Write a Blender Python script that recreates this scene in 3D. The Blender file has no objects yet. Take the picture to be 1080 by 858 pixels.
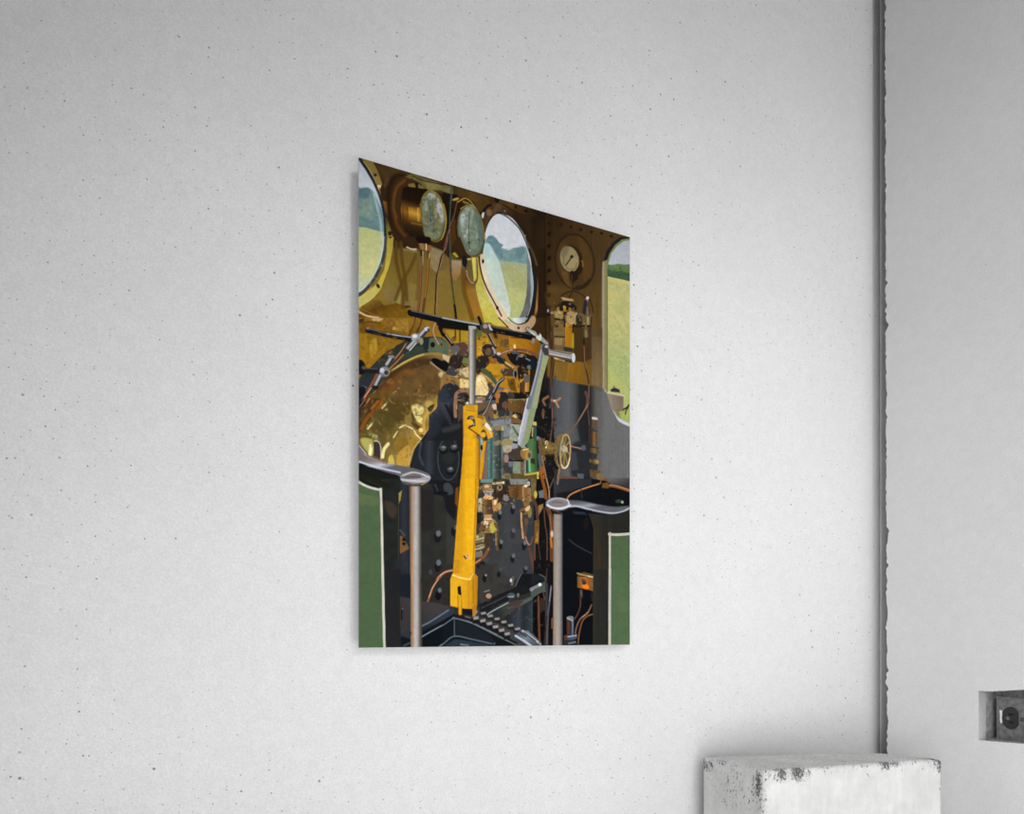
import bpy, bmesh, math, random
import numpy as np
from mathutils import Vector, noise as mnoise

# A photo print of a locomotive cab floats on a pitted plaster wall; beside it a rough-edged return wall with a
# sunk electrical outlet, and a chipped white plinth standing in the corner.  Metres, Z up, floor at 0.
S = bpy.context.scene
COL = S.collection
random.seed(4)

EYE = 0.75                  # height of the lens
WALL = 0.87995              # front face of the left (print) wall, y
SIDE = 1.1708               # front face of the right wall, x

# ------------------------------------------------------------------ helpers
def link(name, me, mat=None, parent=None):
    o = bpy.data.objects.new(name, me)
    COL.objects.link(o)
    if mat: me.materials.append(mat)
    if parent:
        o.parent = parent
        o.matrix_parent_inverse = parent.matrix_world.inverted()
    return o

def empty(name, loc):
    o = bpy.data.objects.new(name, None)
    COL.objects.link(o)
    o.empty_display_size = .05
    o.location = loc
    bpy.context.view_layer.update()
    return o

def tag(o, label=None, cat=None, kind=None):
    if label: o['label'] = label
    if cat: o['category'] = cat
    if kind: o['kind'] = kind
    return o

def bm_obj(name, bm, mat, parent=None, smooth=False):
    bmesh.ops.recalc_face_normals(bm, faces=bm.faces)
    me = bpy.data.meshes.new(name)
    bm.to_mesh(me); bm.free()
    for p in me.polygons: p.use_smooth = smooth
    return link(name, me, mat, parent)

def add_box(bm, x0, x1, y0, y1, z0, z1):
    v = [bm.verts.new(c) for c in ((x0,y0,z0),(x1,y0,z0),(x1,y1,z0),(x0,y1,z0),(x0,y0,z1),(x1,y0,z1),(x1,y1,z1),(x0,y1,z1))]
    for f in ((0,3,2,1),(4,5,6,7),(0,1,5,4),(1,2,6,5),(2,3,7,6),(3,0,4,7)):
        bm.faces.new([v[i] for i in f])
    return v

def new_mat(name):
    m = bpy.data.materials.new(name); m.use_nodes = True
    nt = m.node_tree
    return m, nt, nt.nodes['Principled BSDF']

def N(nt, kind, **kw):
    n = nt.nodes.new(kind)
    for k, v in kw.items(): setattr(n, k, v)
    return n

def ramp(nt, src, stops):
    r = N(nt, 'ShaderNodeValToRGB')
    e = r.color_ramp.elements
    while len(e) < len(stops): e.new(.5)
    for el, (p, c) in zip(e, stops):
        el.position = p; el.color = (c, c, c, 1) if isinstance(c, (int, float)) else (*c, 1)
    nt.links.new(src, r.inputs[0])
    return r.outputs[0]

def math_n(nt, op, a, b=None):
    n = N(nt, 'ShaderNodeMath', operation=op)
    for i, v in enumerate((a, b)):
        if v is None: continue
        if isinstance(v, (int, float)): n.inputs[i].default_value = v
        else: nt.links.new(v, n.inputs[i])
    return n.outputs[0]

def mix(nt, fac, a, b):
    n = N(nt, 'ShaderNodeMix', data_type='RGBA')
    for s, v in ((n.inputs[0], fac), (n.inputs[6], a), (n.inputs[7], b)):
        if isinstance(v, (int, float)): s.default_value = v
        elif isinstance(v, tuple): s.default_value = (*v, 1)
        else: nt.links.new(v, s)
    return n.outputs[2]

# ------------------------------------------------------------------ materials
def plaster(name, base, pits):
    m, nt, p = new_mat(name)
    co = N(nt, 'ShaderNodeTexCoord').outputs['Object']
    def noise(scale, detail=2, rough=.5):
        n = N(nt, 'ShaderNodeTexNoise'); n.inputs['Scale'].default_value = scale
        n.inputs['Detail'].default_value = detail; n.inputs['Roughness'].default_value = rough
        nt.links.new(co, n.inputs['Vector']); return n.outputs['Fac']
    cloud = ramp(nt, noise(2.2, 4), [(.3, .955), (.7, 1.035)])
    grain = ramp(nt, noise(520, 2, .7), [(.25, .90), (.75, 1.08)])
    mott = ramp(nt, noise(60, 3, .6), [(.3, .975), (.7, 1.02)])
    def mul(a, b):
        n = N(nt, 'ShaderNodeMix', data_type='RGBA', blend_type='MULTIPLY'); n.inputs[0].default_value = 1
        for s, v in ((n.inputs[6], a), (n.inputs[7], b)):
            if isinstance(v, tuple): s.default_value = (*v, 1)
            else: nt.links.new(v, s)
        return n.outputs[2]
    colr = mul(mul(mul((base, base, base*1.004), cloud), grain), mott)
    # little air-bubble pits: one candidate per cell, kept where a cloud field allows it, each with its own radius
    total = None
    sx = N(nt, 'ShaderNodeSeparateXYZ'); nt.links.new(co, sx.inputs[0])
    flat = N(nt, 'ShaderNodeCombineXYZ')            # the wall's own plane: along it and up it
    nt.links.new(math_n(nt, 'ADD', sx.outputs[0], sx.outputs[1]), flat.inputs[0]); nt.links.new(sx.outputs[2], flat.inputs[1])
    for scale, keep, r0, r1, ccl in pits:
        v = N(nt, 'ShaderNodeTexVoronoi', feature='F1', voronoi_dimensions='2D'); v.inputs['Scale'].default_value = scale
        v.inputs['Randomness'].default_value = 1
        nt.links.new(flat.outputs[0], v.inputs['Vector'])
        sep = N(nt, 'ShaderNodeSeparateColor'); nt.links.new(v.outputs['Color'], sep.inputs[0])
        clus = math_n(nt, 'MULTIPLY', ramp(nt, noise(ccl, 1), [(.40, 0.0), (.62, 1.0)]), keep)
        on = math_n(nt, 'LESS_THAN', sep.outputs[0], clus)
        rad = math_n(nt, 'ADD', math_n(nt, 'MULTIPLY', math_n(nt, 'POWER', sep.outputs[1], 3), (r1-r0)*scale), r0*scale)
        q = math_n(nt, 'DIVIDE', v.outputs['Distance'], rad)
        dot = ramp(nt, q, [(.55, 1.0), (1.0, 0.0)])
        d = math_n(nt, 'MULTIPLY', math_n(nt, 'MULTIPLY', dot, on), math_n(nt, 'ADD', math_n(nt, 'MULTIPLY', sep.outputs[2], .5), .5))
        total = d if total is None else math_n(nt, 'MAXIMUM', total, d)
    colr = mix(nt, total, colr, (.15, .15, .15))
    nt.links.new(colr, p.inputs['Base Color'])
    p.inputs['Roughness'].default_value = .9
    p.inputs['Specular IOR Level'].default_value = .15
    h = math_n(nt, 'SUBTRACT', noise(300, 3), math_n(nt, 'MULTIPLY', total, 2.0))
    b = N(nt, 'ShaderNodeBump'); b.inputs['Strength'].default_value = .12; b.inputs['Distance'].default_value = .002
    nt.links.new(h, b.inputs['Height']); nt.links.new(b.outputs[0], p.inputs['Normal'])
    return m

def plain(name, col, rough=.6, metal=0.0, var=.15, scale=80, spec=.3):
    m, nt, p = new_mat(name)
    co = N(nt, 'ShaderNodeTexCoord').outputs['Object']
    n = N(nt, 'ShaderNodeTexNoise'); n.inputs['Scale'].default_value = scale; n.inputs['Detail'].default_value = 4
    nt.links.new(co, n.inputs['Vector'])
    lo = tuple(c*(1-var) for c in col); hi = tuple(min(1, c*(1+var)) for c in col)
    nt.links.new(ramp(nt, n.outputs['Fac'], [(.3, lo), (.7, hi)]), p.inputs['Base Color'])
    p.inputs['Roughness'].default_value = rough; p.inputs['Metallic'].default_value = metal
    p.inputs['Specular IOR Level'].default_value = spec
    return m

M_LEFT = plaster('pitted_plaster', .76, [(32, 1.15, .0008, .0020, 3.1), (62, .6, .0007, .0012, 4.5)])
M_RIGHT = plaster('fine_plaster', .755, [(26, .22, .0006, .0013, 3.5)])
M_CUT = plaster('dark_cut_plaster', .50, [(70, .2, .0005, .001, 9)])  # darker tone for the cut sides of the outlet hole
M_JOINT = plaster('joint_filler', .85, [(60, .1, .0004, .0008, 3)])
M_FLOOR = plain('concrete_floor', (.34, .335, .33), .8, scale=14)
M_ALU = plain('panel_aluminium', (.55, .55, .56), .4, .6, .05)
M_MOUNT = plain('mount_wood', (.30, .29, .28), .8)
M_STEEL = plain('galvanised_steel', (.42, .42, .42), .5, .35, .35, 120)
M_COVER = plain('tarnished_cover', (.185, .185, .185), .55, .2, .35, 160)
M_BLACK = plain('black_bakelite', (.022, .022, .022), .4, 0, .4, 300, .5)
M_SLOT = plain('slot_black', (.006, .006, .006), .8)
M_SCREW = plain('screw_steel', (.10, .10, .10), .4, .6)
M_MARK = plain('mark_white', (.85, .85, .84), .7, 0, .05)

# ------------------------------------------------------------------ the printed picture
# ---- the printed picture: flat shapes in millimetres of the print (x from its left edge, y down from its top) ----
def spline(pts, closed, n=6):
    P = np.array(pts, float); N = len(P)
    if N < 3: return P
    if closed:
        a, b, c, d = np.roll(P, 1, 0), P, np.roll(P, -1, 0), np.roll(P, -2, 0)
    else:
        Q = np.vstack([2*P[0]-P[1], P, 2*P[-1]-P[-2]])
        a, b, c, d = Q[:-3], Q[1:-2], Q[2:-1], Q[3:]
    t = (np.arange(n)/n)[None, :, None]
    a, b, c, d = (v[:, None, :] for v in (a, b, c, d))
    r = .5*((2*b)+(c-a)*t+(2*a-5*b+4*c-d)*t*t+(3*b-a-3*c+d)*t**3)
    r = r.reshape(-1, 2)
    return r if closed else np.vstack([r, P[-1]])

def noise_field(h, w, cy, cx, seed):
    rng = np.random.RandomState(seed)
    gy, gx = int(h/cy)+3, int(w/cx)+3
    G = rng.rand(gy, gx)
    y, x = np.arange(h)/cy, np.arange(w)/cx
    iy, ix = y.astype(int), x.astype(int)
    fy, fx = y-iy, x-ix
    fy, fx = fy*fy*(3-2*fy), fx*fx*(3-2*fx)
    A = G[iy][:, ix]; B = G[iy][:, ix+1]; C_ = G[iy+1][:, ix]; D = G[iy+1][:, ix+1]
    fx = fx[None, :]; fy = fy[:, None]
    return (A*(1-fx)+B*fx)*(1-fy)+(C_*(1-fx)+D*fx)*fy

def scatter(img, P, cols, size, n, opac, seed, res):
    # short dabs of the given colours, thrown inside the outline P
    rng = np.random.RandomState(seed)
    lo, hi = P.min(0), P.max(0); k = 0; H, W = img.shape[:2]
    A, B = P, np.roll(P, -1, 0)
    while k < n:
        q = lo+rng.rand(2)*(hi-lo)
        c = ((A[:, 1] > q[1]) != (B[:, 1] > q[1])) & (q[0] < (B[:, 0]-A[:, 0])*(q[1]-A[:, 1])/(B[:, 1]-A[:, 1]+1e-12)+A[:, 0])
        r = rng.rand(4)
        if c.sum() % 2 == 0: continue
        k += 1
        L, Wd, an = size*(.6+1.4*r[0]), size*(.35+.4*r[1]), r[2]*3.14159
        col = np.array(cols[int(r[3]*len(cols)) % len(cols)], float)
        x0, x1 = max(0, int((q[0]-L-1)*res)), min(W, int((q[0]+L+1)*res)+2)
        y0, y1 = max(0, int((q[1]-L-1)*res)), min(H, int((q[1]+L+1)*res)+2)
        if x1 <= x0 or y1 <= y0: continue
        X, Y = np.meshgrid(np.arange(x0, x1)/res-q[0], np.arange(y0, y1)/res-q[1])
        a = (X*math.cos(an)+Y*math.sin(an))/L; b = (Y*math.cos(an)-X*math.sin(an))/Wd
        m = np.clip(1.4*(1-a*a-b*b), 0, 1)[..., None]*opac
        img[y0:y1, x0:x1] = img[y0:y1, x0:x1]*(1-m)+col*m

def paint(ops, pw, ph, res):
    W, H = int(round(pw*res))+1, int(round(ph*res))+1
    img = np.zeros((H, W, 3)); img[:] = (50, 35, 16)
    nz = [noise_field(H, W, 3*res, 3*res, 1), noise_field(H, W, 8*res, 6*res, 2), noise_field(H, W, 22*res, 16*res, 3),
          noise_field(H, W, 40*res, 3*res, 4), noise_field(H, W, 3*res, 22*res, 5)]
    for op in ops:
        kind, pts, col, width, soft, opac, smooth, nk, na = op
        P = np.array(pts, float)
        if kind == 'd':
            scatter(img, P, col, width, int(soft), opac, nk, res); continue
        if smooth: P = spline(P, kind == 'p')
        pad = soft+width/2+1
        x0 = max(0, int((P[:, 0].min()-pad)*res)); x1 = min(W, int((P[:, 0].max()+pad)*res)+2)
        y0 = max(0, int((P[:, 1].min()-pad)*res)); y1 = min(H, int((P[:, 1].max()+pad)*res)+2)
        if x1 <= x0 or y1 <= y0: continue
        X, Y = np.meshgrid(np.arange(x0, x1)/res, np.arange(y0, y1)/res)
        A = P; B = np.roll(P, -1, 0)
        if kind == 's': A, B = P[:-1], P[1:]
        dmin = np.full(X.shape, 1e9); inside = np.zeros(X.shape, bool)
        for (ax, ay), (bx, by) in zip(A, B):
            ex, ey = bx-ax, by-ay
            L = ex*ex+ey*ey+1e-12
            t = np.clip(((X-ax)*ex+(Y-ay)*ey)/L, 0, 1)
            d = (X-ax-t*ex)**2+(Y-ay-t*ey)**2
            np.minimum(dmin, d, out=dmin)
            if kind == 'p':
                c = ((ay > Y) != (by > Y))
                if c.any() and abs(ey) > 1e-12:
                    inside ^= c & (X < ex*(Y-ay)/ey+ax)
        d = np.sqrt(dmin)
        sd = np.where(inside, -d, d) if kind == 'p' else d-width/2
        s = max(soft, 1.0/res)
        m = np.clip(.5-sd/s, 0, 1)
        m = m*m*(3-2*m)*opac
        if isinstance(col[0], (int, float)):
            c = np.empty(X.shape+(3,)); c[:] = col
        else:
            (gx0, gy0, c0), (gx1, gy1, c1) = col[0], col[-1]
            dx, dy = gx1-gx0, gy1-gy0; L = dx*dx+dy*dy+1e-12
            t = ((X-gx0)*dx+(Y-gy0)*dy)/L
            ts = [((g[0]-gx0)*dx+(g[1]-gy0)*dy)/L for g in col]
            c = np.stack([np.interp(t, ts, [g[2][k] for g in col]) for k in range(3)], -1)
        if na:
            c = np.clip(c*(1+na*(nz[nk][y0:y1, x0:x1, None]-.5)*2), 0, 255)
        img[y0:y1, x0:x1] = img[y0:y1, x0:x1]*(1-m[..., None])+c*m[..., None]
    fine = noise_field(H, W, 1.3*res, 1.3*res, 7)+noise_field(H, W, 4*res, 4*res, 8)-1
    img = img*(1+.055*fine[..., None])
    g = (img@np.array([.3, .59, .11]))[..., None]
    return np.clip(g+(img-g)*.88, 0, 255)


ART = [
('p','-2.7,-6.3 301.4,-96.6 301.4,256.4 -2.7,300.1',[(128,-32,(52,36,17)),(128,62,(60,41,17)),(128,99,(104,86,38)),(128,156,(134,108,36)),(128,206,(158,112,22)),(128,281,(150,96,14))],0.00,0.63,1,0,2,0.06),
('p','-2.7,-6.3 50.5,-3.9 114.6,8.8 240.5,7.4 240.5,56.3 -2.7,113.9',(50,33,15),0.00,10.18,1,0,2,0.1),
('p','243.5,-10.6 416.4,-8.1 416.4,211.4 218.5,242.1 234.6,107.8',[(240,27,(34,22,10)),(301,12,(62,42,18)),(382,76,(84,62,30))],0.00,8.75,1,0,3,0.06),
('p','261.4,102.0 365.7,79.7 365.7,222.0 261.4,238.1',[(301,93,(84,60,24)),(301,155,(96,68,26)),(301,229,(120,84,24))],0.00,11.74,1,0,3,0.06),
('p','234.6,57.7 266.0,50.3 266.0,254.8 234.6,259.4',[(235,108,(44,30,12)),(266,108,(36,23,9))],0.00,4.23,1,0,3,0.075),
('p','262.9,229.9 279.7,232.6 365.7,230.4 416.4,268.4 416.4,410.9 262.9,422.1',[(263,302,(30,31,34)),(283,302,(72,73,76)),(308,302,(84,85,88)),(324,302,(34,36,40)),(336,302,(40,42,44)),(356,302,(92,92,94)),(406,302,(98,98,102))],0.00,2.97,1,0,3,0.04),
('p','264.5,341.8 339.6,319.9 352.6,367.0 352.6,422.5 264.5,428.6',[(301,324,(46,50,54)),(301,419,(26,28,32))],0.00,11.75,0.9,0,0,0),
('p','-0.4,287.9 270.5,247.4 273.6,622.4 -0.4,618.2',(26,27,29),0.00,2.59,1,0,0,0),
('p','114.6,407.9 270.5,354.6 273.6,622.4 114.6,620.0',[(128,457,(44,45,44)),(197,457,(58,60,62)),(263,457,(52,54,58))],0.00,4.06,1,0,2,0.06),
('p','267.5,388.3 365.7,379.7 365.7,623.9 267.5,622.4',(10,13,18),0.00,2.94,1,0,0,0),
('p','6.8,405.2 114.6,395.5 114.6,620.0 6.8,618.3',[(7,464,(34,36,30)),(41,464,(30,34,34)),(57,464,(40,44,50)),(115,464,(36,36,36))],0.00,0.99,1,0,1,0.075),
('p','18.7,-0.1 35.7,-0.9 64.3,0.0 82.0,1.1 131.9,-2.2 131.9,12.9 82.0,17.7 59.2,3.3 46.8,11.6 35.7,19.5 29.6,18.8',(66,45,20),0.00,2.48,1,0,1,0.1),
('p','26.0,6.7 35.7,17.1 46.8,8.0 64.3,0.0 48.0,-0.8',(78,56,26),0.00,4.88,0.6,1,0,0),
('p','32.1,20.6 35.7,15.9 39.4,17.3 36.9,24.0 32.1,29.0',(92,66,34),0.00,3.03,0.7,1,0,0),
('p','-0.6,2.5 9.1,13.9 17.5,25.8 24.8,39.3 29.0,52.5 31.6,67.4 32.3,91.2 -0.6,99.2',[(8,4,(172,180,192)),(8,36,(196,205,212))],0.00,0.48,1,0,0,0),
('p','-0.6,40.3 3.2,38.6 10.3,34.3 16.3,35.7 20.5,40.5 24.8,48.9 29.0,57.3 31.4,68.7 32.1,85.3 -0.6,93.3',(108,138,140),0.00,1.67,1,1,0,0.0525),
('p','-0.6,40.3 6.8,35.9 13.9,36.3 11.5,46.5 3.2,49.9 -0.6,49.7',(82,114,124),0.00,2.96,1,1,0,0.07),
('p','3.2,54.6 13.9,49.4 18.7,60.0 16.3,72.5 4.4,73.2 -0.6,69.8',(128,150,132),0.00,4.76,0.8,1,0,0.07),
('p','-0.6,74.5 11.5,73.7 23.6,74.3 30.8,82.0 15.1,85.9 -0.6,86.9',(98,130,132),0.00,2.98,0.8,1,0,0.0525),
('p','-0.6,86.5 9.1,85.0 19.9,85.3 32.1,85.3 32.1,97.3 -0.6,105.1',(184,190,122),0.00,0.76,1,0,0,0.021),
('s','19.3,40.8 23.6,56.4 27.4,72.1 29.9,93.0',(176,204,216),3.13,3.13,0.65,1,0,0),
('p','3.2,0.2 18.7,0.2 24.2,9.6 28.4,19.2 30.2,24.7 27.4,29.0 26.0,36.6 27.4,41.0 24.8,36.9 19.9,25.1 10.3,8.8',(122,102,44),0.00,0.58,1,0,2,0.075),
('s','6.5,4.2 13.9,12.5 21.7,25.8',(190,172,78),1.67,0.76,0.85,1,0,0),
('s','18.7,0.5 24.8,10.7 30.2,24.1',(60,42,18),0.96,0.77,1,1,0,0),
('p','16.9,17.6 24.2,16.8 28.4,24.0 24.8,28.6 20.5,26.2',(148,118,56),0.00,2.64,0.7,1,0,0),
('p','23.3,27.8 28.6,26.3 27.2,32.1 24.8,32.7',(236,212,150),0.00,0.96,1,0,0,0),
('s','26.2,30.6 26.9,38.7 28.4,44.3',(150,112,44),1.69,0.96,1,1,0,0),
('p','30.2,45.6 36.3,45.8 37.6,55.1 36.3,65.0 32.7,56.4',[(33,45,(140,92,22)),(33,63,(88,56,16))],0.00,1.94,1,0,0,0),
('p','32.1,66.1 35.7,65.2 43.7,88.4 43.7,101.7 35.7,103.6 33.5,84.9',[(34,65,(70,50,20)),(34,80,(120,104,36)),(42,95,(150,130,44))],0.00,0.78,1,0,0,0),
('s','-0.4,0.3 9.1,9.2 17.5,21.6 24.8,36.3 29.6,51.2 32.7,68.4 34.0,92.0',(28,36,48),2.88,0.67,1,1,0,0),
('s','32.1,91.3 30.8,66.4 27.4,50.6 22.9,37.4 16.3,23.8',(96,120,134),0.60,0.48,0.6,1,0,0),
('p','22.8,15.3 22.6,16.3 21.9,17.2 20.9,17.7 19.9,17.7 19.2,17.2 19.0,16.4 19.2,15.3 19.9,14.4 20.9,13.9 21.9,13.9 22.6,14.4',(34,26,18),0.00,0.58,1,1,0,0),
('p','42.1,84.0 41.8,85.5 40.9,86.8 39.6,87.5 38.4,87.4 37.5,86.6 37.2,85.2 37.5,83.7 38.4,82.4 39.6,81.7 40.9,81.8 41.8,82.7',(34,32,20),0.00,0.58,1,1,0,0),
('s','75.5,37.7 76.3,53.0 74.1,67.1 69.2,77.8 62.5,83.5 54.9,83.3 47.7,77.3 41.9,66.5 38.3,52.6 37.6,37.6 39.7,23.7 44.4,13.0 51.0,7.2 58.5,7.1 65.9,12.9 71.8,23.6 75.5,37.7',(34,20,8),4.93,4.93,0.75,1,0,0),
('p','41.9,37.1 46.8,18.9 59.2,5.7 74.4,6.3 82.0,14.0 64.3,20.1 53.0,46.2 54.2,67.7 64.3,81.0 56.7,85.3 46.8,76.8 41.2,58.9',(62,38,14),0.00,2.71,1,1,0,0),
('s','48.0,62.0 44.3,48.5 48.0,25.8 59.2,11.8',(112,66,20),3.43,3.19,0.8,1,0,0),
('s','59.2,83.4 49.3,71.4 44.3,53.3',(104,62,18),2.94,3.19,0.8,1,0,0),
('p','59.9,7.3 71.8,-0.3 87.2,1.5 101.4,2.5 121.2,4.5 122.5,9.1 105.3,12.6 94.9,15.4 87.2,16.3 80.8,10.7 69.3,7.7',(104,92,46),0.00,1.77,1,1,0,0.105),
('p','82.0,4.2 102.7,2.1 121.2,4.5 119.8,11.1 105.3,10.7 89.8,15.6',(126,116,62),0.00,1.22,1,0,0,0.0875),
('s','69.3,2.9 82.0,5.4 94.9,4.3 115.9,3.4',(40,30,14),1.51,1.01,0.8,1,0,0),
('p','63.6,15.4 74.4,11.0 83.3,13.4 85.9,16.0 74.4,17.3 64.3,18.7',(130,108,44),0.00,0.80,1,0,0,0),
('p','71.8,11.3 76.9,9.9 77.6,16.5 73.8,17.5',(30,18,8),0.00,0.80,1,0,0,0),
('p','56.7,22.2 61.8,19.0 89.8,15.0 82.0,27.5 80.1,44.0 82.0,65.6 89.8,77.2 69.3,82.2 59.2,77.4 54.9,67.5 54.0,50.8 54.9,34.8',[(68,19,(26,14,6)),(68,36,(34,20,8)),(68,43,(92,58,16)),(68,52,(150,98,20)),(68,59,(100,62,16)),(68,69,(52,32,12)),(68,81,(30,18,8))],0.00,0.99,1,0,3,0.05),
('p','62.4,45.0 79.5,41.7 80.8,61.0 64.3,63.9',[(71,43,(130,86,20)),(71,51,(206,146,38)),(71,57,(150,100,24)),(71,62,(90,58,16))],0.00,2.24,1,0,3,0.06),
('s','76.9,43.0 76.3,49.9 77.6,59.4',(236,178,50),1.75,1.00,0.7,1,0,0),
('s','62.8,45.5 63.6,58.0',(60,38,12),0.99,0.79,1,1,0,0),
('s','56.7,46.4 57.4,65.7',(40,24,10),0.99,0.79,0.7,1,0,0),
('s','68.1,64.2 80.8,63.5',(150,112,34),2.00,1.75,0.7,1,0,0),
('p','110.6,0.5 122.5,1.0 178.5,1.0 178.5,14.5 168.7,22.1 161.8,26.5 154.9,14.3 144.0,10.9 125.2,14.7 110.6,22.3',[(124,6,(66,48,18)),(151,12,(88,64,24)),(176,9,(72,50,18))],0.00,1.84,1,0,1,0.1),
('p','110.6,3.7 122.5,2.2 125.2,10.9 118.5,12.7 110.6,11.8',(112,102,54),0.00,0.82,1,0,0,0.0875),
('p','110.6,13.6 131.9,11.0 129.2,21.1 125.2,33.5 118.5,62.7 110.6,59.7',(24,16,8),0.00,1.81,1,0,0,0),
('p','118.5,24.0 133.2,16.3 142.7,17.6 135.9,30.7 133.2,49.0 135.9,66.0 141.3,83.6 123.8,87.7 118.5,62.7 126.5,38.1',(44,26,10),0.00,1.82,1,1,0,0),
('p','121.2,52.0 130.5,44.7 133.2,59.1 137.2,73.2 142.7,84.5 121.2,89.6',(76,46,14),0.00,3.12,1,1,0,0),
('p','123.8,18.8 130.5,14.7 134.5,15.3 130.5,18.3 125.2,20.7',(176,156,70),0.00,0.83,1,0,0,0),
('p','137.2,16.5 145.4,16.8 154.9,19.4 150.8,20.5 139.9,19.5',(130,108,34),0.00,0.84,1,0,0,0),
('p','178.5,1.0 186.9,0.6 206.9,0.5 262.9,-1.1 262.9,11.0 221.4,11.1 198.3,5.4 178.5,15.7',[(181,3,(60,42,16)),(207,7,(86,58,20)),(251,7,(36,22,10))],0.00,1.10,1,0,0,0.0875),
('p','184.1,0.7 191.2,0.8 192.6,4.3 186.9,7.1',(24,20,14),0.00,0.86,1,0,0,0),
('p','219.0,3.8 218.8,5.1 218.0,6.1 217.0,6.7 216.0,6.6 215.3,6.0 215.0,4.9 215.3,3.6 216.0,2.6 217.0,2.0 218.0,2.0 218.8,2.7',(26,16,8),0.00,0.88,1,1,0,0),
('p','235.8,5.3 235.4,6.5 234.4,7.5 233.1,8.1 231.8,8.2 230.8,7.7 230.5,6.7 230.8,5.6 231.8,4.6 233.1,3.9 234.4,3.9 235.4,4.4',(26,16,8),0.00,0.89,1,1,0,0),
('p','168.7,32.4 172.9,18.5 184.1,8.5 198.3,8.0 215.6,13.9 230.2,27.2 240.5,43.1 250.9,64.5 236.0,67.9 227.2,48.9 206.9,22.6 191.2,20.2 178.5,28.6 171.5,47.0 168.7,50.3',[(172,25,(64,44,24)),(187,15,(96,66,36)),(216,18,(44,30,16)),(236,49,(40,28,16))],0.00,1.09,1,1,1,0.06),
('s','170.1,34.6 174.3,22.0 181.3,13.7',(70,46,24),5.36,2.14,0.9,1,0,0),
('p','181.3,21.4 180.7,24.0 179.2,26.2 177.1,27.4 175.0,27.3 173.5,25.9 172.9,23.6 173.5,21.0 175.0,18.8 177.1,17.6 179.2,17.8 180.7,19.1',(126,86,54),0.00,2.95,1,1,0,0),
('s','168.0,23.6 174.3,14.9 179.9,11.5',(22,20,22),2.68,1.07,1,1,0,0),
('p','164.6,33.4 167.3,25.1 170.1,24.3 168.7,32.4',(206,214,232),0.00,0.85,1,0,0,0),
('p','202.0,10.9 201.5,12.3 200.2,13.6 198.3,14.4 196.4,14.6 195.1,14.0 194.6,12.8 195.1,11.4 196.4,10.1 198.3,9.3 200.2,9.1 201.5,9.7',(58,50,40),0.00,0.87,1,1,0,0),
('p','201.7,14.2 201.6,14.8 201.1,15.4 200.4,15.7 199.8,15.7 199.3,15.4 199.2,14.9 199.3,14.2 199.8,13.7 200.4,13.4 201.1,13.4 201.6,13.7',(140,126,100),0.00,0.65,1,1,0,0),
('p','232.8,40.5 232.6,41.1 232.2,41.5 231.6,41.8 231.0,41.8 230.6,41.6 230.5,41.1 230.6,40.5 231.0,40.0 231.6,39.7 232.2,39.7 232.6,40.0',(150,130,60),0.00,0.67,1,1,0,0),
('p','191.6,20.3 209.8,20.8 223.6,32.1 233.1,46.2 239.9,69.7 242.7,102.1 239.0,134.6 230.2,157.4 219.9,167.2 205.5,166.1 192.6,155.6 178.5,130.1 171.5,106.0 168.7,78.4 171.5,50.9 179.9,30.8',[(203,19,(205,209,214)),(203,60,(210,214,220)),(203,115,(190,200,160))],0.00,0.88,1,1,0,0),
('p','172.2,59.7 178.5,55.6 186.9,54.8 192.6,59.9 198.3,61.1 195.5,65.7 201.2,66.3 206.9,66.9 212.7,62.3 221.4,58.9 228.7,56.5 234.6,59.0 235.3,80.0 221.4,81.2 206.9,82.8 192.6,84.5 186.9,79.3 178.5,67.1 170.1,70.4',(122,154,158),0.00,1.31,1,1,0,0.0525),
('p','175.7,55.0 184.1,52.9 191.2,60.2 196.9,62.8 192.6,67.7 198.3,70.2 195.5,81.2 188.4,76.4 181.3,66.5 174.3,63.0',(98,134,142),0.00,1.30,1,1,0,0.077),
('p','198.3,70.2 212.7,64.2 230.2,57.4 232.4,79.3 206.9,81.2 198.3,81.9',(116,148,148),0.00,1.92,1,0,0,0.07),
('p','218.5,62.8 228.7,56.5 231.6,63.7 224.3,73.3 217.0,72.3',(88,124,132),0.00,2.77,0.7,1,0,0),
('p','191.2,84.1 206.9,82.2 236.0,79.5 236.8,125.8 230.2,161.4 186.9,169.6 186.9,105.1',[(207,81,(158,168,128)),(207,101,(168,172,120)),(210,139,(182,187,116))],0.00,0.88,1,0,0,0.035),
('p','201.2,89.0 215.6,87.0 230.2,98.2 231.6,116.3 215.6,114.5 204.0,104.0',(166,166,98),0.00,6.89,0.6,1,0,0),
('p','205.5,121.8 221.4,115.9 228.7,124.8 221.4,142.1 209.8,147.0',(188,192,112),0.00,6.89,0.6,1,0,0.035),
('p','168.7,65.6 177.1,64.9 186.9,78.0 192.6,87.1 198.3,105.2 204.0,124.8 209.1,144.5 206.9,165.8 186.9,146.4 178.5,127.5 170.1,96.0 168.0,78.6',[(176,67,(176,208,206)),(181,93,(188,212,198)),(198,129,(194,208,194)),(204,153,(206,216,204))],0.00,1.30,1,0,1,0.02),
('p','170.1,87.1 181.3,87.1 184.1,105.7 178.5,117.3 172.9,99.2',(206,222,206),0.00,5.36,0.6,1,0,0),
('p','233.8,60.5 239.7,77.6 242.7,95.5 242.7,114.0 239.7,133.1 233.1,152.9 221.4,157.8 228.7,143.2 232.8,126.6 234.6,107.8 234.6,85.4',[(235,81,(112,128,126)),(239,94,(116,120,118)),(236,121,(92,92,88)),(230,148,(104,106,110))],0.00,1.12,1,0,0,0.0525),
('p','240.5,84.1 244.2,101.8 243.2,121.8 239.0,135.9 240.5,114.5 239.7,97.4',(158,176,190),0.00,1.34,0.8,1,0,0),
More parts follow.
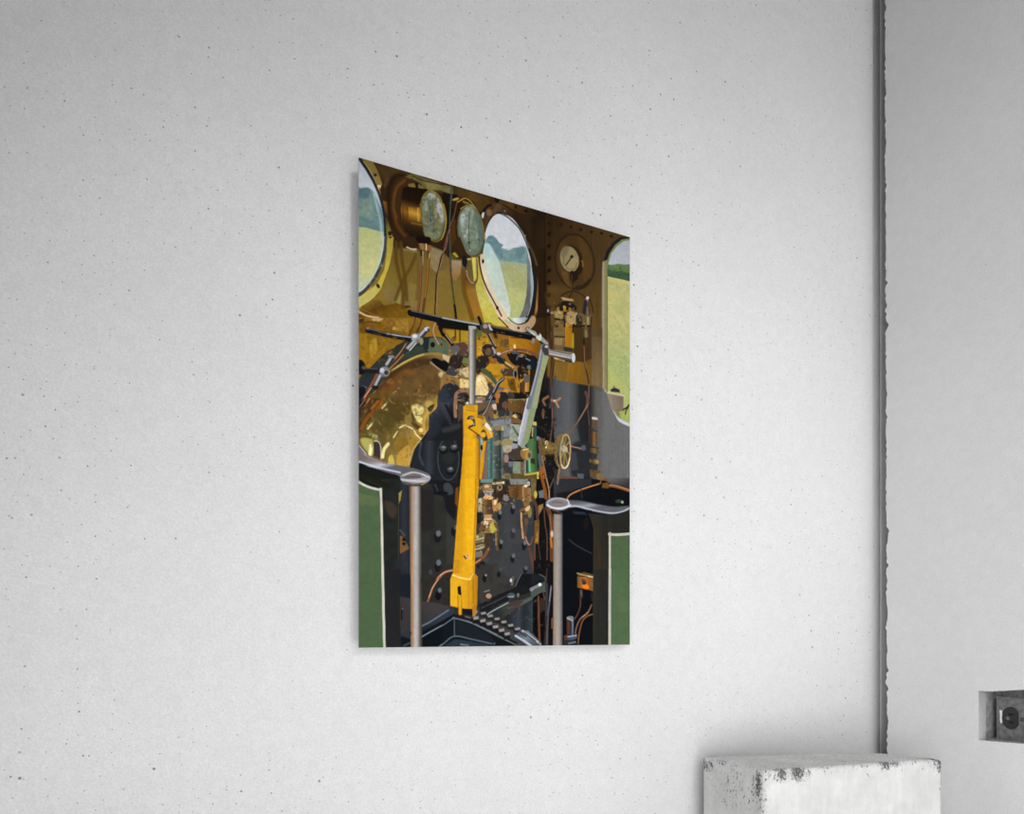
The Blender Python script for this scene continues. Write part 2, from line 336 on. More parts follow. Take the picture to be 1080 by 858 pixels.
('s','188.4,20.4 194.0,19.4 206.9,22.6 221.4,32.0 229.6,43.1 235.8,56.1 241.5,71.9 244.9,88.4 246.7,102.5 245.7,120.0 242.7,137.8 236.8,153.5',(18,30,40),2.36,0.67,1,1,0,0),
('s','195.5,19.6 208.6,22.7 223.1,32.6 231.3,44.3 237.2,57.1',(176,190,190),0.69,0.55,0.8,1,0,0),
('s','239.0,72.5 243.2,95.4 243.8,113.8 240.5,135.6 235.3,151.2',(188,206,224),0.98,0.67,0.9,1,0,0),
('s','236.0,49.5 244.9,64.5 250.9,81.7 252.4,101.3 250.9,122.9 248.7,141.9 244.9,153.3',[(245,59,(78,56,30)),(251,104,(104,72,42)),(247,140,(180,116,50)),(246,152,(70,46,20))],3.66,1.35,1,1,0,0),
('p','248.7,78.3 262.9,75.0 262.9,148.4 250.9,150.8 252.4,104.0',(40,26,12),0.00,0.90,1,0,0,0),
('p','154.9,88.7 162.5,86.9 164.6,101.1 170.1,119.1 181.3,138.5 194.0,159.2 198.3,167.4 170.1,172.8 164.6,157.3 157.7,131.9',[(156,90,(196,176,66)),(165,123,(186,172,66)),(172,139,(206,194,88)),(184,164,(200,184,64))],0.00,0.85,1,0,0,0.049),
('p','163.9,83.4 168.7,79.7 170.1,93.5 174.3,110.5 184.1,128.9 192.6,142.7 206.9,159.3 194.0,168.3 186.9,154.1 174.3,133.5 167.3,115.8 163.9,97.4',[(167,84,(214,190,150)),(172,109,(236,212,180)),(193,150,(226,198,160))],0.00,0.86,1,0,0,0),
('s','161.8,85.1 163.5,97.5 167.3,112.0 174.3,127.1 184.1,141.8 195.5,158.9',(56,36,22),2.41,0.75,1,1,0,0),
('p','137.9,107.1 144.0,117.1 153.6,125.2 157.7,131.9 161.8,146.4 168.7,166.7 150.8,170.2 144.0,152.5 139.3,135.8',[(141,121,(98,64,14)),(151,133,(150,106,36)),(155,163,(166,110,30))],0.00,1.05,1,0,0,0),
('s','139.3,110.6 140.6,135.5 146.7,154.5 152.2,171.2',(106,70,12),6.55,2.10,0.8,1,0,0),
('p','169.8,90.3 169.6,91.8 168.9,93.0 168.0,93.5 167.1,93.4 166.5,92.5 166.2,91.1 166.5,89.7 167.1,88.5 168.0,87.9 168.9,88.1 169.6,89.0',(32,22,18),0.00,0.75,1,1,0,0),
('p','191.0,148.8 190.8,150.1 190.1,151.2 189.1,151.8 188.1,151.6 187.3,150.8 187.1,149.6 187.3,148.2 188.1,147.2 189.1,146.6 190.1,146.8 190.8,147.6',(28,26,28),0.00,0.76,1,1,0,0),
('p','170.8,47.1 170.1,65.9 163.8,81.5 153.8,89.7 142.9,88.4 133.8,78.1 129.0,61.5 129.8,43.1 135.8,27.6 145.6,19.1 156.6,20.1 165.9,30.3',(28,20,10),0.00,0.63,1,1,0,0),
('s','131.9,20.4 141.3,12.9 149.5,14.5 157.7,22.5 164.6,32.2 168.7,45.2 169.8,60.2',(186,140,40),1.32,0.63,1,1,0,0),
('s','135.9,28.2 142.7,22.6 150.8,19.2 157.7,22.5',(176,160,44),1.05,0.63,1,1,0,0),
('p','168.6,47.7 168.1,65.3 162.8,79.8 154.1,87.2 144.5,85.8 136.5,75.9 132.2,60.3 132.7,43.1 137.9,28.7 146.4,21.0 156.1,22.2 164.2,31.9',(60,62,46),0.00,0.63,1,1,0,0),
('p','167.7,48.1 167.2,65.2 162.1,79.3 153.8,86.6 144.5,85.1 136.8,75.4 132.6,60.2 133.1,43.3 138.0,29.3 146.2,21.8 155.5,23.0 163.4,32.6',(104,116,96),0.00,0.63,1,1,0,0),
('s','168.9,47.6 169.0,61.1 166.1,73.6 160.9,83.0 153.9,87.9 146.5,87.7 139.6,82.4 134.3,72.9 131.4,60.6 131.4,47.3 134.1,35.0 139.3,25.6 146.1,20.5 153.6,20.5 160.5,25.6 165.9,35.1 168.9,47.6',(146,120,36),0.92,0.63,0.8,1,0,0),
('p','134.5,43.6 138.6,31.2 145.4,23.2 154.9,21.9 150.8,49.6 145.4,71.2 137.2,60.6',(132,144,128),0.00,3.93,1,1,0,0.14),
('p','135.9,37.0 141.3,31.8 142.0,44.3 138.6,51.4 135.1,48.5',(186,194,192),0.00,3.66,0.6,1,0,0.14),
('p','150.8,44.6 161.8,39.2 166.0,58.6 161.8,74.9 149.5,75.3',(118,134,112),0.00,3.97,1,1,0,0.07),
('p','157.7,35.2 164.6,36.0 168.0,55.6 166.7,71.2 161.8,72.4 160.4,52.3',(92,108,98),0.00,2.12,0.9,1,0,0),
('p','146.3,55.8 146.2,57.4 145.7,58.6 145.1,59.2 144.5,58.9 144.0,57.9 143.9,56.4 144.0,54.9 144.5,53.7 145.1,53.1 145.7,53.3 146.2,54.3',(206,214,216),0.00,1.84,0.6,1,0,0),
('p','143.6,62.8 143.4,63.6 142.8,64.3 142.0,64.7 141.2,64.7 140.6,64.3 140.4,63.6 140.6,62.8 141.2,62.1 142.0,61.7 142.8,61.7 143.4,62.1',(196,206,202),0.00,1.83,0.6,1,0,0),
('p','160.7,58.6 160.5,61.2 159.9,63.3 159.1,64.1 158.2,63.7 157.6,61.9 157.4,59.4 157.6,56.8 158.2,54.8 159.1,53.9 159.9,54.4 160.5,56.1',(160,176,160),0.00,2.12,0.6,1,0,0),
('p','150.8,24.3 150.3,25.3 148.8,26.3 146.7,27.1 144.7,27.4 143.2,27.1 142.7,26.4 143.2,25.4 144.7,24.3 146.7,23.6 148.8,23.3 150.3,23.5',(160,160,80),0.00,1.26,0.7,1,0,0),
('s','148.1,30.0 147.4,63.2 148.8,81.8',(70,80,66),1.31,0.84,0.85,1,0,0),
('p','150.0,69.5 149.7,70.4 149.0,71.3 148.1,71.7 147.1,71.7 146.4,71.2 146.2,70.4 146.4,69.5 147.1,68.7 148.1,68.2 149.0,68.2 149.7,68.7',(40,46,42),0.00,0.84,1,1,0,0),
('p','150.5,80.2 150.4,80.8 149.9,81.4 149.2,81.7 148.5,81.7 148.0,81.4 147.8,80.8 148.0,80.1 148.5,79.5 149.2,79.2 149.9,79.2 150.4,79.6',(206,180,140),0.00,0.63,0.8,1,0,0),
('p','137.2,65.6 146.7,83.6 156.3,86.4 166.0,77.8 168.7,60.5 161.8,78.8 152.2,84.8 144.0,80.4',(90,104,80),0.00,1.06,0.5,1,0,0),
('s','133.2,66.6 139.3,80.3 149.5,88.6 157.7,86.7 166.7,77.6 170.1,62.7',(60,46,22),1.19,0.63,1,1,0,0),
('s','134.5,66.3 141.3,81.1 150.8,88.3 159.1,86.8 166.0,80.4',(196,164,60),0.53,0.53,1,1,0,0),
('p','121.2,84.6 133.2,66.6 137.2,70.7 144.0,84.2 150.8,89.0 139.9,94.0 127.8,95.5',(54,36,12),0.00,1.25,1,1,0,0),
('p','123.8,90.2 127.8,88.0 133.2,93.0 129.2,94.6',(176,156,40),0.00,0.83,1,0,0,0),
('p','138.6,91.2 143.3,89.4 145.4,96.6 142.7,104.8 137.9,100.8',(22,24,28),0.00,0.84,1,1,0,0),
('p','144.7,92.3 150.8,90.2 150.8,92.8 146.0,94.5',(196,170,80),0.00,0.63,1,0,0,0),
('p','151.5,89.4 156.3,88.3 157.7,115.4 154.9,121.1',(214,196,80),0.00,0.85,1,0,0,0),
('s','143.3,104.6 144.7,114.4 150.8,123.2 156.3,123.3 159.7,113.7 158.8,89.7',(84,52,46),1.85,0.63,1,1,0,0),
('s','144.0,108.2 146.0,116.7 150.8,123.0 154.9,123.6',(216,180,190),0.79,0.42,1,1,0,0),
('s','158.0,89.9 158.8,111.3',(176,140,130),0.53,0.42,1,1,0,0),
('p','122.5,99.3 137.2,97.2 135.9,113.8 129.2,125.4 123.8,124.0',[(129,99,(160,140,104)),(129,123,(150,104,50))],0.00,1.82,1,0,0,0.035),
('p','110.6,94.5 118.5,97.7 121.2,124.6 115.9,125.8 110.6,113.2',(120,96,46),0.00,2.57,0.7,1,0,0),
('d','133.2,38.9 144.0,22.3 157.7,25.0 167.3,45.5 167.3,68.5 154.9,84.2 141.3,74.8',[(72,84,66),(146,158,140),(100,114,94),(56,64,50)],1.88,60,0.36,0,22,0),
('d','0.8,45.8 23.6,48.0 30.8,79.6 0.8,84.7',[(84,112,112),(120,146,136),(96,126,128),(140,160,140)],2.50,50,0.25,0,23,0),
('d','174.3,54.0 194.0,67.3 233.1,52.8 233.1,76.5 196.9,83.5',[(90,122,126),(130,158,156),(106,138,140)],2.25,40,0.25,0,24,0),
('d','196.9,84.8 233.1,81.8 231.6,141.3 211.2,162.4 202.6,114.7',[(190,190,124),(160,172,110),(200,202,110)],2.75,70,0.22,0,28,0),
('p','44.3,88.3 92.3,76.6 121.2,69.6 121.2,98.3 108.0,90.2 94.9,83.4 76.9,91.4 69.3,99.3 54.2,96.8 44.3,95.5',(50,32,14),0.00,3.01,1,0,1,0.1),
('p','56.7,99.8 74.4,96.9 76.9,104.8 64.3,120.0 59.2,116.2',(136,118,66),0.00,3.47,1,0,1,0.06),
('p','92.3,87.7 111.9,90.5 108.0,110.1 102.7,121.2 93.6,115.8',(140,122,80),0.00,3.31,1,0,0,0.035),
('s','61.8,96.8 68.1,97.8 74.4,96.6',(226,206,160),1.49,0.99,1,1,0,0),
('p','105.3,116.9 118.5,112.7 121.2,139.6 125.2,168.9 102.7,170.8',(134,108,40),0.00,3.85,1,0,2,0.05),
('p','44.3,102.8 74.4,100.5 74.4,174.0 35.7,174.5 32.1,158.4 43.1,127.2',[(57,105,(112,88,34)),(57,140,(126,104,30)),(44,165,(128,108,56))],0.00,2.70,1,0,2,0.06),
('p','46.8,162.5 54.2,153.7 55.5,170.4 48.0,174.4',(152,138,66),0.00,2.70,0.8,1,0,0),
('p','64.3,141.9 75.7,141.9 75.7,168.8 69.3,172.5 64.3,161.4',(140,116,50),0.00,2.49,1,0,2,0.05),
('p','113.8,41.4 114.4,58.5 110.2,72.7 102.6,80.4 93.5,79.3 85.4,70.0 80.5,55.0 79.9,38.2 83.9,24.0 91.4,16.3 100.5,17.0 108.7,26.2',(150,124,30),0.00,0.61,1,1,0,0),
('p','112.4,42.2 113.0,58.6 109.2,72.3 102.1,79.5 93.6,78.4 86.0,69.4 81.3,54.8 80.7,38.7 84.4,25.1 91.4,17.8 99.9,18.6 107.6,27.5',(60,56,34),0.00,0.61,1,1,0,0),
('p','111.2,42.6 111.9,58.5 108.4,71.7 101.7,78.6 93.7,77.5 86.5,68.6 82.0,54.5 81.3,38.9 84.7,25.8 91.3,18.8 99.3,19.7 106.6,28.4',(98,100,72),0.00,0.61,1,1,0,0),
('p','82.0,43.5 84.6,26.8 92.3,19.2 96.2,18.1 94.9,32.7 93.6,57.7 94.9,74.7 88.5,71.4 83.3,60.4',(112,116,86),0.00,3.03,1,1,0,0.175),
('p','96.2,17.5 102.7,18.2 109.3,28.9 113.2,45.3 111.9,55.6 105.3,62.2 98.8,56.4 97.5,32.0',(112,112,76),0.00,2.55,1,1,0,0.105),
('p','103.4,23.0 108.6,29.1 111.3,38.3 111.9,50.6 108.6,52.7 105.3,44.8 101.4,38.4',(176,180,180),0.00,3.32,0.75,1,0,0.175),
('p','91.0,19.5 98.8,18.7 100.1,22.7 94.9,27.8 90.4,25.3',(176,184,176),0.00,3.29,0.8,1,0,0.105),
('p','90.1,36.4 89.8,40.2 89.0,43.1 87.8,44.4 86.7,43.7 85.8,41.3 85.5,37.7 85.8,33.9 86.7,31.0 87.8,29.7 89.0,30.3 89.8,32.8',(168,172,150),0.00,2.27,0.6,1,0,0),
('p','103.8,42.8 103.5,46.6 102.6,49.5 101.4,50.8 100.3,50.1 99.4,47.6 99.1,44.0 99.4,40.2 100.3,37.2 101.4,35.9 102.6,36.6 103.5,39.1',(160,162,130),0.00,2.29,0.5,1,0,0),
('s','93.6,29.3 93.0,40.6 94.3,50.2 94.9,69.8',(88,112,100),3.29,2.02,0.8,1,0,0),
('s','93.0,35.7 94.3,60.1',(62,74,70),1.01,0.81,1,1,0,0),
('p','84.6,67.4 94.9,69.8 108.0,64.1 105.3,73.4 92.3,80.3 85.9,75.7',(116,124,84),0.00,2.53,1,1,0,0.07),
('d','79.5,30.7 94.9,17.9 109.3,28.9 111.9,53.1 104.0,73.7 91.0,72.0 82.0,60.7',[(52,58,38),(130,136,114),(74,82,52),(166,170,156)],1.88,60,0.38,0,21,0),
('p','35.7,90.4 44.6,88.2 43.3,106.6 38.4,128.2 27.4,159.4 16.6,173.6 0.2,187.3 -0.6,174.7 13.9,162.2 24.8,149.2 32.1,133.2 35.1,114.6',[(39,89,(168,148,50)),(38,114,(186,166,56)),(31,143,(204,178,50)),(18,164,(190,178,76)),(3,179,(196,188,98))],0.00,0.58,1,0,1,0.03),
('p','-0.6,99.2 32.3,91.2 31.6,103.4 27.4,123.5 18.7,144.6 6.8,162.6 -0.6,168.8',[(10,97,(188,193,126)),(10,132,(196,197,132)),(10,163,(198,203,168))],0.00,0.57,1,0,0,0.028),
('p','10.3,127.4 19.9,120.5 24.8,126.5 17.5,142.4 7.9,146.9 3.2,138.5',(216,206,130),0.00,4.77,0.6,1,0,0.0175),
('s','31.6,91.4 30.6,104.8 26.6,123.7 18.1,144.1 6.8,161.4 -0.4,167.8',(186,210,218),2.16,1.68,0.8,1,0,0),
('s','34.3,90.8 33.0,105.4 28.4,125.7 19.9,145.5 7.9,162.9 -0.6,170.6',(62,72,84),2.88,0.67,1,1,0,0),
('s','35.7,90.4 34.3,106.4 29.6,126.6 21.7,145.1 9.1,163.2 0.8,172.1',(32,30,32),0.72,0.48,0.9,1,0,0),
('s','32.1,109.3 27.4,127.1 18.7,145.7',(30,34,40),0.48,0.39,0.8,1,0,0),
('s','16.3,158.2 7.9,168.2 0.8,174.4',(226,190,110),0.95,0.76,0.8,1,0,0),
('p','26.2,153.3 26.8,154.8 26.8,156.2 26.2,157.2 25.1,157.5 23.9,157.0 22.8,155.9 22.2,154.5 22.2,153.1 22.8,152.1 23.9,151.8 25.1,152.2',(28,30,30),0.00,0.67,1,1,0,0),
('p','41.9,89.4 41.6,90.0 41.0,90.6 40.1,91.0 39.3,91.0 38.6,90.8 38.4,90.2 38.6,89.6 39.3,89.0 40.1,88.6 41.0,88.5 41.6,88.8',(40,36,20),0.00,0.58,1,1,0,0),
('s','43.7,102.9 38.8,128.1 27.8,159.3 16.3,174.2 3.2,185.2',(96,74,22),0.72,0.58,0.8,1,0,0),
('d','0.8,89.5 30.8,91.6 28.4,140.0 0.8,167.4',[(210,208,140),(186,196,124),(206,196,120)],3.00,60,0.2,0,27,0),
('p','16.3,173.6 46.8,171.0 59.2,173.3 69.3,179.9 69.3,192.1 -0.6,205.4 -0.6,193.6 3.2,185.8',[(20,175,(124,92,22)),(20,185,(96,62,10)),(32,193,(124,86,10))],0.00,0.97,1,0,0,0.0875),
('s','3.2,188.1 19.9,191.9 35.7,193.7',(130,92,20),1.92,1.15,1,1,0,0),
('s','0.8,192.1 10.3,195.0 24.8,194.6',(214,180,130),2.38,0.95,1,1,0,0),
('p','26.0,171.6 44.3,170.3 46.8,172.2 32.1,177.6',(130,104,36),0.00,1.70,1,0,0,0),
('s','48.0,94.6 47.4,111.7 50.5,130.3 56.7,153.2 56.1,175.2',(92,62,16),4.91,2.70,0.85,1,0,0),
('s','54.2,93.1 55.5,114.7 59.2,135.7 61.8,164.3',(92,62,16),4.44,2.71,0.85,1,0,0),
('s','74.4,103.0 66.8,121.8 56.7,141.1 46.8,167.4',(92,62,16),3.71,2.72,0.85,1,0,0),
('s','75.7,103.9 76.9,131.8 74.4,161.7',(104,78,22),3.00,2.25,0.6,1,0,0),
('p','66.9,172.4 66.3,173.4 64.6,174.3 62.4,175.0 60.1,175.2 58.5,174.9 57.9,174.2 58.5,173.2 60.1,172.3 62.4,171.6 64.6,171.4 66.3,171.7',(70,44,14),0.00,1.19,1,1,0,0),
('p','77.6,88.8 84.6,85.8 86.5,94.0 80.8,96.6',(150,104,64),0.00,0.80,1,0,0,0),
('p','89.1,87.2 94.9,87.1 94.9,94.5 89.1,95.9',(140,88,44),0.00,0.81,1,0,0,0),
('p','74.4,81.0 92.3,76.6 93.6,83.7 87.2,86.5 76.9,86.5',(22,12,6),0.00,1.21,1,1,0,0),
('p','86.5,86.6 88.5,86.2 89.1,94.6 87.2,95.1',(220,196,120),0.00,0.60,1,0,0,0),
('s','80.8,96.6 81.4,103.8',(36,24,14),2.51,0.70,1,1,0,0),
('s','83.6,97.2 82.7,115.8',(196,170,110),1.00,0.60,1,1,0,0),
('s','81.4,105.0 80.5,131.0 79.2,155.8 76.9,174.7',(84,50,22),3.25,0.60,1,1,0,0),
('s','81.4,105.0 80.5,131.0 79.2,155.8 76.9,174.7',(108,64,38),2.02,0.60,1,1,0,0),
('s','81.1,105.1 80.2,131.1 78.9,155.9 76.6,174.7',(160,104,80),0.78,0.60,1,1,0,0),
('s','90.4,95.6 90.8,105.3',(80,60,26),3.03,0.71,1,1,0,0),
('s','92.3,97.6 91.7,103.9',(206,180,100),1.01,0.51,1,1,0,0),
('s','90.4,105.4 89.4,129.1 86.5,154.3 83.6,174.6',(90,50,14),3.27,0.60,1,1,0,0),
('s','90.4,105.4 89.4,129.1 86.5,154.3 83.6,174.6',(140,84,22),2.03,0.60,1,1,0,0),
('s','90.1,105.5 89.0,129.1 86.2,154.4 83.2,174.7',(176,112,50),0.79,0.60,1,1,0,0),
('s','85.9,158.1 83.6,174.6',(84,52,40),2.76,0.80,0.8,1,0,0),
('s','116.9,70.6 114.6,84.9 108.6,100.0 105.3,114.4 102.1,127.5 101.4,143.8 99.9,175.1',(56,28,18),2.30,0.61,1,1,0,0),
('s','117.5,70.5 115.2,84.7 111.9,91.7 108.6,106.2 104.7,119.5 103.0,132.3 102.7,146.0 100.9,173.6',(196,150,136),0.77,0.51,0.7,1,0,0),
('s','120.1,69.8 121.2,94.6 122.5,121.8 125.2,143.8 127.6,160.9 129.2,174.4',(44,54,50),1.81,0.62,1,1,0,0),
('s','119.8,69.9 120.6,88.4 121.7,110.7',(98,112,96),0.64,0.41,0.8,1,0,0),
('s','127.2,158.4 128.5,168.2 129.2,174.4',(22,22,20),3.37,0.62,1,1,0,0),
('s','117.9,100.3 117.9,115.3 121.2,122.1',(150,92,24),1.80,1.03,0.8,1,0,0),
('s','122.8,1.5 121.8,19.3 120.1,57.3 121.2,88.3',(62,74,66),2.06,0.62,1,1,0,0),
('s','124.4,3.6 122.8,21.6',(120,126,110),0.65,0.41,0.7,1,0,0),
('s','111.9,28.2 115.2,42.3 114.6,58.7 110.6,72.1',(170,140,30),1.28,0.62,1,1,0,0),
('s','125.2,43.5 121.8,56.9 117.2,68.0 111.9,90.5',(128,84,72),1.29,0.62,1,1,0,0),
('s','126.5,35.6 123.8,48.9 121.2,58.3',(50,24,12),1.55,0.52,1,1,0,0),
('s','131.2,16.8 126.5,39.4 121.2,54.5 116.5,69.4',(120,80,70),1.03,0.62,1,1,0,0),
('s','94.9,14.8 105.3,18.8 111.9,33.2 115.2,49.8 113.2,64.0 108.6,76.3',(176,150,40),0.89,0.51,1,1,0,0),
('p','291.6,10.2 291.2,11.3 290.3,12.2 289.0,12.8 287.6,12.9 286.7,12.4 286.3,11.5 286.7,10.4 287.6,9.4 289.0,8.8 290.3,8.7 291.2,9.2',(34,23,12),0.00,1.04,1,1,0,0),
('p','308.0,9.3 307.6,10.4 306.7,11.4 305.3,12.0 304.0,12.1 303.0,11.6 302.7,10.6 303.0,9.5 304.0,8.5 305.3,7.9 306.7,7.9 307.6,8.4',(34,23,12),0.00,1.05,1,1,0,0),
('p','324.6,9.0 324.3,10.1 323.3,11.1 321.9,11.7 320.6,11.8 319.6,11.3 319.2,10.3 319.6,9.2 320.6,8.2 321.9,7.6 323.3,7.5 324.3,8.0',(34,23,12),0.00,1.06,1,1,0,0),
('p','342.3,8.0 341.9,9.2 340.9,10.2 339.6,10.8 338.2,10.8 337.2,10.3 336.8,9.4 337.2,8.3 338.2,7.3 339.6,6.6 340.9,6.6 341.9,7.1',(34,23,12),0.00,1.08,1,1,0,0),
('p','359.5,5.6 359.1,6.7 358.1,7.8 356.7,8.4 355.3,8.4 354.2,7.9 353.9,7.0 354.2,5.8 355.3,4.8 356.7,4.2 358.1,4.1 359.1,4.7',(34,23,12),0.00,1.09,1,1,0,0),
('p','376.0,6.0 375.6,7.2 374.6,8.2 373.2,8.8 371.8,8.9 370.7,8.3 370.4,7.4 370.7,6.3 371.8,5.2 373.2,4.6 374.6,4.5 375.6,5.1',(34,23,12),0.00,1.10,1,1,0,0),
('p','271.6,12.8 271.3,13.9 270.3,14.8 269.0,15.4 267.7,15.5 266.8,15.0 266.4,14.1 266.8,13.0 267.7,12.0 269.0,11.4 270.3,11.4 271.3,11.9',(34,23,12),0.00,1.03,1,1,0,0),
('p','272.4,27.3 271.9,29.2 270.7,30.8 269.0,31.6 267.3,31.6 266.1,30.6 265.7,29.0 266.1,27.1 267.3,25.5 269.0,24.7 270.7,24.7 271.9,25.7',(28,18,8),0.00,1.37,1,1,0,0),
('p','268.4,25.9 268.2,26.5 267.8,27.1 267.2,27.4 266.6,27.4 266.1,27.1 266.0,26.5 266.1,25.8 266.6,25.3 267.2,25.0 267.8,25.0 268.2,25.3',(80,58,30),0.00,0.91,0.6,1,0,0),
('p','272.4,44.7 271.9,46.6 270.7,48.2 269.0,49.0 267.3,49.0 266.1,48.0 265.7,46.3 266.1,44.5 267.3,42.9 269.0,42.1 270.7,42.1 271.9,43.1',(28,18,8),0.00,1.37,1,1,0,0),
('p','268.4,43.3 268.2,43.9 267.8,44.5 267.2,44.8 266.6,44.8 266.1,44.4 266.0,43.9 266.1,43.2 266.6,42.7 267.2,42.4 267.8,42.4 268.2,42.7',(80,58,30),0.00,0.91,0.6,1,0,0),
('p','272.4,62.2 271.9,64.0 270.7,65.6 269.0,66.4 267.3,66.3 266.1,65.4 265.7,63.7 266.1,61.9 267.3,60.3 269.0,59.5 270.7,59.5 271.9,60.5',(28,18,8),0.00,1.37,1,1,0,0),
('p','268.4,60.7 268.2,61.3 267.8,61.9 267.2,62.2 266.6,62.1 266.1,61.8 266.0,61.2 266.1,60.6 266.6,60.1 267.2,59.8 267.8,59.8 268.2,60.1',(80,58,30),0.00,0.91,0.6,1,0,0),
('p','272.4,79.6 271.9,81.4 270.7,83.0 269.0,83.8 267.3,83.7 266.1,82.7 265.7,81.1 266.1,79.3 267.3,77.7 269.0,76.9 270.7,77.0 271.9,78.0',(28,18,8),0.00,1.37,1,1,0,0),
('p','268.4,78.1 268.2,78.7 267.8,79.3 267.2,79.5 266.6,79.5 266.1,79.2 266.0,78.6 266.1,78.0 266.6,77.4 267.2,77.1 267.8,77.2 268.2,77.5',(80,58,30),0.00,0.91,0.6,1,0,0),
('p','272.4,97.0 271.9,98.9 270.7,100.4 269.0,101.2 267.3,101.1 266.1,100.1 265.7,98.5 266.1,96.6 267.3,95.1 269.0,94.3 270.7,94.4 271.9,95.4',(28,18,8),0.00,1.37,1,1,0,0),
('p','268.4,95.5 268.2,96.1 267.8,96.6 267.2,96.9 266.6,96.9 266.1,96.6 266.0,96.0 266.1,95.4 266.6,94.8 267.2,94.5 267.8,94.6 268.2,94.9',(80,58,30),0.00,0.91,0.6,1,0,0),
('p','272.4,114.4 271.9,116.3 270.7,117.8 269.0,118.6 267.3,118.5 266.1,117.5 265.7,115.8 266.1,114.0 267.3,112.5 269.0,111.7 270.7,111.8 271.9,112.8',(28,18,8),0.00,1.37,1,1,0,0),
('p','268.4,112.9 268.2,113.5 267.8,114.0 267.2,114.3 266.6,114.3 266.1,113.9 266.0,113.4 266.1,112.7 266.6,112.2 267.2,111.9 267.8,111.9 268.2,112.3',(80,58,30),0.00,0.91,0.6,1,0,0),
('p','272.4,131.9 271.9,133.7 270.7,135.2 269.0,136.0 267.3,135.9 266.1,134.9 265.7,133.2 266.1,131.4 267.3,129.9 269.0,129.1 270.7,129.2 271.9,130.2',(28,18,8),0.00,1.37,1,1,0,0),
('p','268.4,130.3 268.2,130.9 267.8,131.4 267.2,131.7 266.6,131.7 266.1,131.3 266.0,130.7 266.1,130.1 266.6,129.6 267.2,129.3 267.8,129.3 268.2,129.7',(80,58,30),0.00,0.91,0.6,1,0,0),
('s','264.5,5.2 264.8,74.6 264.2,128.2',(90,62,24),1.14,0.68,0.6,1,0,0),
('s','263.3,1.5 263.6,128.3',(24,15,7),1.42,0.91,1,1,0,0),
('p','344.1,47.2 343.0,68.2 333.4,86.4 318.1,97.0 301.3,97.2 287.4,87.1 280.0,69.6 281.0,49.2 290.2,31.2 305.2,20.3 322.1,19.6 336.4,29.4',(72,49,20),0.00,0.94,1,1,2,0.05),
('s','344.1,47.2 344.1,62.8 339.1,77.7 329.9,89.6 318.0,96.6 305.3,97.8 293.6,93.1 284.8,83.2 280.0,69.6 280.0,54.5 284.7,39.9 293.6,28.0 305.2,20.7 318.0,19.1 329.9,23.5 339.1,33.4 344.1,47.2',(36,24,13),2.20,2.35,0.85,1,0,0),
('p','317.1,21.8 333.1,31.6 341.2,49.0 339.6,71.5 326.7,82.6 323.5,53.1',(92,64,26),0.00,5.94,0.6,1,0,0),
('p','289.0,42.1 295.2,38.0 292.1,54.9 290.5,71.5 298.3,77.9 290.5,82.3 284.3,62.1',(88,60,24),0.00,3.47,0.7,1,0,0),
('p','323.4,48.1 323.9,58.5 319.3,68.3 311.0,74.7 301.3,76.2 292.7,72.3 287.5,64.2 287.1,53.9 291.5,44.3 299.6,37.8 309.4,36.1 318.1,39.9',(46,32,14),0.00,1.17,1,1,0,0),
('p','317.5,50.2 318.1,59.6 314.6,68.3 307.9,73.8 299.8,74.8 292.5,70.9 288.0,63.3 287.4,54.0 290.8,45.5 297.4,39.9 305.5,38.8 312.8,42.6',(144,128,84),0.00,0.93,1,1,0,0.028),
('p','289.0,50.2 293.6,41.0 301.4,39.2 299.8,47.7 292.1,57.6',(112,104,72),0.00,3.77,0.8,1,0,0),
('p','301.4,58.2 315.6,52.2 314.0,64.8 304.5,71.1 298.3,68.4',(164,144,98),0.00,4.39,0.7,1,0,0),
('s','307.7,51.3 303.0,57.8 296.7,66.7',(40,36,28),1.75,0.70,1,1,0,0),
('p','309.2,51.7 308.9,53.1 307.8,54.2 306.4,54.9 305.0,54.9 304.0,54.2 303.6,53.1 304.0,51.7 305.0,50.6 306.4,50.0 307.8,50.0 308.9,50.6',(34,32,28),0.00,0.82,1,1,0,0),
('s','292.8,56.1 293.6,65.4 301.4,71.1 310.8,68.3 314.8,59.2',(80,70,46),1.02,0.82,0.6,1,0,0),
('s','323.5,54.5 325.1,61.0 318.7,72.0',(128,92,30),2.36,1.42,1,1,0,0),
('p','314.0,68.9 320.3,62.0 325.1,65.1 320.3,74.4 310.8,77.8',(40,28,16),0.00,1.18,1,1,0,0),
('s','307.7,75.8 309.2,85.0',(34,24,16),7.32,1.41,1,1,0,0),
('p','303.7,76.7 312.4,73.4 317.1,80.5 310.8,86.0 304.5,86.0',(36,25,18),0.00,1.17,1,1,0,0),
('s','306.1,78.9 306.9,84.1',(90,62,40),1.17,0.82,1,1,0,0),
('p','290.5,76.9 299.8,76.2 301.4,88.0 304.5,96.9 295.2,92.1 290.5,82.3',(104,74,34),0.00,2.91,0.7,1,0,0),
('s','307.7,86.7 306.9,96.4 305.3,106.2 301.4,112.5',(54,34,20),2.48,0.93,1,1,0,0),
('s','306.1,92.5 304.5,102.3',(110,76,46),0.88,0.58,1,1,0,0),
('s','314.0,94.9 326.7,89.4 336.3,79.1',(46,32,16),3.26,1.18,1,1,0,0),
('s','317.1,90.1 317.9,100.9',(54,38,18),1.47,0.94,1,1,0,0),
('s','288.2,113.2 298.3,105.7 309.2,101.6 320.3,102.4 329.9,106.6 336.3,109.4',(52,34,18),2.20,0.82,1,1,0,0),
('p','288.2,113.9 307.7,113.2 310.0,115.5 292.1,117.8',(184,152,100),0.00,1.05,1,0,0,0),
('s','333.1,105.9 329.9,113.5',(150,124,130),4.46,0.95,1,1,0,0),
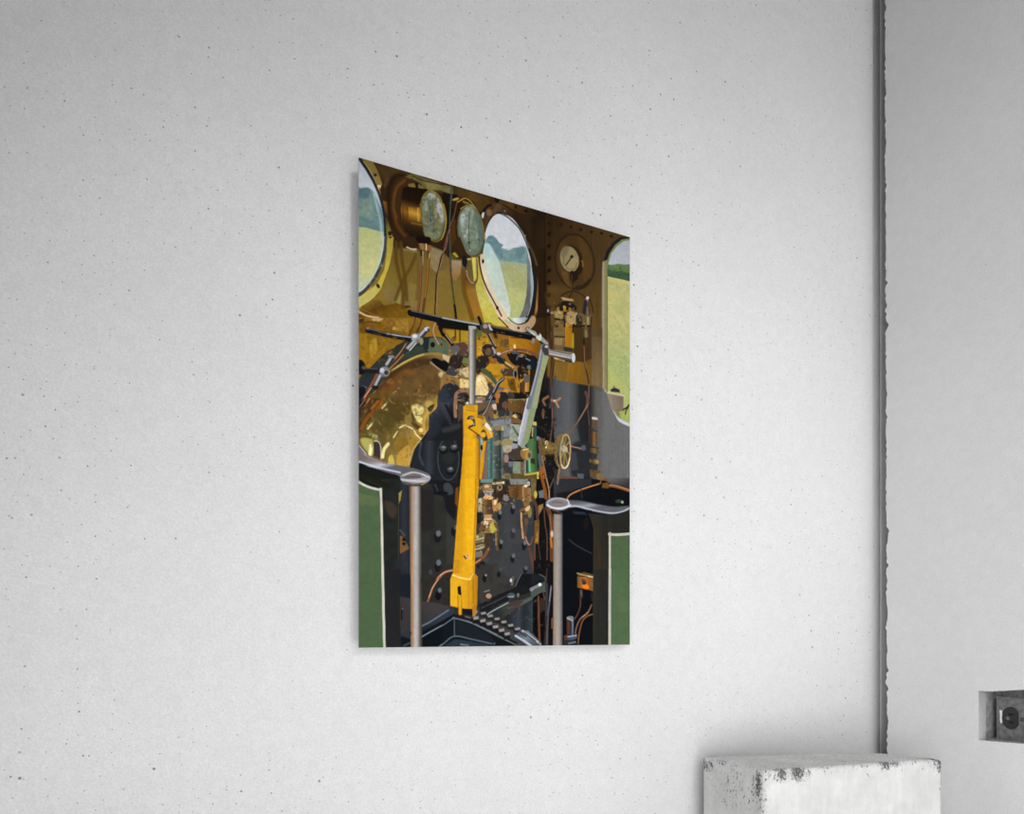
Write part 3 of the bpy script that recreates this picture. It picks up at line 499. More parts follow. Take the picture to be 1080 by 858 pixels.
('p','335.7,105.4 335.3,106.4 334.4,107.3 333.1,107.9 331.8,107.9 330.9,107.4 330.5,106.5 330.9,105.4 331.8,104.5 333.1,104.0 334.4,104.0 335.3,104.5',(224,206,210),0.00,0.83,1,1,0,0),
('s','329.9,112.1 327.5,123.6 326.7,132.0',(34,38,52),5.34,1.19,1,1,0,0),
('s','332.3,119.9 333.1,129.3',(120,116,150),1.49,0.83,1,1,0,0),
('s','336.3,105.3 341.2,118.1 342.8,126.1',(56,38,20),2.39,0.96,1,1,0,0),
('p','279.7,130.4 290.5,120.1 301.4,117.9 312.4,121.1 314.0,127.6 304.5,128.1 290.5,133.6',(30,26,20),0.00,1.16,1,1,0,0),
('p','281.2,130.1 285.9,127.8 285.9,135.9 282.0,136.7',(140,116,84),0.00,0.92,1,0,0,0),
('p','292.1,125.2 296.7,125.6 296.7,132.4 292.8,133.2',(206,146,20),0.00,0.93,1,0,0,0),
('p','301.4,126.1 306.1,126.5 304.5,130.9 301.4,131.5',(160,110,40),0.00,0.93,1,0,0,0),
('p','305.5,120.5 305.2,121.4 304.4,122.1 303.3,122.6 302.2,122.6 301.4,122.1 301.1,121.4 301.4,120.5 302.2,119.7 303.3,119.3 304.4,119.3 305.2,119.7',(90,96,104),0.00,0.82,1,1,0,0),
('p','277.4,136.2 292.1,133.3 292.1,144.2 278.2,146.2',(148,122,64),0.00,0.92,1,0,0,0),
('p','278.9,137.3 290.5,135.0 289.7,141.9 280.0,143.8',(164,138,80),0.00,1.15,1,0,0,0),
('s','278.2,146.8 295.2,145.6',(22,20,16),2.02,0.81,1,1,0,0),
('p','278.2,148.8 293.6,147.9 293.6,153.3 278.2,154.9',(120,96,50),0.00,1.04,1,0,0,0),
('p','279.7,155.9 284.3,155.1 285.1,163.0 278.9,164.2',(60,40,20),0.00,1.04,1,0,0,0),
('p','284.3,153.7 293.6,153.3 293.6,170.9 285.9,171.0',(132,96,44),0.00,1.04,1,0,0,0),
('p','278.2,164.3 287.4,163.9 287.4,170.7 278.2,171.7',(150,124,70),0.00,1.04,1,0,0,0),
('p','292.8,134.5 297.5,133.6 296.7,170.3 292.8,171.0',(46,34,16),0.00,1.04,1,0,0,0),
('p','314.0,131.7 339.6,129.5 339.6,144.6 314.0,148.1',(104,84,46),0.00,2.07,1,0,0,0),
('p','331.5,133.8 335.5,133.0 335.5,146.8 331.5,147.5',(160,140,90),0.00,0.95,1,0,0,0),
('s','312.4,151.1 336.3,146.6',(20,16,12),2.96,1.18,1,1,0,0),
('p','306.1,146.9 326.7,148.4 326.7,164.9 306.1,168.6',(28,22,14),0.00,2.06,1,0,0,0),
('p','295.9,148.8 307.7,146.6 307.7,171.1 296.7,173.1',[(296,160,(196,140,36)),(301,160,(188,130,24)),(308,160,(120,80,14))],0.00,1.05,1,0,0,0),
('p','315.1,138.6 313.8,143.8 310.2,148.1 305.3,150.3 300.5,149.9 296.9,147.0 295.6,142.4 296.9,137.2 300.5,133.0 305.3,130.7 310.2,131.1 313.8,133.9',(172,140,86),0.00,1.05,1,1,0,0.042),
('s','313.7,131.8 315.9,139.5 312.4,148.4',(224,200,150),1.47,0.94,1,1,0,0),
('s','298.3,134.8 296.7,146.0 301.4,149.8',(120,92,50),1.16,0.81,1,1,0,0),
('p','314.0,134.5 321.9,135.6 323.5,146.3 314.0,149.5',(50,42,28),0.00,1.18,1,1,0,0),
('s','329.9,148.5 329.9,156.1 330.7,162.8',(140,122,70),2.97,1.07,1,1,0,0),
('p','327.0,151.1 326.8,152.3 326.1,153.2 325.1,153.7 324.1,153.6 323.4,152.9 323.2,151.8 323.4,150.7 324.1,149.8 325.1,149.3 326.1,149.4 326.8,150.1',(150,124,40),0.00,0.95,1,1,0,0),
('s','269.0,132.5 269.8,143.1',(40,36,36),4.28,1.14,1,1,0,0),
('p','269.3,137.2 269.1,138.4 268.6,139.4 267.8,139.9 267.0,139.7 266.5,138.9 266.3,137.8 266.5,136.5 267.0,135.5 267.8,135.1 268.6,135.2 269.1,136.0',(150,156,166),0.00,0.80,1,1,0,0),
('p','277.4,138.7 277.0,139.7 275.9,140.6 274.3,141.1 272.8,141.2 271.7,140.7 271.3,139.9 271.7,138.8 272.8,137.9 274.3,137.4 275.9,137.3 277.0,137.8',(150,124,100),0.00,0.92,1,1,0,0),
('p','271.6,142.7 271.2,144.0 269.9,145.2 268.3,145.8 266.6,145.8 265.4,145.2 264.9,144.0 265.4,142.8 266.6,141.6 268.3,141.0 269.9,141.0 271.2,141.6',(22,20,18),0.00,0.91,1,1,0,0),
('s','269.0,147.3 270.5,164.4',(54,36,16),5.71,2.00,1,1,0,0),
('s','339.6,132.2 337.9,161.5',(58,40,30),2.09,1.07,1,1,0,0),
('p','262.9,112.4 278.2,111.9 290.5,120.1 279.7,133.1 266.0,130.5',(78,54,22),0.00,4.87,0.5,1,0,0),
('d','276.6,123.0 342.8,126.1 339.6,181.9 276.6,187.4',[(24,18,10),(60,42,18),(120,90,46),(176,140,84),(224,196,140),(36,30,24)],2.00,90,0.5,0,1,0),
('p','406.9,-0.8 389.1,4.2 375.7,15.9 365.7,29.5 360.8,44.5 359.1,74.1 406.9,63.8',(30,30,34),0.00,0.61,1,0,0,0),
('p','406.9,1.6 392.5,6.9 380.7,17.5 370.7,32.5 365.7,46.2 364.1,73.1 406.9,63.8',(116,128,66),0.00,0.74,1,0,0,0),
('s','360.8,52.9 360.4,75.3',(84,70,42),4.54,0.97,1,1,0,0),
('p','406.9,4.4 395.8,8.5 384.0,18.8 374.0,31.7 369.4,45.4 366.7,54.3 366.7,72.5 406.9,63.8',[(387,10,(170,174,180)),(387,44,(180,186,196))],0.00,0.74,1,0,0,0),
('p','366.7,50.2 375.7,48.4 385.7,44.4 395.8,43.6 406.9,40.3 406.9,70.9 366.7,79.5',(96,124,70),0.00,1.23,1,0,0,0.077),
('p','366.7,55.7 377.3,57.6 387.4,55.3 406.9,53.8 406.9,70.9 370.7,71.6 366.7,69.7',(58,88,58),0.00,2.46,1,0,0,0.098),
('p','366.7,69.7 377.3,68.8 392.5,68.6 406.9,67.7 406.9,269.6 389.1,264.9 366.7,247.0',[(386,73,(184,180,116)),(386,101,(194,186,112)),(386,139,(188,184,110)),(386,181,(168,178,108)),(386,223,(174,180,100))],0.00,0.74,1,0,0,0.049),
('s','366.7,68.6 377.3,68.2 392.5,67.7 406.9,67.3',(196,190,140),2.46,0.74,1,1,0,0),
('s','366.7,72.5 406.9,69.4',(220,196,70),2.46,1.48,0.7,1,0,0),
('p','370.7,89.8 387.4,89.1 392.5,96.5 382.4,102.8 370.7,99.6',(204,188,108),0.00,7.67,0.7,1,0,0),
('p','379.0,102.1 392.5,92.3 406.1,102.3 399.2,117.8 382.4,118.3',(172,176,108),0.00,7.72,0.6,1,0,0),
('p','382.4,185.7 399.2,178.6 406.1,200.2 399.2,215.4 382.4,212.4 375.7,199.5',(156,174,106),0.00,9.26,0.6,1,0,0.042),
('p','369.0,208.9 382.4,212.4 387.4,228.5 372.3,230.8',(180,184,96),0.00,6.12,0.6,1,0,0),
('d','367.4,51.4 406.1,45.5 406.1,65.4 367.4,65.4',[(44,72,44),(90,118,66),(60,92,54),(30,56,36)],1.88,60,0.4,0,25,0),
('d','367.4,76.5 406.1,71.0 406.1,255.5 375.7,238.7',[(206,194,126),(168,176,104),(186,192,116),(196,184,100),(150,160,98)],2.75,260,0.22,0,26,0),
('p','357.8,59.1 358.5,47.9 366.4,43.3 367.4,79.3 367.4,235.7 377.3,251.1 392.5,267.3 406.9,278.1 406.9,286.6 389.1,281.8 372.3,265.8 360.8,245.1 355.8,220.8',[(356,123,(132,124,92)),(360,123,(158,156,126)),(363,123,(132,126,84)),(367,123,(140,130,70))],0.00,1.10,1,0,0,0),
('s','366.5,57.2 367.0,135.2 367.0,235.8',(116,110,54),1.67,0.85,0.8,1,0,0),
('s','356.8,81.6 357.2,234.5',(88,78,58),1.81,1.21,0.7,1,0,0),
('s','362.4,236.5 370.7,257.6 385.7,273.8 407.8,282.3',(196,198,210),2.91,1.35,1,1,0,0),
('p','368.2,238.4 395.8,237.9 395.0,264.1 368.2,263.5',[(369,248,(140,124,106)),(396,248,(126,110,92))],0.00,0.86,1,0,3,0.06),
('s','367.7,238.5 395.8,238.8',(206,188,160),2.45,0.74,1,1,0,0),
('p','371.5,233.7 379.0,229.1 387.4,230.6 389.9,235.2 374.0,236.1',(44,46,56),0.00,0.86,1,0,0,0),
('s','377.3,228.6 379.8,227.6',(90,84,70),1.53,0.73,1,1,0,0),
('p','382.4,258.8 395.0,261.3 387.4,269.4 380.7,263.2',(128,112,84),0.00,0.98,1,0,0,0),
('p','387.4,263.7 399.2,260.7 406.9,256.8 406.9,282.4 392.5,277.2',(156,170,80),0.00,0.99,1,0,0,0.0525),
('s','395.0,259.9 405.2,252.8',(50,50,44),2.17,0.74,1,1,0,0),
('s','400.1,257.8 399.2,265.7',(60,58,52),2.17,0.74,1,1,0,0),
('s','404.3,251.5 402.6,257.4',(40,40,44),2.49,0.75,1,1,0,0),
('s','360.8,246.4 370.7,261.8 382.4,272.8 395.8,278.8 406.9,280.7',(176,180,192),5.22,1.23,1,1,0,0),
('s','364.1,251.6 374.0,265.5 387.4,275.7 406.9,281.8',(216,218,228),1.84,0.98,0.8,1,0,0),
('p','278.2,208.6 323.5,201.1 359.1,202.2 358.3,232.9 336.3,233.4 281.2,233.7 276.6,222.3',[(301,205,(126,92,30)),(301,213,(152,106,24)),(301,231,(140,94,14)),(349,215,(110,80,26))],0.00,2.06,1,0,3,0.05),
('p','339.6,147.4 358.3,143.9 358.3,232.9 339.6,230.2',[(340,161,(88,66,34)),(349,159,(112,90,60)),(358,158,(96,76,46)),(349,223,(124,98,62))],0.00,2.10,1,0,3,0.05),
('p','309.2,153.1 339.6,147.4 339.6,192.9 326.7,200.6 309.2,200.8',(70,48,18),0.00,2.37,1,0,3,0.075),
('p','264.5,233.6 281.2,233.0 336.3,233.4 359.1,232.8 365.7,240.2 374.0,261.3 387.4,279.2 406.9,285.2 406.9,361.9 264.5,375.2',[(266,255,(24,24,26)),(280,255,(74,75,78)),(301,255,(92,93,96)),(312,255,(70,72,74)),(320,255,(34,36,38)),(336,255,(30,32,36)),(346,255,(84,82,76)),(362,255,(104,104,104))],0.00,0.96,1,0,3,0.03),
('s','347.7,235.9 355.8,236.0',(80,72,64),3.91,3.61,0.6,1,0,0),
('p','276.6,159.2 295.2,155.7 295.2,190.9 281.2,192.0 276.6,183.4',(120,96,52),0.00,1.15,1,0,0,0.105),
('p','278.2,173.7 291.3,172.0 290.5,182.3 278.9,183.0',(150,120,70),0.00,1.04,1,0,0,0),
('s','278.2,172.1 295.2,169.9',(40,30,14),1.73,0.92,1,1,0,0),
('p','282.0,184.5 290.5,183.6 290.5,190.4 282.0,190.5',(110,86,56),0.00,1.04,1,0,0,0),
('p','295.2,155.7 306.1,153.7 306.1,182.9 295.9,183.3',[(295,169,(190,140,40)),(298,169,(176,112,10)),(306,169,(170,108,12))],0.00,0.93,1,0,0,0),
('p','306.1,161.8 310.0,162.5 310.0,182.9 306.1,183.6',(160,140,30),0.00,0.94,1,0,0,0),
('p','292.1,184.0 307.7,184.0 307.7,188.8 293.6,189.8',(52,46,46),0.00,1.05,1,0,0,0),
('s','269.0,168.7 275.1,202.4 272.8,229.6',(64,42,24),5.72,2.00,1,1,3,0.1),
('s','275.1,159.5 275.9,202.3',(80,52,36),2.87,0.92,1,1,0,0),
('s','276.6,203.5 274.3,216.0 272.1,235.1 273.9,256.3',(98,62,40),1.86,0.80,1,1,0,0),
('s','280.0,228.5 276.6,245.2 274.3,261.6 270.5,274.2',(66,70,80),2.29,0.92,1,1,0,0),
('p','325.9,150.0 333.1,148.6 334.7,162.1 326.7,166.3',(90,78,50),0.00,1.07,1,0,0,0),
('s','329.9,154.7 330.7,162.8',(130,118,70),2.97,1.07,1,1,0,0),
('s','327.0,166.2 326.7,175.9',(26,26,24),2.67,0.83,1,1,0,0),
('s','326.7,175.9 327.0,196.4 331.5,214.9 335.0,230.9 335.0,247.4 331.5,267.2',(66,40,34),2.67,0.71,1,1,0,0),
('s','327.0,177.2 327.7,196.3 330.7,209.5',(150,106,76),1.04,0.59,1,1,0,0),
('s','338.3,147.6 337.9,169.8 336.7,186.5 333.1,195.4',(74,46,36),2.09,0.83,1,1,0,0),
('s','329.9,244.0 333.1,253.2 331.5,265.8',(90,64,52),5.35,1.07,1,1,0,0),
('s','335.0,230.9 335.0,250.2',(150,110,86),1.19,0.71,1,1,0,0),
('p','276.6,304.2 285.9,296.4 304.5,289.9 314.0,296.9 320.3,318.0 306.1,319.6 279.7,320.0',(84,88,90),0.00,4.36,0.6,1,0,0.042),
('p','307.7,322.2 337.9,318.7 336.3,360.2 306.1,365.9',(38,40,44),0.00,7.38,1,1,0,0),
('p','246.4,278.8 273.6,275.1 278.2,322.9 255.4,325.5 246.4,310.6',(18,20,22),0.00,1.99,1,0,0,0),
('p','253.9,344.3 285.9,340.8 285.9,375.9 253.9,378.9',(20,22,24),0.00,1.37,1,0,0,0),
('p','299.8,331.2 314.0,332.4 317.1,356.6 301.4,360.9',(72,76,78),0.00,4.39,0.6,0,0,0),
('s','273.9,256.3 274.8,280.3 273.9,300.6 271.3,321.0',(104,64,44),2.15,0.80,1,1,0,0),
('s','273.9,275.1 274.8,293.7',(150,100,72),0.86,0.57,1,1,0,0),
('s','334.7,258.5 326.7,271.9 314.0,291.4 300.6,307.4',(118,82,60),2.21,0.71,1,1,0,0),
('s','333.1,261.4 317.1,286.9',(160,124,100),0.74,0.47,1,1,0,0),
('s','333.4,266.9 336.0,285.8 336.0,316.2',(64,46,38),2.68,0.83,1,1,0,0),
('s','333.9,269.6 335.5,290.0',(120,86,66),0.89,0.60,1,1,0,0),
('s','304.5,324.6 325.1,326.3',(166,126,110),1.76,0.71,1,1,0,0),
('p','321.9,323.3 328.3,320.5 329.9,326.5 323.5,328.6',(84,84,98),0.00,1.07,1,1,0,0),
('p','341.2,278.3 349.3,277.2 349.3,292.4 340.4,293.6',(96,74,48),0.00,1.08,1,0,0,0.105),
('s','342.0,279.5 348.5,279.4',(200,196,190),3.90,1.08,1,1,0,0.105),
('s','341.2,297.6 349.3,297.3',(60,42,22),1.50,0.72,1,1,0,0),
('p','340.4,299.1 349.3,298.0 348.5,318.9 339.6,319.9',[(340,310,(74,48,22)),(344,310,(132,96,52)),(349,310,(84,60,32))],0.00,1.08,1,0,0,0),
('p','337.1,321.5 351.7,322.0 350.9,329.7 336.3,329.9',[(336,327,(60,44,20)),(344,327,(128,100,52)),(352,327,(80,62,38))],0.00,1.08,1,0,0,0),
('s','337.1,322.2 351.7,322.0',(46,34,18),1.20,0.72,1,1,0,0),
('p','339.6,330.9 349.3,331.2 347.7,338.3 339.6,337.8',(52,48,42),0.00,1.08,1,0,0,0),
('p','336.3,339.5 352.6,339.9 352.6,344.8 336.3,344.4',[(336,341,(130,104,56)),(341,342,(80,60,30)),(349,341,(166,140,80)),(353,341,(140,112,56))],0.00,0.96,1,0,0,0),
('p','337.9,346.3 350.9,346.3 349.3,354.8 337.9,354.5',(52,46,40),0.00,1.20,1,0,0,0),
('p','336.3,354.7 354.2,355.7 355.0,365.3 337.1,365.7',(92,70,40),0.00,1.44,1,0,0,0.105),
('p','347.7,360.5 355.8,358.3 359.1,366.4 354.2,373.8 349.3,367.3',(130,98,58),0.00,1.21,1,1,0,0),
('p','359.1,365.0 370.7,365.3 369.9,372.3 360.8,373.2',(120,78,40),0.00,1.21,1,0,0,0),
('s','355.0,366.7 356.7,373.5',(170,104,50),2.11,0.85,1,1,0,0),
('s','285.9,371.2 298.3,369.3 314.0,369.9',(110,70,50),3.49,1.16,1,1,0,0),
('p','315.6,362.2 326.7,362.5 325.9,369.5 315.6,369.1',(84,90,96),0.00,1.18,1,0,0,0),
('p','253.9,324.3 270.5,321.1 282.8,325.0 284.3,338.3 256.9,344.0 252.4,332.5',(110,84,38),0.00,1.14,1,0,0,0.1225),
('p','263.7,323.9 263.1,326.3 261.4,328.2 259.2,329.1 256.9,328.7 255.3,327.2 254.7,324.9 255.3,322.5 256.9,320.6 259.2,319.7 261.4,320.1 263.1,321.6',(170,128,70),0.00,1.13,1,1,0,0),
('p','268.3,324.0 267.8,325.7 266.7,327.1 265.2,327.7 263.7,327.4 262.6,326.3 262.2,324.7 262.6,323.0 263.7,321.6 265.2,321.0 266.7,321.3 267.8,322.4',(214,186,120),0.00,0.91,1,1,0,0),
('p','276.8,329.7 276.1,331.7 274.0,333.3 271.3,334.1 268.6,333.9 266.6,332.8 265.8,331.0 266.6,329.0 268.6,327.4 271.3,326.6 274.0,326.8 276.1,327.9',(134,112,50),0.00,1.03,1,1,0,0),
('p','266.0,330.3 265.8,331.2 265.2,332.0 264.5,332.3 263.7,332.2 263.2,331.5 262.9,330.6 263.2,329.7 263.7,328.9 264.5,328.6 265.2,328.8 265.8,329.4',(240,220,150),0.00,0.80,1,1,0,0),
('s','258.4,341.8 270.5,341.4 282.8,338.5',(44,32,14),2.57,1.03,1,1,0,0),
('p','249.4,316.9 256.9,318.7 253.9,323.0 250.2,322.1',(120,126,140),0.00,0.90,1,1,0,0),
('s','302.5,332.9 300.9,342.0 297.9,349.7 293.8,354.9 289.4,356.9 285.3,355.3 282.1,350.4 280.3,342.9 280.2,334.1 281.7,325.1 284.7,317.4 288.7,312.1 293.1,310.1 297.3,311.6 300.5,316.5 302.3,324.0 302.5,332.9',(150,120,70),3.19,0.81,1,1,0,0),
('p','281.2,314.4 290.5,309.3 285.9,323.3 282.8,338.5 284.3,351.8 279.7,341.5 278.2,329.6',(120,96,52),0.00,1.15,1,1,0,0.105),
('p','303.9,331.8 302.1,342.8 298.4,351.0 293.9,354.2 289.7,351.5 287.0,343.7 286.5,333.0 288.3,322.0 291.9,313.9 296.5,310.6 300.7,313.2 303.4,321.0',(74,60,44),0.00,0.93,1,1,0,0),
('s','293.6,329.2 296.7,313.0',(148,124,74),2.32,1.39,1,1,0,0),
('s','293.6,329.2 301.1,319.6',(148,124,74),2.33,1.40,1,1,0,0),
('s','293.6,329.2 302.5,335.7',(148,124,74),2.33,1.40,1,1,0,0),
('s','293.6,329.2 298.7,349.4',(148,124,74),2.32,1.39,1,1,0,0),
('s','293.6,329.2 293.6,351.8',(148,124,74),2.32,1.39,1,1,0,0),
('s','293.6,329.2 288.7,342.9',(148,124,74),2.32,1.39,1,1,0,0),
('s','293.6,329.2 288.0,328.1',(148,124,74),2.32,1.39,1,1,0,0),
('s','293.6,329.2 291.4,315.8',(148,124,74),2.32,1.39,1,1,0,0),
('p','296.6,328.9 296.1,331.4 294.7,333.3 292.8,334.1 291.0,333.7 289.6,332.1 289.1,329.7 289.6,327.2 291.0,325.3 292.8,324.4 294.7,324.8 296.1,326.5',(176,168,150),0.00,1.04,1,1,0,0),
('p','293.3,327.9 293.1,328.8 292.5,329.6 291.7,329.9 291.0,329.8 290.4,329.1 290.2,328.2 290.4,327.3 291.0,326.5 291.7,326.2 292.5,326.3 293.1,326.9',(120,126,150),0.00,0.81,1,1,0,0),
('p','299.7,329.9 299.4,331.9 298.6,333.5 297.5,334.2 296.4,333.7 295.6,332.3 295.3,330.4 295.6,328.3 296.4,326.7 297.5,326.0 298.6,326.5 299.4,327.9',(196,176,110),0.00,0.93,1,1,0,0),
('s','303.9,332.2 302.7,341.5 300.4,349.4 297.4,354.7 294.0,356.7 290.9,355.1 288.5,350.0 287.2,342.4 287.1,333.3 288.3,324.1 290.6,316.3 293.6,310.9 296.9,308.8 300.0,310.4 302.4,315.4 303.8,323.1 303.9,332.2',(156,130,76),2.47,1.05,1,1,0,0),
('s','303.9,331.9 302.8,340.9 300.6,348.7 297.8,353.9 294.7,355.8 291.8,354.2 289.6,349.3 288.4,341.8 288.3,332.9 289.5,324.0 291.6,316.3 294.4,311.0 297.5,309.0 300.4,310.6 302.6,315.5 303.8,323.0 303.9,331.9',(214,192,136),0.87,0.81,0.7,1,0,0),
('s','289.0,352.7 293.6,357.6 299.8,352.9 303.3,341.7',(244,228,170),1.31,0.70,1,1,0,0),
('s','282.0,352.0 278.9,347.0 280.0,341.5',(120,94,50),2.01,0.92,1,1,0,0),
('s','259.9,343.6 261.4,347.5',(120,80,50),4.26,0.91,1,1,0,0),
('s','287.4,356.9 284.3,368.0 282.0,380.3',(112,82,64),4.32,0.81,1,1,0,0),
('s','285.9,358.4 282.8,378.9',(170,136,110),1.15,0.58,1,1,0,0),
('s','281.2,365.6 273.6,381.1',(60,44,38),2.87,0.92,1,1,0,0),
('s','257.2,343.9 261.4,359.5 266.7,381.7',(150,116,70),2.13,0.68,1,1,0,0),
('s','255.4,344.1 256.6,354.6 254.7,365.5',(96,106,112),3.11,0.90,1,1,0,0),
('s','256.2,365.3 257.7,373.2 259.9,382.3',(176,96,24),4.25,0.91,1,1,0,0),
('s','259.9,343.6 262.9,346.0 259.9,351.6',(140,96,64),1.70,0.68,1,1,0,0),
('p','0.4,199.3 71.8,185.5 94.9,181.0 94.9,199.5 69.3,206.7 54.2,220.4 32.1,237.5 15.1,258.3 0.4,276.0',[(8,198,(140,100,18)),(20,205,(126,84,14)),(13,227,(146,104,14)),(10,251,(160,112,10))],0.00,0.78,1,0,0,0.0875),
('p','15.1,226.2 22.3,221.3 23.6,234.2 17.5,246.0 13.9,237.1',(176,136,30),0.00,2.63,1,1,3,0.075),
('p','0.8,218.1 9.1,217.8 11.5,232.7 5.6,248.0 0.8,241.7',(160,118,18),0.00,3.56,0.7,1,3,0.075),
('p','0.8,201.6 6.8,199.3 4.4,205.6 0.8,206.3',(70,46,30),0.00,1.66,1,1,0,0),
('p','18.7,195.8 30.8,194.6 24.8,199.4 17.5,199.6',(200,168,110),0.00,1.68,1,1,0,0),
('s','2.0,205.5 15.1,201.8 27.2,200.7',(86,58,20),1.67,0.95,1,1,0,0),
('s','2.6,207.2 11.5,210.2',(120,80,20),3.56,2.14,1,1,0,0),
('p','32.1,198.0 44.3,193.2 46.8,203.6 35.7,203.3',(140,96,30),0.00,2.19,1,1,0,0.1225),
('p','48.3,203.6 47.9,204.6 46.8,205.5 45.3,206.0 43.8,206.1 42.7,205.6 42.4,204.7 42.7,203.6 43.8,202.7 45.3,202.2 46.8,202.2 47.9,202.7',(216,190,120),0.00,1.17,0.7,1,0,0),
('p','46.8,192.7 64.3,188.2 64.3,206.4 48.0,207.0',(156,116,34),0.00,2.46,1,0,0,0.07),
('p','0.8,212.2 9.1,209.5 10.3,216.4 3.2,217.7',(110,72,12),0.00,1.66,1,1,0,0),
('p','0.4,276.0 15.1,258.3 32.1,238.7 53.0,221.8 64.3,214.9 82.0,208.7 102.7,204.3 121.2,207.2 131.9,215.3 131.9,226.7 108.0,225.7 89.8,230.1 69.3,239.7 50.5,254.9 35.7,269.3 19.9,286.1 7.9,299.7 0.4,300.8',(44,50,44),0.00,0.99,1,1,1,0.125),
('p','89.8,211.6 102.7,205.5 115.9,209.4 122.5,217.0 118.5,225.2 102.7,226.6 91.0,226.1',(84,100,76),0.00,1.22,1,1,1,0.075),
('p','100.0,215.3 99.6,217.1 98.4,218.6 96.9,219.3 95.3,219.1 94.2,218.1 93.8,216.4 94.2,214.6 95.3,213.1 96.9,212.4 98.4,212.6 99.6,213.7',(16,18,14),0.00,0.81,1,1,0,0),
('p','112.3,213.8 112.0,215.3 111.1,216.6 109.9,217.2 108.8,217.0 107.9,216.0 107.6,214.6 107.9,213.0 108.8,211.8 109.9,211.2 111.1,211.4 112.0,212.3',(24,28,22),0.00,0.82,1,1,0,0),
('p','64.3,228.3 82.0,220.3 84.6,228.5 69.3,236.0 54.2,242.2',(50,62,52),0.00,2.74,1,1,0,0),
('p','84.0,208.9 92.3,208.0 91.0,222.4 84.6,224.8',(34,40,50),0.00,1.21,1,0,0,0),
('p','3.2,274.4 12.7,270.5 19.9,278.9 10.3,287.5 3.2,283.8',(38,46,52),0.00,1.67,1,1,0,0),
('s','5.6,283.5 10.3,285.1',(110,120,130),1.66,0.95,0.6,1,0,0),
('p','0.4,286.6 6.8,283.3 9.1,292.4 3.2,300.4 0.4,300.8',(18,22,28),0.00,0.95,1,0,0,0),
('p','35.7,266.9 50.5,252.5 69.3,238.4 89.8,228.8 105.3,224.9 119.8,225.6 131.9,229.2 148.1,241.6 161.8,257.3 161.8,282.8 13.9,303.6 24.8,283.0',[(32,295,(86,58,26)),(57,266,(92,64,28)),(95,245,(108,80,40)),(121,251,(140,108,56))],0.00,0.81,1,1,2,0.125),
('s','39.4,261.5 53.0,249.7 69.3,238.4 84.6,230.7 102.7,226.6 119.8,226.2',(150,122,50),3.25,1.00,1,1,0,0),
('s','43.1,257.9 56.7,246.6 71.8,236.8 84.6,230.5',(206,180,90),1.24,0.79,1,1,0,0),
('p','35.7,265.7 53.0,252.1 71.8,240.5 89.8,235.0 108.0,236.9 92.3,242.0 69.3,251.9 48.0,267.4 35.7,283.7',(74,50,22),0.00,3.22,1,1,1,0.1),
('p','53.0,266.6 69.3,254.3 89.8,251.0 105.3,256.0 108.0,265.5 92.3,275.3 69.3,273.8 50.5,279.1',(110,72,34),0.00,5.01,0.7,1,1,0.125),
('p','19.9,294.4 35.7,276.5 54.2,256.7 71.8,253.9 48.0,279.5 35.7,294.5',(124,74,24),0.00,4.88,0.8,1,1,0.1),
('p','82.0,267.0 81.4,270.2 79.5,272.7 76.9,273.9 74.4,273.5 72.5,271.5 71.8,268.6 72.5,265.4 74.4,262.9 76.9,261.7 79.5,262.1 81.4,264.0',(176,110,56),0.00,4.50,0.7,1,0,0),
('p','116.7,251.7 115.9,254.1 113.6,256.1 110.6,257.1 107.6,257.0 105.4,255.7 104.6,253.6 105.4,251.2 107.6,249.3 110.6,248.2 113.6,248.3 115.9,249.6',(206,176,120),0.00,3.07,1,1,0,0.07),
('s','38.2,295.4 43.1,287.5 48.0,283.7',(176,164,84),1.71,0.98,1,1,0,0),
('p','53.1,279.3 52.9,280.0 52.1,280.5 51.1,280.8 50.1,280.8 49.4,280.5 49.2,279.9 49.4,279.3 50.1,278.7 51.1,278.4 52.1,278.4 52.9,278.8',(210,190,120),0.00,0.88,0.8,1,0,0),
('p','94.9,235.4 102.7,232.8 115.9,238.1 122.5,245.8 113.2,249.7 102.7,244.0',(14,14,16),0.00,0.82,1,1,0,0),
('s','93.6,239.3 105.3,246.0 115.9,250.6',(166,140,100),2.04,0.92,1,1,0,0),
('p','110.6,229.0 121.2,227.2 121.2,236.0 113.2,236.0',(200,176,120),0.00,1.23,1,0,0,0.105),
('p','121.2,246.0 131.9,251.8 131.9,264.4 118.5,262.6 108.0,260.5',(214,180,120),0.00,3.10,0.7,1,0,0.105),
('s','73.1,185.2 69.9,196.8 64.9,210.0',(92,52,30),2.11,0.60,1,1,0,0),
('s','72.1,186.6 69.3,196.9',(150,96,60),0.75,0.40,1,1,0,0),
('s','82.0,183.5 79.5,193.8 75.0,204.4',(80,44,26),2.13,0.60,1,1,0,0),
('s','80.8,186.2 78.5,195.2',(140,84,52),0.75,0.40,1,1,0,0),
('s','61.8,219.6 54.2,232.5 45.6,243.7 32.1,256.7 19.9,274.2 5.6,298.9',(110,62,32),2.43,0.68,1,1,0,0),
('s','60.5,221.1 53.6,232.6 46.2,242.3',(220,150,100),0.74,0.49,1,1,0,0),
('s','57.4,235.6 49.3,245.4 38.2,258.1 36.9,261.9',(170,108,40),1.71,0.59,1,1,0,0),
('s','22.9,266.5 15.1,282.0 6.8,298.7',(140,78,46),2.63,0.67,1,1,0,0),
('s','15.7,284.3 7.4,297.4',(230,170,130),0.95,0.48,1,1,0,0),
('s','21.7,287.0 13.9,297.7',(120,66,40),2.39,0.67,1,1,0,0),
('s','19.9,288.5 13.9,297.1',(200,140,110),0.72,0.48,1,1,0,0),
('s','11.5,213.2 35.7,214.1 68.1,214.0',(20,24,32),6.56,0.78,1,1,0,0),
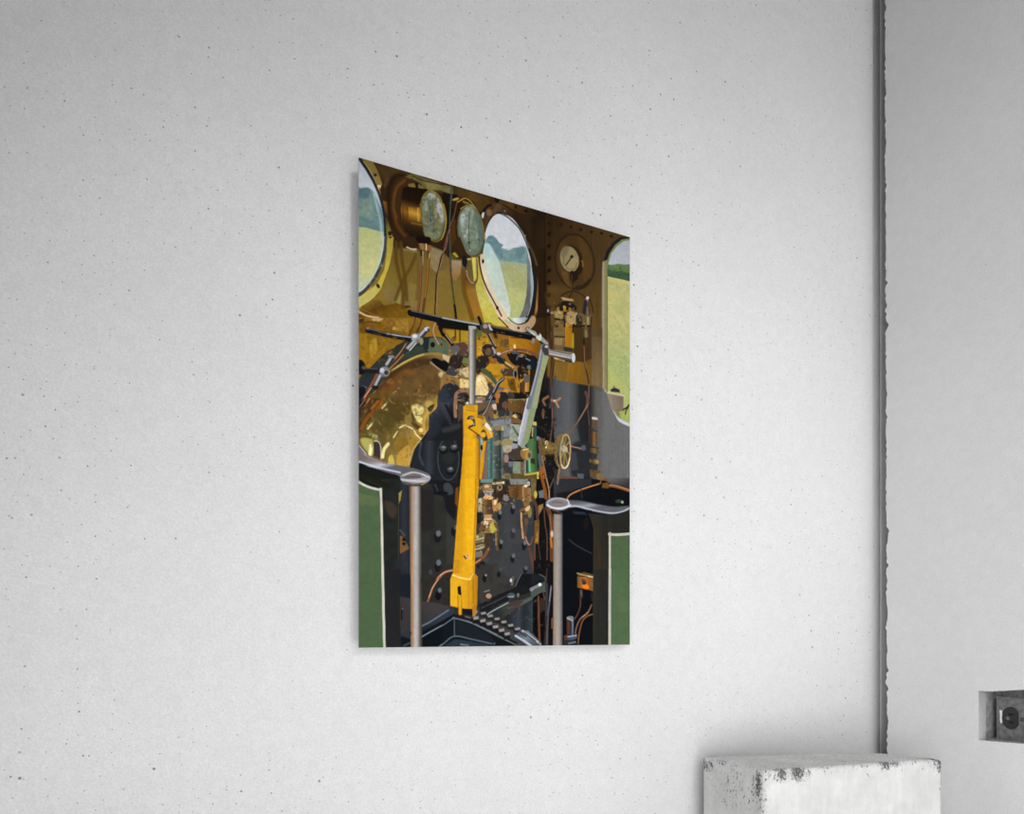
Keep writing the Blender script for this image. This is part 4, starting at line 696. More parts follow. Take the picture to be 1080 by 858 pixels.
('s','12.7,210.6 35.7,212.3 68.1,211.2',(96,110,128),1.46,0.78,0.85,1,0,0),
('s','35.7,212.3 48.0,212.4 66.8,211.8',(190,206,220),0.98,0.59,1,1,0,0),
('p','13.7,210.0 13.4,210.9 12.6,211.7 11.5,212.1 10.5,212.1 9.7,211.6 9.4,210.8 9.7,210.0 10.5,209.2 11.5,208.8 12.6,208.8 13.4,209.3',(130,118,100),0.00,0.86,1,1,0,0),
('s','2.0,260.4 11.5,263.6 26.0,261.3',(32,28,32),6.20,0.86,1,1,0,0),
('p','0.4,252.4 5.6,252.7 9.1,259.2 6.8,267.9 0.4,268.9',(18,20,28),0.00,0.85,1,1,0,0),
('s','9.1,261.0 23.6,259.3',(80,76,80),1.20,0.76,1,1,0,0),
('s','87.8,197.8 80.8,207.1',(74,76,80),7.54,0.70,1,1,0,0),
('s','86.9,197.1 79.8,206.3',(170,174,178),3.01,0.70,1,1,0,0),
('s','89.8,198.9 82.7,208.2',(40,38,38),1.51,0.60,1,1,0,0),
('p','93.0,195.9 92.5,197.4 91.0,198.6 89.1,199.4 87.2,199.4 85.8,198.6 85.2,197.4 85.8,195.9 87.2,194.7 89.1,194.0 91.0,193.9 92.5,194.7',(196,200,206),0.00,0.81,1,1,0,0),
('p','92.9,197.4 92.6,198.8 91.9,200.0 91.0,200.5 90.1,200.3 89.5,199.4 89.2,198.1 89.5,196.7 90.1,195.6 91.0,195.1 91.9,195.3 92.6,196.1',(70,70,74),0.00,0.71,1,1,0,0),
('s','71.8,217.2 61.8,229.4',(74,76,80),7.19,0.69,1,1,0,0),
('s','71.0,216.5 60.9,228.7',(170,174,178),2.88,0.69,1,1,0,0),
('s','73.7,218.3 63.6,230.5',(40,38,38),1.44,0.60,1,1,0,0),
('s','74.4,217.4 65.5,228.7',(200,206,170),1.49,0.70,1,1,0,0),
('p','63.6,229.1 63.1,230.6 61.8,231.9 59.9,232.6 58.0,232.6 56.6,231.7 56.1,230.4 56.6,228.8 58.0,227.5 59.9,226.8 61.8,226.9 63.1,227.7',(52,48,48),0.00,0.79,1,1,0,0),
('p','79.9,209.9 79.0,212.9 76.8,215.4 73.8,216.7 70.7,216.4 68.5,214.8 67.7,212.1 68.5,209.2 70.7,206.7 73.8,205.4 76.8,205.6 79.0,207.2',(150,154,160),0.00,0.80,1,1,0,0),
('p','75.8,208.6 75.3,209.9 74.1,211.0 72.5,211.6 70.8,211.6 69.6,210.9 69.2,209.8 69.6,208.5 70.8,207.4 72.5,206.7 74.1,206.8 75.3,207.4',(216,220,226),0.00,1.00,1,1,0,0),
('p','79.7,214.0 79.4,215.4 78.3,216.6 76.9,217.2 75.5,217.1 74.5,216.3 74.1,215.0 74.5,213.6 75.5,212.4 76.9,211.8 78.3,211.9 79.4,212.7',(120,112,110),0.00,0.80,1,1,0,0),
('p','84.0,213.8 83.6,216.1 82.7,217.9 81.4,218.7 80.1,218.4 79.2,216.9 78.8,214.8 79.2,212.5 80.1,210.7 81.4,209.9 82.7,210.2 83.6,211.7',(150,146,100),0.00,0.80,1,1,0,0),
('s','42.5,241.8 36.3,252.4',(74,76,80),7.29,0.68,1,1,0,0),
('s','41.6,241.0 35.4,251.7',(170,174,178),2.92,0.68,1,1,0,0),
('s','44.3,242.9 38.2,253.5',(40,38,38),1.46,0.58,1,1,0,0),
('p','45.4,240.1 44.9,241.0 43.3,241.9 41.2,242.4 39.2,242.6 37.6,242.2 37.1,241.5 37.6,240.5 39.2,239.7 41.2,239.1 43.3,238.9 44.9,239.3',(130,128,130),0.00,0.68,1,1,0,0),
('s','27.8,268.2 21.7,281.0',(74,76,80),7.46,0.67,1,1,0,0),
('s','26.9,267.4 20.8,280.3',(170,174,178),2.98,0.67,1,1,0,0),
('s','29.7,269.4 23.6,282.2',(40,38,38),1.49,0.58,1,1,0,0),
('p','25.5,282.3 24.9,283.5 23.3,284.7 21.1,285.3 19.0,285.3 17.4,284.7 16.8,283.6 17.4,282.3 19.0,281.2 21.1,280.5 23.3,280.5 24.9,281.2',(30,28,30),0.00,0.77,1,1,0,0),
('p','39.3,260.3 38.4,263.9 36.0,266.7 32.7,268.1 29.4,267.7 27.0,265.7 26.1,262.5 27.0,259.0 29.4,256.1 32.7,254.7 36.0,255.0 38.4,257.1',(120,124,132),0.00,0.77,1,1,0,0),
('p','32.5,259.6 32.1,261.2 31.1,262.6 29.6,263.2 28.2,263.0 27.1,262.1 26.7,260.6 27.1,258.9 28.2,257.6 29.6,257.0 31.1,257.2 32.1,258.1',(200,204,212),0.00,0.87,1,1,0,0),
('p','38.0,261.7 37.7,263.4 36.6,264.7 35.1,265.3 33.6,265.1 32.6,264.2 32.2,262.7 32.6,261.1 33.6,259.7 35.1,259.1 36.6,259.3 37.7,260.2',(60,44,42),0.00,0.78,1,1,0,0),
('s','38.5,261.7 38.3,263.1 37.5,264.4 36.4,265.3 35.1,265.8 33.8,265.7 32.7,265.1 31.9,264.1 31.7,262.8 31.9,261.3 32.7,260.1 33.8,259.1 35.1,258.6 36.4,258.7 37.5,259.3 38.3,260.3 38.5,261.7',(150,156,166),0.97,0.58,1,1,0,0),
('s','101.4,183.5 97.8,194.1 98.2,202.6 104.0,212.7 114.6,220.2',(140,84,56),2.29,0.61,1,1,0,0),
('s','100.1,187.4 97.5,196.6 99.5,204.9 105.3,213.7',(226,170,140),0.89,0.51,1,1,0,0),
('p','101.4,183.5 131.9,181.4 131.9,191.4 110.6,194.1 102.7,189.4',(18,16,16),0.00,1.23,1,0,0,0),
('p','115.9,195.7 131.9,188.9 131.9,202.8 121.2,205.9',(176,138,20),0.00,1.81,1,0,0,0),
('s','127.8,189.7 128.5,200.9',(40,28,12),1.56,0.62,1,1,0,0),
('s','106.7,192.4 111.9,201.4 121.2,212.2',(22,18,14),5.13,0.92,1,1,0,0),
('s','111.9,200.1 122.5,210.7',(170,176,176),1.29,0.72,0.8,1,0,0),
('p','13.9,292.9 38.2,287.0 82.0,280.5 105.3,282.1 102.7,296.1 92.3,308.6 91.0,327.3 82.0,340.7 73.1,352.8 69.3,367.8 64.3,380.5 49.3,382.0 19.9,373.1 0.4,361.0 0.4,340.9 6.8,320.0',[(3,335,(96,72,24)),(26,320,(98,80,34)),(51,317,(104,84,34)),(82,312,(150,122,58)),(57,364,(164,126,36))],0.00,0.79,1,1,1,0.1),
('p','0.4,313.8 15.1,297.5 27.2,295.8 24.8,311.6 13.9,325.0 3.2,339.4 0.4,342.1',(70,48,22),0.00,1.67,1,0,0,0.105),
('s','3.2,315.8 13.9,297.7',(190,110,74),1.66,0.95,1,1,0,0),
('s','1.4,310.1 7.9,299.7',(150,90,66),1.42,0.95,1,1,0,0),
('s','0.8,318.4 10.3,305.3',(60,36,24),1.66,0.95,1,1,0,0),
('s','32.1,295.1 26.0,306.7 11.5,321.7 3.2,337.0',(136,76,16),4.31,0.96,1,1,0,0),
('s','24.8,299.7 16.3,310.4',(150,80,16),3.60,0.96,1,1,0,0),
('s','10.3,312.4 3.2,326.4',(90,66,28),3.56,0.95,1,1,0,0),
('s','37.6,297.9 29.6,308.0',(214,206,140),1.94,0.87,1,1,0,0),
('s','35.7,308.9 28.4,312.9',(196,176,90),2.42,1.16,1,1,0,0),
('s','18.1,327.4 11.5,336.0',(224,206,120),2.39,1.15,1,1,0,0),
('p','18.7,314.8 32.1,309.4 46.8,317.1 44.3,331.9 32.1,338.2 18.7,335.1',(86,72,28),0.00,4.84,1,1,1,0.1),
('p','36.9,296.8 64.3,288.0 64.3,309.9 51.8,323.7 41.9,315.3',(84,66,24),0.00,4.91,1,1,2,0.075),
('p','3.2,348.8 16.3,348.5 19.9,358.8 17.5,368.6 10.3,364.6 3.2,355.9',(176,170,80),0.00,3.10,1,1,0,0),
('s','15.7,356.9 13.9,368.9',(244,238,170),4.30,2.15,1,1,0,0),
('s','3.2,344.1 13.9,344.0 23.6,346.4',(110,98,44),2.39,1.91,0.8,1,0,0),
('p','11.5,340.7 21.1,341.9 24.8,348.7 17.5,349.5',(130,124,60),0.00,2.39,1,1,0,0),
('p','24.2,344.0 23.7,345.0 22.3,345.8 20.5,346.3 18.7,346.3 17.4,345.7 16.9,344.8 17.4,343.8 18.7,343.0 20.5,342.5 22.3,342.5 23.7,343.1',(200,190,120),0.00,1.68,0.7,1,0,0),
('s','9.1,345.8 16.3,346.1',(60,54,26),1.19,0.95,1,1,0,0),
('p','18.7,352.9 20.5,350.4 24.8,350.5 27.4,355.5 28.2,372.2 18.7,368.4',(58,46,44),0.00,0.67,1,0,0,0),
('s','19.9,350.4 24.8,350.8 27.8,356.7 28.2,372.2',(204,200,196),1.20,0.58,1,1,0,0),
('s','37.6,352.0 32.1,359.8 30.2,369.6',(240,226,140),4.11,1.69,1,1,0,0),
('p','38.2,368.7 43.1,365.8 45.6,377.6 38.2,377.1',(206,176,70),0.00,1.17,1,1,0,0),
('p','48.0,343.5 59.2,339.7 64.3,348.9 53.0,359.9 44.3,356.0',(140,106,30),0.00,3.69,1,1,0,0.07),
('p','49.3,365.1 61.8,351.6 66.8,358.3 61.8,378.4 49.3,379.6',(196,150,54),0.00,2.22,0.9,1,0,0),
('s','64.3,375.7 69.3,358.1 80.8,340.8',(200,160,110),1.99,1.19,0.8,1,0,0),
('s','44.3,343.3 49.3,334.9',(230,210,120),1.71,0.88,1,1,0,0),
('s','52.4,329.7 59.2,325.8 64.3,327.0 70.6,329.8 74.4,335.5 80.8,340.8',(244,228,150),1.74,0.89,1,1,0,0),
('s','59.2,327.6 64.3,341.6 66.8,353.5',(170,124,40),1.98,1.98,1,1,0,0),
('p','68.1,299.7 76.9,296.0 84.6,301.0 80.8,308.9 71.8,308.9',(222,204,120),0.00,2.25,1,1,0,0.0875),
('s','70.6,307.8 75.7,315.7 82.0,319.8',(232,214,120),2.00,1.20,1,1,0,0),
('p','74.4,312.2 82.0,312.4 83.3,320.9 75.7,318.2',(230,214,130),0.00,1.20,1,1,0,0.07),
('p','87.2,292.1 94.9,289.7 98.8,297.9 92.3,304.9 87.2,300.7',(190,160,70),0.00,2.53,1,1,0,0),
('p','89.8,299.1 98.8,292.9 96.2,301.9 92.3,303.7',(70,50,22),0.00,1.77,1,1,0,0),
('s','89.8,305.3 84.6,317.0 85.9,334.1',(200,156,60),3.77,2.52,1,1,0,0),
('s','104.0,288.4 101.4,297.5 93.6,307.2 91.7,323.5 84.6,337.9',(186,150,90),1.77,0.81,1,1,0,0),
('p','69.3,308.0 74.4,320.8 82.0,326.0 75.7,329.2 66.8,320.6',(84,60,24),0.00,2.24,1,1,0,0),
('p','83.8,328.8 83.4,330.3 82.3,331.5 80.8,332.1 79.2,331.9 78.1,331.0 77.7,329.6 78.1,328.0 79.2,326.8 80.8,326.2 82.3,326.4 83.4,327.4',(246,206,120),0.00,1.75,1,1,0,0),
('p','79.5,334.9 84.6,335.5 82.0,338.2',(60,34,16),0.00,1.00,1,1,0,0),
('p','59.2,314.2 66.8,310.8 69.3,320.2 61.8,326.1',(150,122,50),0.00,2.97,0.7,1,0,0),
('p','104.7,273.5 123.8,270.6 127.2,281.4 127.2,316.5 131.9,318.5 131.9,393.9 64.3,383.0 71.8,355.3 82.0,340.7 91.0,327.3 92.3,308.6 102.7,297.3',[(92,311,(40,44,54)),(108,303,(34,37,42)),(121,295,(26,27,29)),(108,359,(30,33,36))],0.00,0.82,1,0,0,0),
('s','108.0,289.1 115.9,308.0 122.5,317.1',(56,60,66),7.71,5.14,0.7,1,0,0),
('p','125.8,281.6 131.9,280.7 131.9,312.2 126.5,316.6',(120,90,66),0.00,1.24,1,0,0,0),
('s','115.9,321.7 131.9,317.2',(66,68,70),5.17,3.10,1,1,0,0),
('p','74.4,352.6 84.6,340.4 94.9,335.5 108.0,332.7 115.9,332.9 108.0,342.6 105.3,359.0 108.0,376.2 115.9,389.1 94.9,391.1 69.3,377.6',(32,36,42),0.00,1.22,1,1,0,0),
('s','82.0,345.6 80.8,364.2 87.2,375.8',(60,66,76),3.77,2.51,0.8,1,0,0),
('s','94.9,340.4 108.0,332.0 115.9,332.9',(94,98,102),1.79,1.22,0.8,1,0,0),
('p','82.0,345.6 89.8,338.5 102.7,334.5 115.9,335.4 108.0,343.8 104.0,359.2 105.3,373.9 111.9,387.0 94.9,384.9 82.0,373.9 78.2,359.5',[(81,362,(26,29,34)),(92,362,(52,57,64)),(101,362,(30,33,37))],0.00,1.78,1,1,0,0),
('s','93.6,340.6 101.4,336.5 111.9,336.5',(78,84,92),3.82,3.31,0.7,1,0,0),
('s','80.8,347.0 79.0,361.9 83.3,373.7',(70,78,90),3.01,2.51,0.7,1,0,0),
('p','133.5,361.0 131.5,375.1 126.0,385.7 118.5,390.1 111.1,387.1 105.7,377.6 103.8,364.2 105.7,350.3 111.1,339.7 118.5,335.1 126.0,337.9 131.5,347.4',(30,34,36),0.00,0.82,1,1,0,0),
('s','133.5,361.0 132.3,371.8 129.1,381.2 124.2,387.7 118.5,390.4 112.9,388.8 108.1,383.2 104.9,374.6 103.8,364.2 104.9,353.5 108.1,344.2 112.9,337.7 118.5,334.9 124.2,336.3 129.1,341.8 132.3,350.5 133.5,361.0',(74,80,84),1.29,0.82,0.8,1,0,0),
('p','128.5,360.3 127.3,364.2 123.8,367.3 119.2,368.8 114.6,368.3 111.2,365.9 109.9,362.3 111.2,358.4 114.6,355.3 119.2,353.8 123.8,354.3 127.3,356.7',(38,42,42),0.00,2.58,1,1,0,0),
('p','117.6,351.2 116.7,353.7 114.4,355.7 111.3,356.7 108.1,356.4 105.8,354.9 105.0,352.6 105.8,350.2 108.1,348.2 111.3,347.2 114.4,347.5 116.7,348.9',(16,18,20),0.00,1.23,1,1,0,0),
('p','116.0,348.7 115.4,350.6 113.6,352.2 111.3,352.9 108.9,352.7 107.2,351.5 106.5,349.7 107.2,347.8 108.9,346.2 111.3,345.5 113.6,345.7 115.4,346.9',(64,67,70),0.00,1.23,1,1,0,0.14),
('p','114.4,347.6 114.1,348.4 113.1,349.0 111.8,349.4 110.5,349.3 109.5,348.9 109.2,348.2 109.5,347.4 110.5,346.7 111.8,346.4 113.1,346.4 114.1,346.9',(122,126,130),0.00,1.23,1,1,0,0),
('p','132.9,348.3 132.1,350.7 129.7,352.8 126.5,353.7 123.3,353.5 121.0,352.0 120.1,349.7 121.0,347.2 123.3,345.2 126.5,344.2 129.7,344.5 132.1,346.0',(16,18,20),0.00,1.24,1,1,0,0),
('p','131.3,345.7 130.7,347.6 128.9,349.2 126.5,350.0 124.1,349.7 122.3,348.6 121.7,346.8 122.3,344.8 124.1,343.2 126.5,342.5 128.9,342.7 130.7,343.9',(64,67,70),0.00,1.24,1,1,0,0.14),
('p','129.7,344.6 129.4,345.4 128.4,346.1 127.0,346.4 125.7,346.4 124.7,345.9 124.4,345.2 124.7,344.4 125.7,343.8 127.0,343.4 128.4,343.4 129.4,343.9',(122,126,130),0.00,1.24,1,1,0,0),
('p','127.6,378.4 126.7,380.8 124.4,382.8 121.2,383.7 118.0,383.4 115.7,381.9 114.8,379.6 115.7,377.1 118.0,375.2 121.2,374.2 124.4,374.5 126.7,376.1',(16,18,20),0.00,1.24,1,1,0,0),
('p','126.0,375.7 125.3,377.7 123.6,379.2 121.2,380.0 118.8,379.7 117.0,378.5 116.4,376.7 117.0,374.8 118.8,373.2 121.2,372.5 123.6,372.7 125.3,373.9',(64,67,70),0.00,1.24,1,1,0,0.14),
('p','124.4,374.7 124.0,375.4 123.0,376.1 121.7,376.4 120.4,376.4 119.4,375.9 119.1,375.2 119.4,374.4 120.4,373.8 121.7,373.4 123.0,373.5 124.0,373.9',(122,126,130),0.00,1.24,1,1,0,0),
('p','49.3,267.2 63.0,259.0 82.0,253.5 101.4,259.1 104.0,276.0 82.0,290.3 50.5,297.2',(98,72,34),0.00,16.23,0.8,1,1,0.1),
('p','109.3,272.8 114.6,266.0 122.5,262.7 130.5,264.6 135.9,270.1 147.4,269.0 147.4,287.4 141.3,290.7 140.2,336.3 87.2,342.5 90.8,327.3 92.3,309.9 101.4,299.4 105.3,288.3 106.7,280.6',[(107,291,(52,58,68)),(117,289,(40,45,53)),(125,300,(26,27,29)),(140,311,(30,30,30))],0.00,0.93,1,0,0,0),
('s','110.6,275.1 114.6,268.2 122.5,264.8 131.9,268.1',(84,96,112),1.29,1.24,0.7,1,0,0),
('p','110.6,277.6 117.2,271.6 123.8,275.6 122.5,288.3 114.6,296.9 108.0,290.4',(60,72,88),0.00,6.42,0.7,1,0,0),
('s','106.7,288.1 114.6,301.9 122.5,313.4',(58,62,68),7.19,5.65,0.7,1,0,0),
('s','114.6,291.9 122.5,305.9 123.8,313.2',(16,16,17),2.58,2.06,1,1,0,0),
('s','133.2,317.0 122.5,322.1 111.9,325.9',(62,64,66),6.45,5.16,0.7,1,0,0),
('p','92.3,309.9 94.9,324.3 89.8,336.1 104.0,333.1 106.7,315.4 98.8,304.0',(36,42,52),0.00,5.07,0.7,1,0,0),
('s','128.5,305.1 127.8,290.1 129.4,276.0 135.9,270.1 146.7,268.2',(150,108,78),4.68,1.25,1,1,0,0),
('s','130.3,294.8 130.0,278.5 133.2,273.0',(206,160,124),1.56,0.93,0.8,1,0,0),
('p','133.2,274.2 144.0,271.4 147.4,274.7 147.4,282.3 141.3,285.7 133.2,284.3',(58,56,54),0.00,1.05,1,1,0,0.105),
('p','146.2,277.4 145.7,279.6 144.6,281.4 142.9,282.2 141.3,281.8 140.1,280.4 139.7,278.3 140.1,276.1 141.3,274.4 142.9,273.6 144.6,273.9 145.7,275.3',(26,24,22),0.00,0.94,1,1,0,0),
('s','144.0,275.2 146.0,278.7',(150,146,140),1.31,0.84,1,1,0,0),
('p','131.9,287.0 141.3,288.2 140.6,304.7 131.9,312.2',(74,66,62),0.00,2.61,1,0,0,0),
('s','139.9,288.4 141.3,300.8',(52,40,30),1.57,0.84,1,1,0,0),
('p','156.3,275.9 167.3,274.3 167.3,278.2 156.3,281.0',(150,120,86),0.00,1.06,1,0,0,0),
('s','157.7,281.1 166.0,280.4',(220,200,170),1.59,0.85,1,1,0,0),
('p','157.0,273.9 168.7,272.9 167.3,275.6 157.0,276.9',(50,64,84),0.00,0.85,1,0,0,0),
('d','2.0,305.3 94.9,279.9 101.4,309.9 85.9,330.4 75.7,350.0 65.5,373.1 6.8,357.9',[(70,54,18),(140,112,40),(60,46,16),(190,164,80),(226,206,130),(110,84,26)],2.50,110,0.3,0,2,0),
('d','19.9,273.0 50.5,244.0 88.5,240.1 101.4,285.1 75.7,313.3 13.9,321.4',[(70,46,20),(130,90,40),(96,64,28),(176,130,70)],3.00,70,0.35,0,3,0),
('d','2.0,204.9 56.7,192.0 63.0,212.7 26.0,254.1 2.0,263.9',[(110,78,14),(170,130,34),(140,100,20),(90,60,14)],2.75,70,0.4,0,4,0),
('p','-0.6,356.4 3.2,360.7 11.5,368.0 22.3,372.8 35.7,376.2 50.5,377.7 69.3,379.4 82.0,381.8 92.3,385.1 93.6,391.2 87.2,395.5 56.7,398.3 51.8,391.5 35.7,388.2 17.5,384.0 -0.6,380.0',[(20,368,(112,104,102)),(22,376,(140,138,142)),(23,382,(186,188,200)),(27,387,(96,96,102))],0.00,0.68,1,1,2,0.04),
('s','6.8,368.5 19.9,374.3 35.7,377.4',(150,124,116),2.40,0.96,1,1,0,0),
('s','0.4,378.4 17.5,381.9 35.7,384.8 53.0,386.8',(206,212,226),1.93,1.69,1,1,0,0),
('s','0.8,358.6 9.1,367.7',(180,180,180),1.42,0.76,1,1,0,0),
('p','-0.6,381.1 17.5,385.2 35.7,388.8 51.8,391.5 53.0,397.4 51.8,408.4 -0.6,405.9',(20,26,24),0.00,0.87,1,1,0,0),
('p','-0.6,400.0 56.7,394.6 51.8,412.1 50.5,498.0 32.1,498.8 29.6,409.2 -0.4,397.6',(32,36,32),0.00,0.58,1,0,1,0.1),
('p','33.3,424.4 44.3,427.2 49.3,435.2 44.3,446.5 35.7,438.6',(66,54,40),0.00,3.65,0.8,1,0,0),
('s','0.8,395.2 19.9,399.3 35.7,405.0',(30,28,16),5.99,2.39,1,1,0,0),
('p','51.8,396.3 65.5,401.1 66.2,497.4 51.1,498.0 51.8,443.5',[(52,431,(30,34,40)),(57,431,(44,48,56)),(66,431,(34,37,44))],0.00,0.69,1,0,0,0),
('p','51.1,413.3 55.5,409.3 53.6,421.6 51.5,426.6',(150,134,50),0.00,0.69,1,0,0,0),
('s','50.8,426.7 50.8,498.0',(74,70,50),0.98,0.49,0.8,1,0,0),
('p','53.0,467.7 55.5,467.5 64.3,481.6 64.3,484.0 53.0,490.7',(120,84,40),0.00,0.79,1,0,0,0),
('p','60.5,472.1 60.2,473.2 59.2,474.0 58.0,474.4 56.7,474.2 55.8,473.4 55.5,472.4 55.8,471.2 56.7,470.4 58.0,470.0 59.2,470.3 60.2,471.0',(30,24,20),0.00,0.69,1,1,0,0),
('p','60.5,477.5 60.2,478.7 59.2,479.5 58.0,479.9 56.7,479.6 55.8,478.9 55.5,477.8 55.8,476.7 56.7,475.9 58.0,475.5 59.2,475.7 60.2,476.5',(30,24,20),0.00,0.69,1,1,0,0),
('s','53.0,460.4 59.2,467.3',(66,72,80),2.46,1.18,1,1,0,0),
('p','79.5,399.9 102.7,397.8 131.9,406.5 131.9,525.9 80.8,527.4',(42,42,39),0.00,0.82,1,0,1,0.075),
('p','80.8,404.7 97.5,405.7 98.8,455.1 82.0,461.1',(36,35,33),0.00,3.78,1,0,0,0),
('p','97.5,394.5 108.0,392.3 121.2,392.4 129.2,400.4 129.2,420.5 126.5,443.3 115.9,432.8 111.9,414.4 98.8,408.0',(24,25,28),0.00,1.23,1,1,0,0),
('p','111.9,397.0 118.5,393.9 123.8,398.4 125.2,407.0 118.5,410.1 113.2,405.6',(56,60,64),0.00,1.03,1,1,0,0),
('s','100.1,398.0 104.0,406.4',(60,66,72),2.54,1.22,0.7,1,0,0),
('p','118.5,407.6 117.1,409.0 113.2,410.2 108.0,411.0 102.7,411.1 98.9,410.5 97.5,409.4 98.9,408.0 102.7,406.8 108.0,406.0 113.2,405.9 117.1,406.5',(18,18,20),0.00,1.02,1,1,0,0),
('p','128.5,400.5 132.5,397.6 132.5,425.3 127.8,420.6',(120,66,16),0.00,1.04,1,0,0,0),
('p','115.9,431.5 127.8,443.2 131.9,440.4 131.9,500.8 115.9,501.4',(52,56,50),0.00,3.10,0.8,0,0,0),
('p','108.6,466.3 107.9,469.7 106.0,472.2 103.4,473.3 100.8,472.5 98.9,470.2 98.2,466.9 98.9,463.5 100.8,460.9 103.4,459.9 106.0,460.6 107.9,463.0',(22,24,28),0.00,1.22,1,1,0,0),
('p','107.8,461.2 107.5,462.9 106.5,464.1 105.2,464.6 103.9,464.3 103.0,463.1 102.6,461.5 103.0,459.9 103.9,458.7 105.2,458.2 106.5,458.5 107.5,459.6',(86,92,98),0.00,2.04,1,1,0,0),
('p','132.5,457.4 131.8,460.8 129.8,463.4 127.2,464.5 124.5,463.7 122.6,461.4 121.8,458.0 122.6,454.6 124.5,452.0 127.2,450.9 129.8,451.7 131.8,454.0',(22,24,28),0.00,1.24,1,1,0,0),
('p','131.7,452.3 131.4,453.9 130.4,455.2 129.0,455.7 127.7,455.3 126.7,454.2 126.4,452.6 126.7,450.9 127.7,449.7 129.0,449.2 130.4,449.5 131.4,450.6',(86,92,98),0.00,2.07,1,1,0,0),
('p','53.0,391.4 59.2,387.1 71.8,383.5 84.6,384.7 93.0,387.5 92.3,393.8 84.6,399.4 69.3,402.0 56.7,399.5',[(69,384,(150,148,152)),(69,389,(104,100,104)),(72,393,(120,116,118)),(74,397,(196,196,204)),(75,401,(110,108,110))],0.00,0.70,1,1,0,0),
('s','56.7,390.4 69.3,385.2 82.0,385.9',(206,206,212),1.24,0.99,1,1,0,0),
('s','61.8,391.7 79.5,390.1',(96,76,70),1.99,1.19,1,1,0,0),
('s','82.0,386.1 91.0,389.0',(212,208,212),1.76,0.81,1,1,0,0),
('p','53.6,394.3 64.3,394.5 82.0,392.5 93.0,389.4 87.2,395.5 74.4,398.5 59.2,398.7',[(73,392,(150,150,156)),(73,396,(200,202,212)),(73,399,(120,118,120))],0.00,0.90,1,1,0,0),
('s','56.7,398.9 71.8,400.6 85.9,397.5',(92,80,70),2.74,0.80,1,1,0,0),
('s','86.5,396.8 82.0,399.6',(180,150,60),1.26,0.60,1,1,0,0),
('p','64.9,401.2 80.1,399.8 81.4,509.0 82.0,612.1 66.8,611.9 66.2,509.5',[(66,510,(96,74,54)),(69,510,(166,136,108)),(71,510,(170,152,138)),(74,510,(178,172,172)),(77,510,(150,144,142)),(79,510,(96,92,80)),(81,510,(70,66,56))],0.00,0.80,1,0,3,0.04),
('s','64.9,402.4 79.5,401.1',(60,50,44),1.99,1.00,1,1,0,0),
('s','68.8,460.6 69.3,612.0',(176,116,62),1.99,1.74,0.55,1,3,0.15),
('p','-1.5,404.8 13.9,408.7 26.0,411.9 27.8,463.1 31.4,618.7 -1.5,618.2',(74,98,64),0.00,0.76,1,0,1,0.02),
('p','-1.5,417.8 26.0,420.2 27.2,432.1 -1.5,431.9',(98,112,70),0.00,4.77,0.6,0,0,0),
('s','-1.5,402.8 6.8,407.0 16.3,409.8 27.8,411.3',(206,200,186),2.98,0.76,1,1,0,0),
('s','27.9,410.0 29.0,445.1 30.3,510.9 32.8,618.7',(206,202,188),3.14,0.77,1,1,0,0),
('p','34.5,510.7 54.2,510.0 54.2,619.1 35.1,618.8',(32,33,36),0.00,0.98,1,0,2,0.06),
('p','110.6,190.4 150.8,184.1 186.9,179.9 236.0,180.0 239.0,227.0 236.0,265.8 186.9,272.8 156.3,245.4 110.6,227.8',(150,102,14),0.00,1.88,1,0,1,0.09),
('p','114.6,193.4 146.7,187.4 146.7,206.4 123.8,208.0',(176,138,22),0.00,1.82,1,0,1,0.05),
('s','128.1,190.9 128.4,202.1',(40,30,12),1.81,0.62,1,1,0,0),
('s','134.5,189.7 134.8,204.7',(40,30,12),1.82,0.62,1,1,0,0),
('p','159.1,187.7 174.3,187.4 181.3,202.9 167.3,218.1 159.1,219.5',[(165,188,(164,120,20)),(167,216,(214,154,24))],0.00,1.87,1,0,0,0),
('p','186.9,182.5 206.9,180.1 205.5,201.2 192.6,202.2 186.9,199.3',(150,100,20),0.00,1.30,1,0,0,0.105),
('p','195.5,192.6 205.5,189.5 205.5,199.9 195.5,200.4',(110,80,36),0.00,1.31,1,1,0,0.14),
('s','184.1,183.0 186.9,189.0',(60,40,16),5.39,2.16,1,1,0,0),
('p','206.9,185.3 250.9,180.0 259.9,189.0 250.9,209.2 206.9,202.3',[(210,187,(184,120,16)),(236,191,(168,104,10)),(257,194,(120,74,10))],0.00,1.34,1,0,1,0.04),
('s','209.8,186.1 239.0,181.5',(110,74,20),1.94,1.11,1,1,0,0),
('p','217.3,197.2 217.1,198.8 216.4,200.0 215.6,200.6 214.7,200.3 214.1,199.3 213.8,197.8 214.1,196.2 214.7,194.9 215.6,194.3 216.4,194.6 217.1,195.6',(240,220,140),0.00,1.10,1,1,0,0),
('p','174.3,227.2 198.3,224.5 204.0,232.7 201.2,240.9 181.3,241.5 171.5,235.3',(196,138,18),0.00,1.08,1,0,1,0.04),
('p','186.9,243.1 239.0,227.0 237.5,256.3 206.9,260.8 186.9,253.5',(182,124,14),0.00,1.10,1,0,1,0.04),
('s','182.7,242.3 218.5,238.4',(150,96,12),1.09,0.65,1,1,0,0),
('p','204.0,243.1 215.6,241.3 218.5,259.1 206.9,258.2',(86,56,14),0.00,2.47,0.8,0,0,0),
('p','240.5,152.8 262.9,148.4 262.9,192.5 250.9,181.3 236.0,177.4 244.9,165.2',(60,38,14),0.00,1.35,1,0,3,0.075),
('p','198.3,163.6 206.9,167.1 221.4,166.3 234.6,160.5 242.0,149.9 247.9,151.3 246.4,160.9 236.0,172.1 221.4,176.1 206.9,173.6 195.5,166.7',[(207,170,(216,186,150)),(240,161,(176,140,96))],0.00,0.89,1,1,0,0),
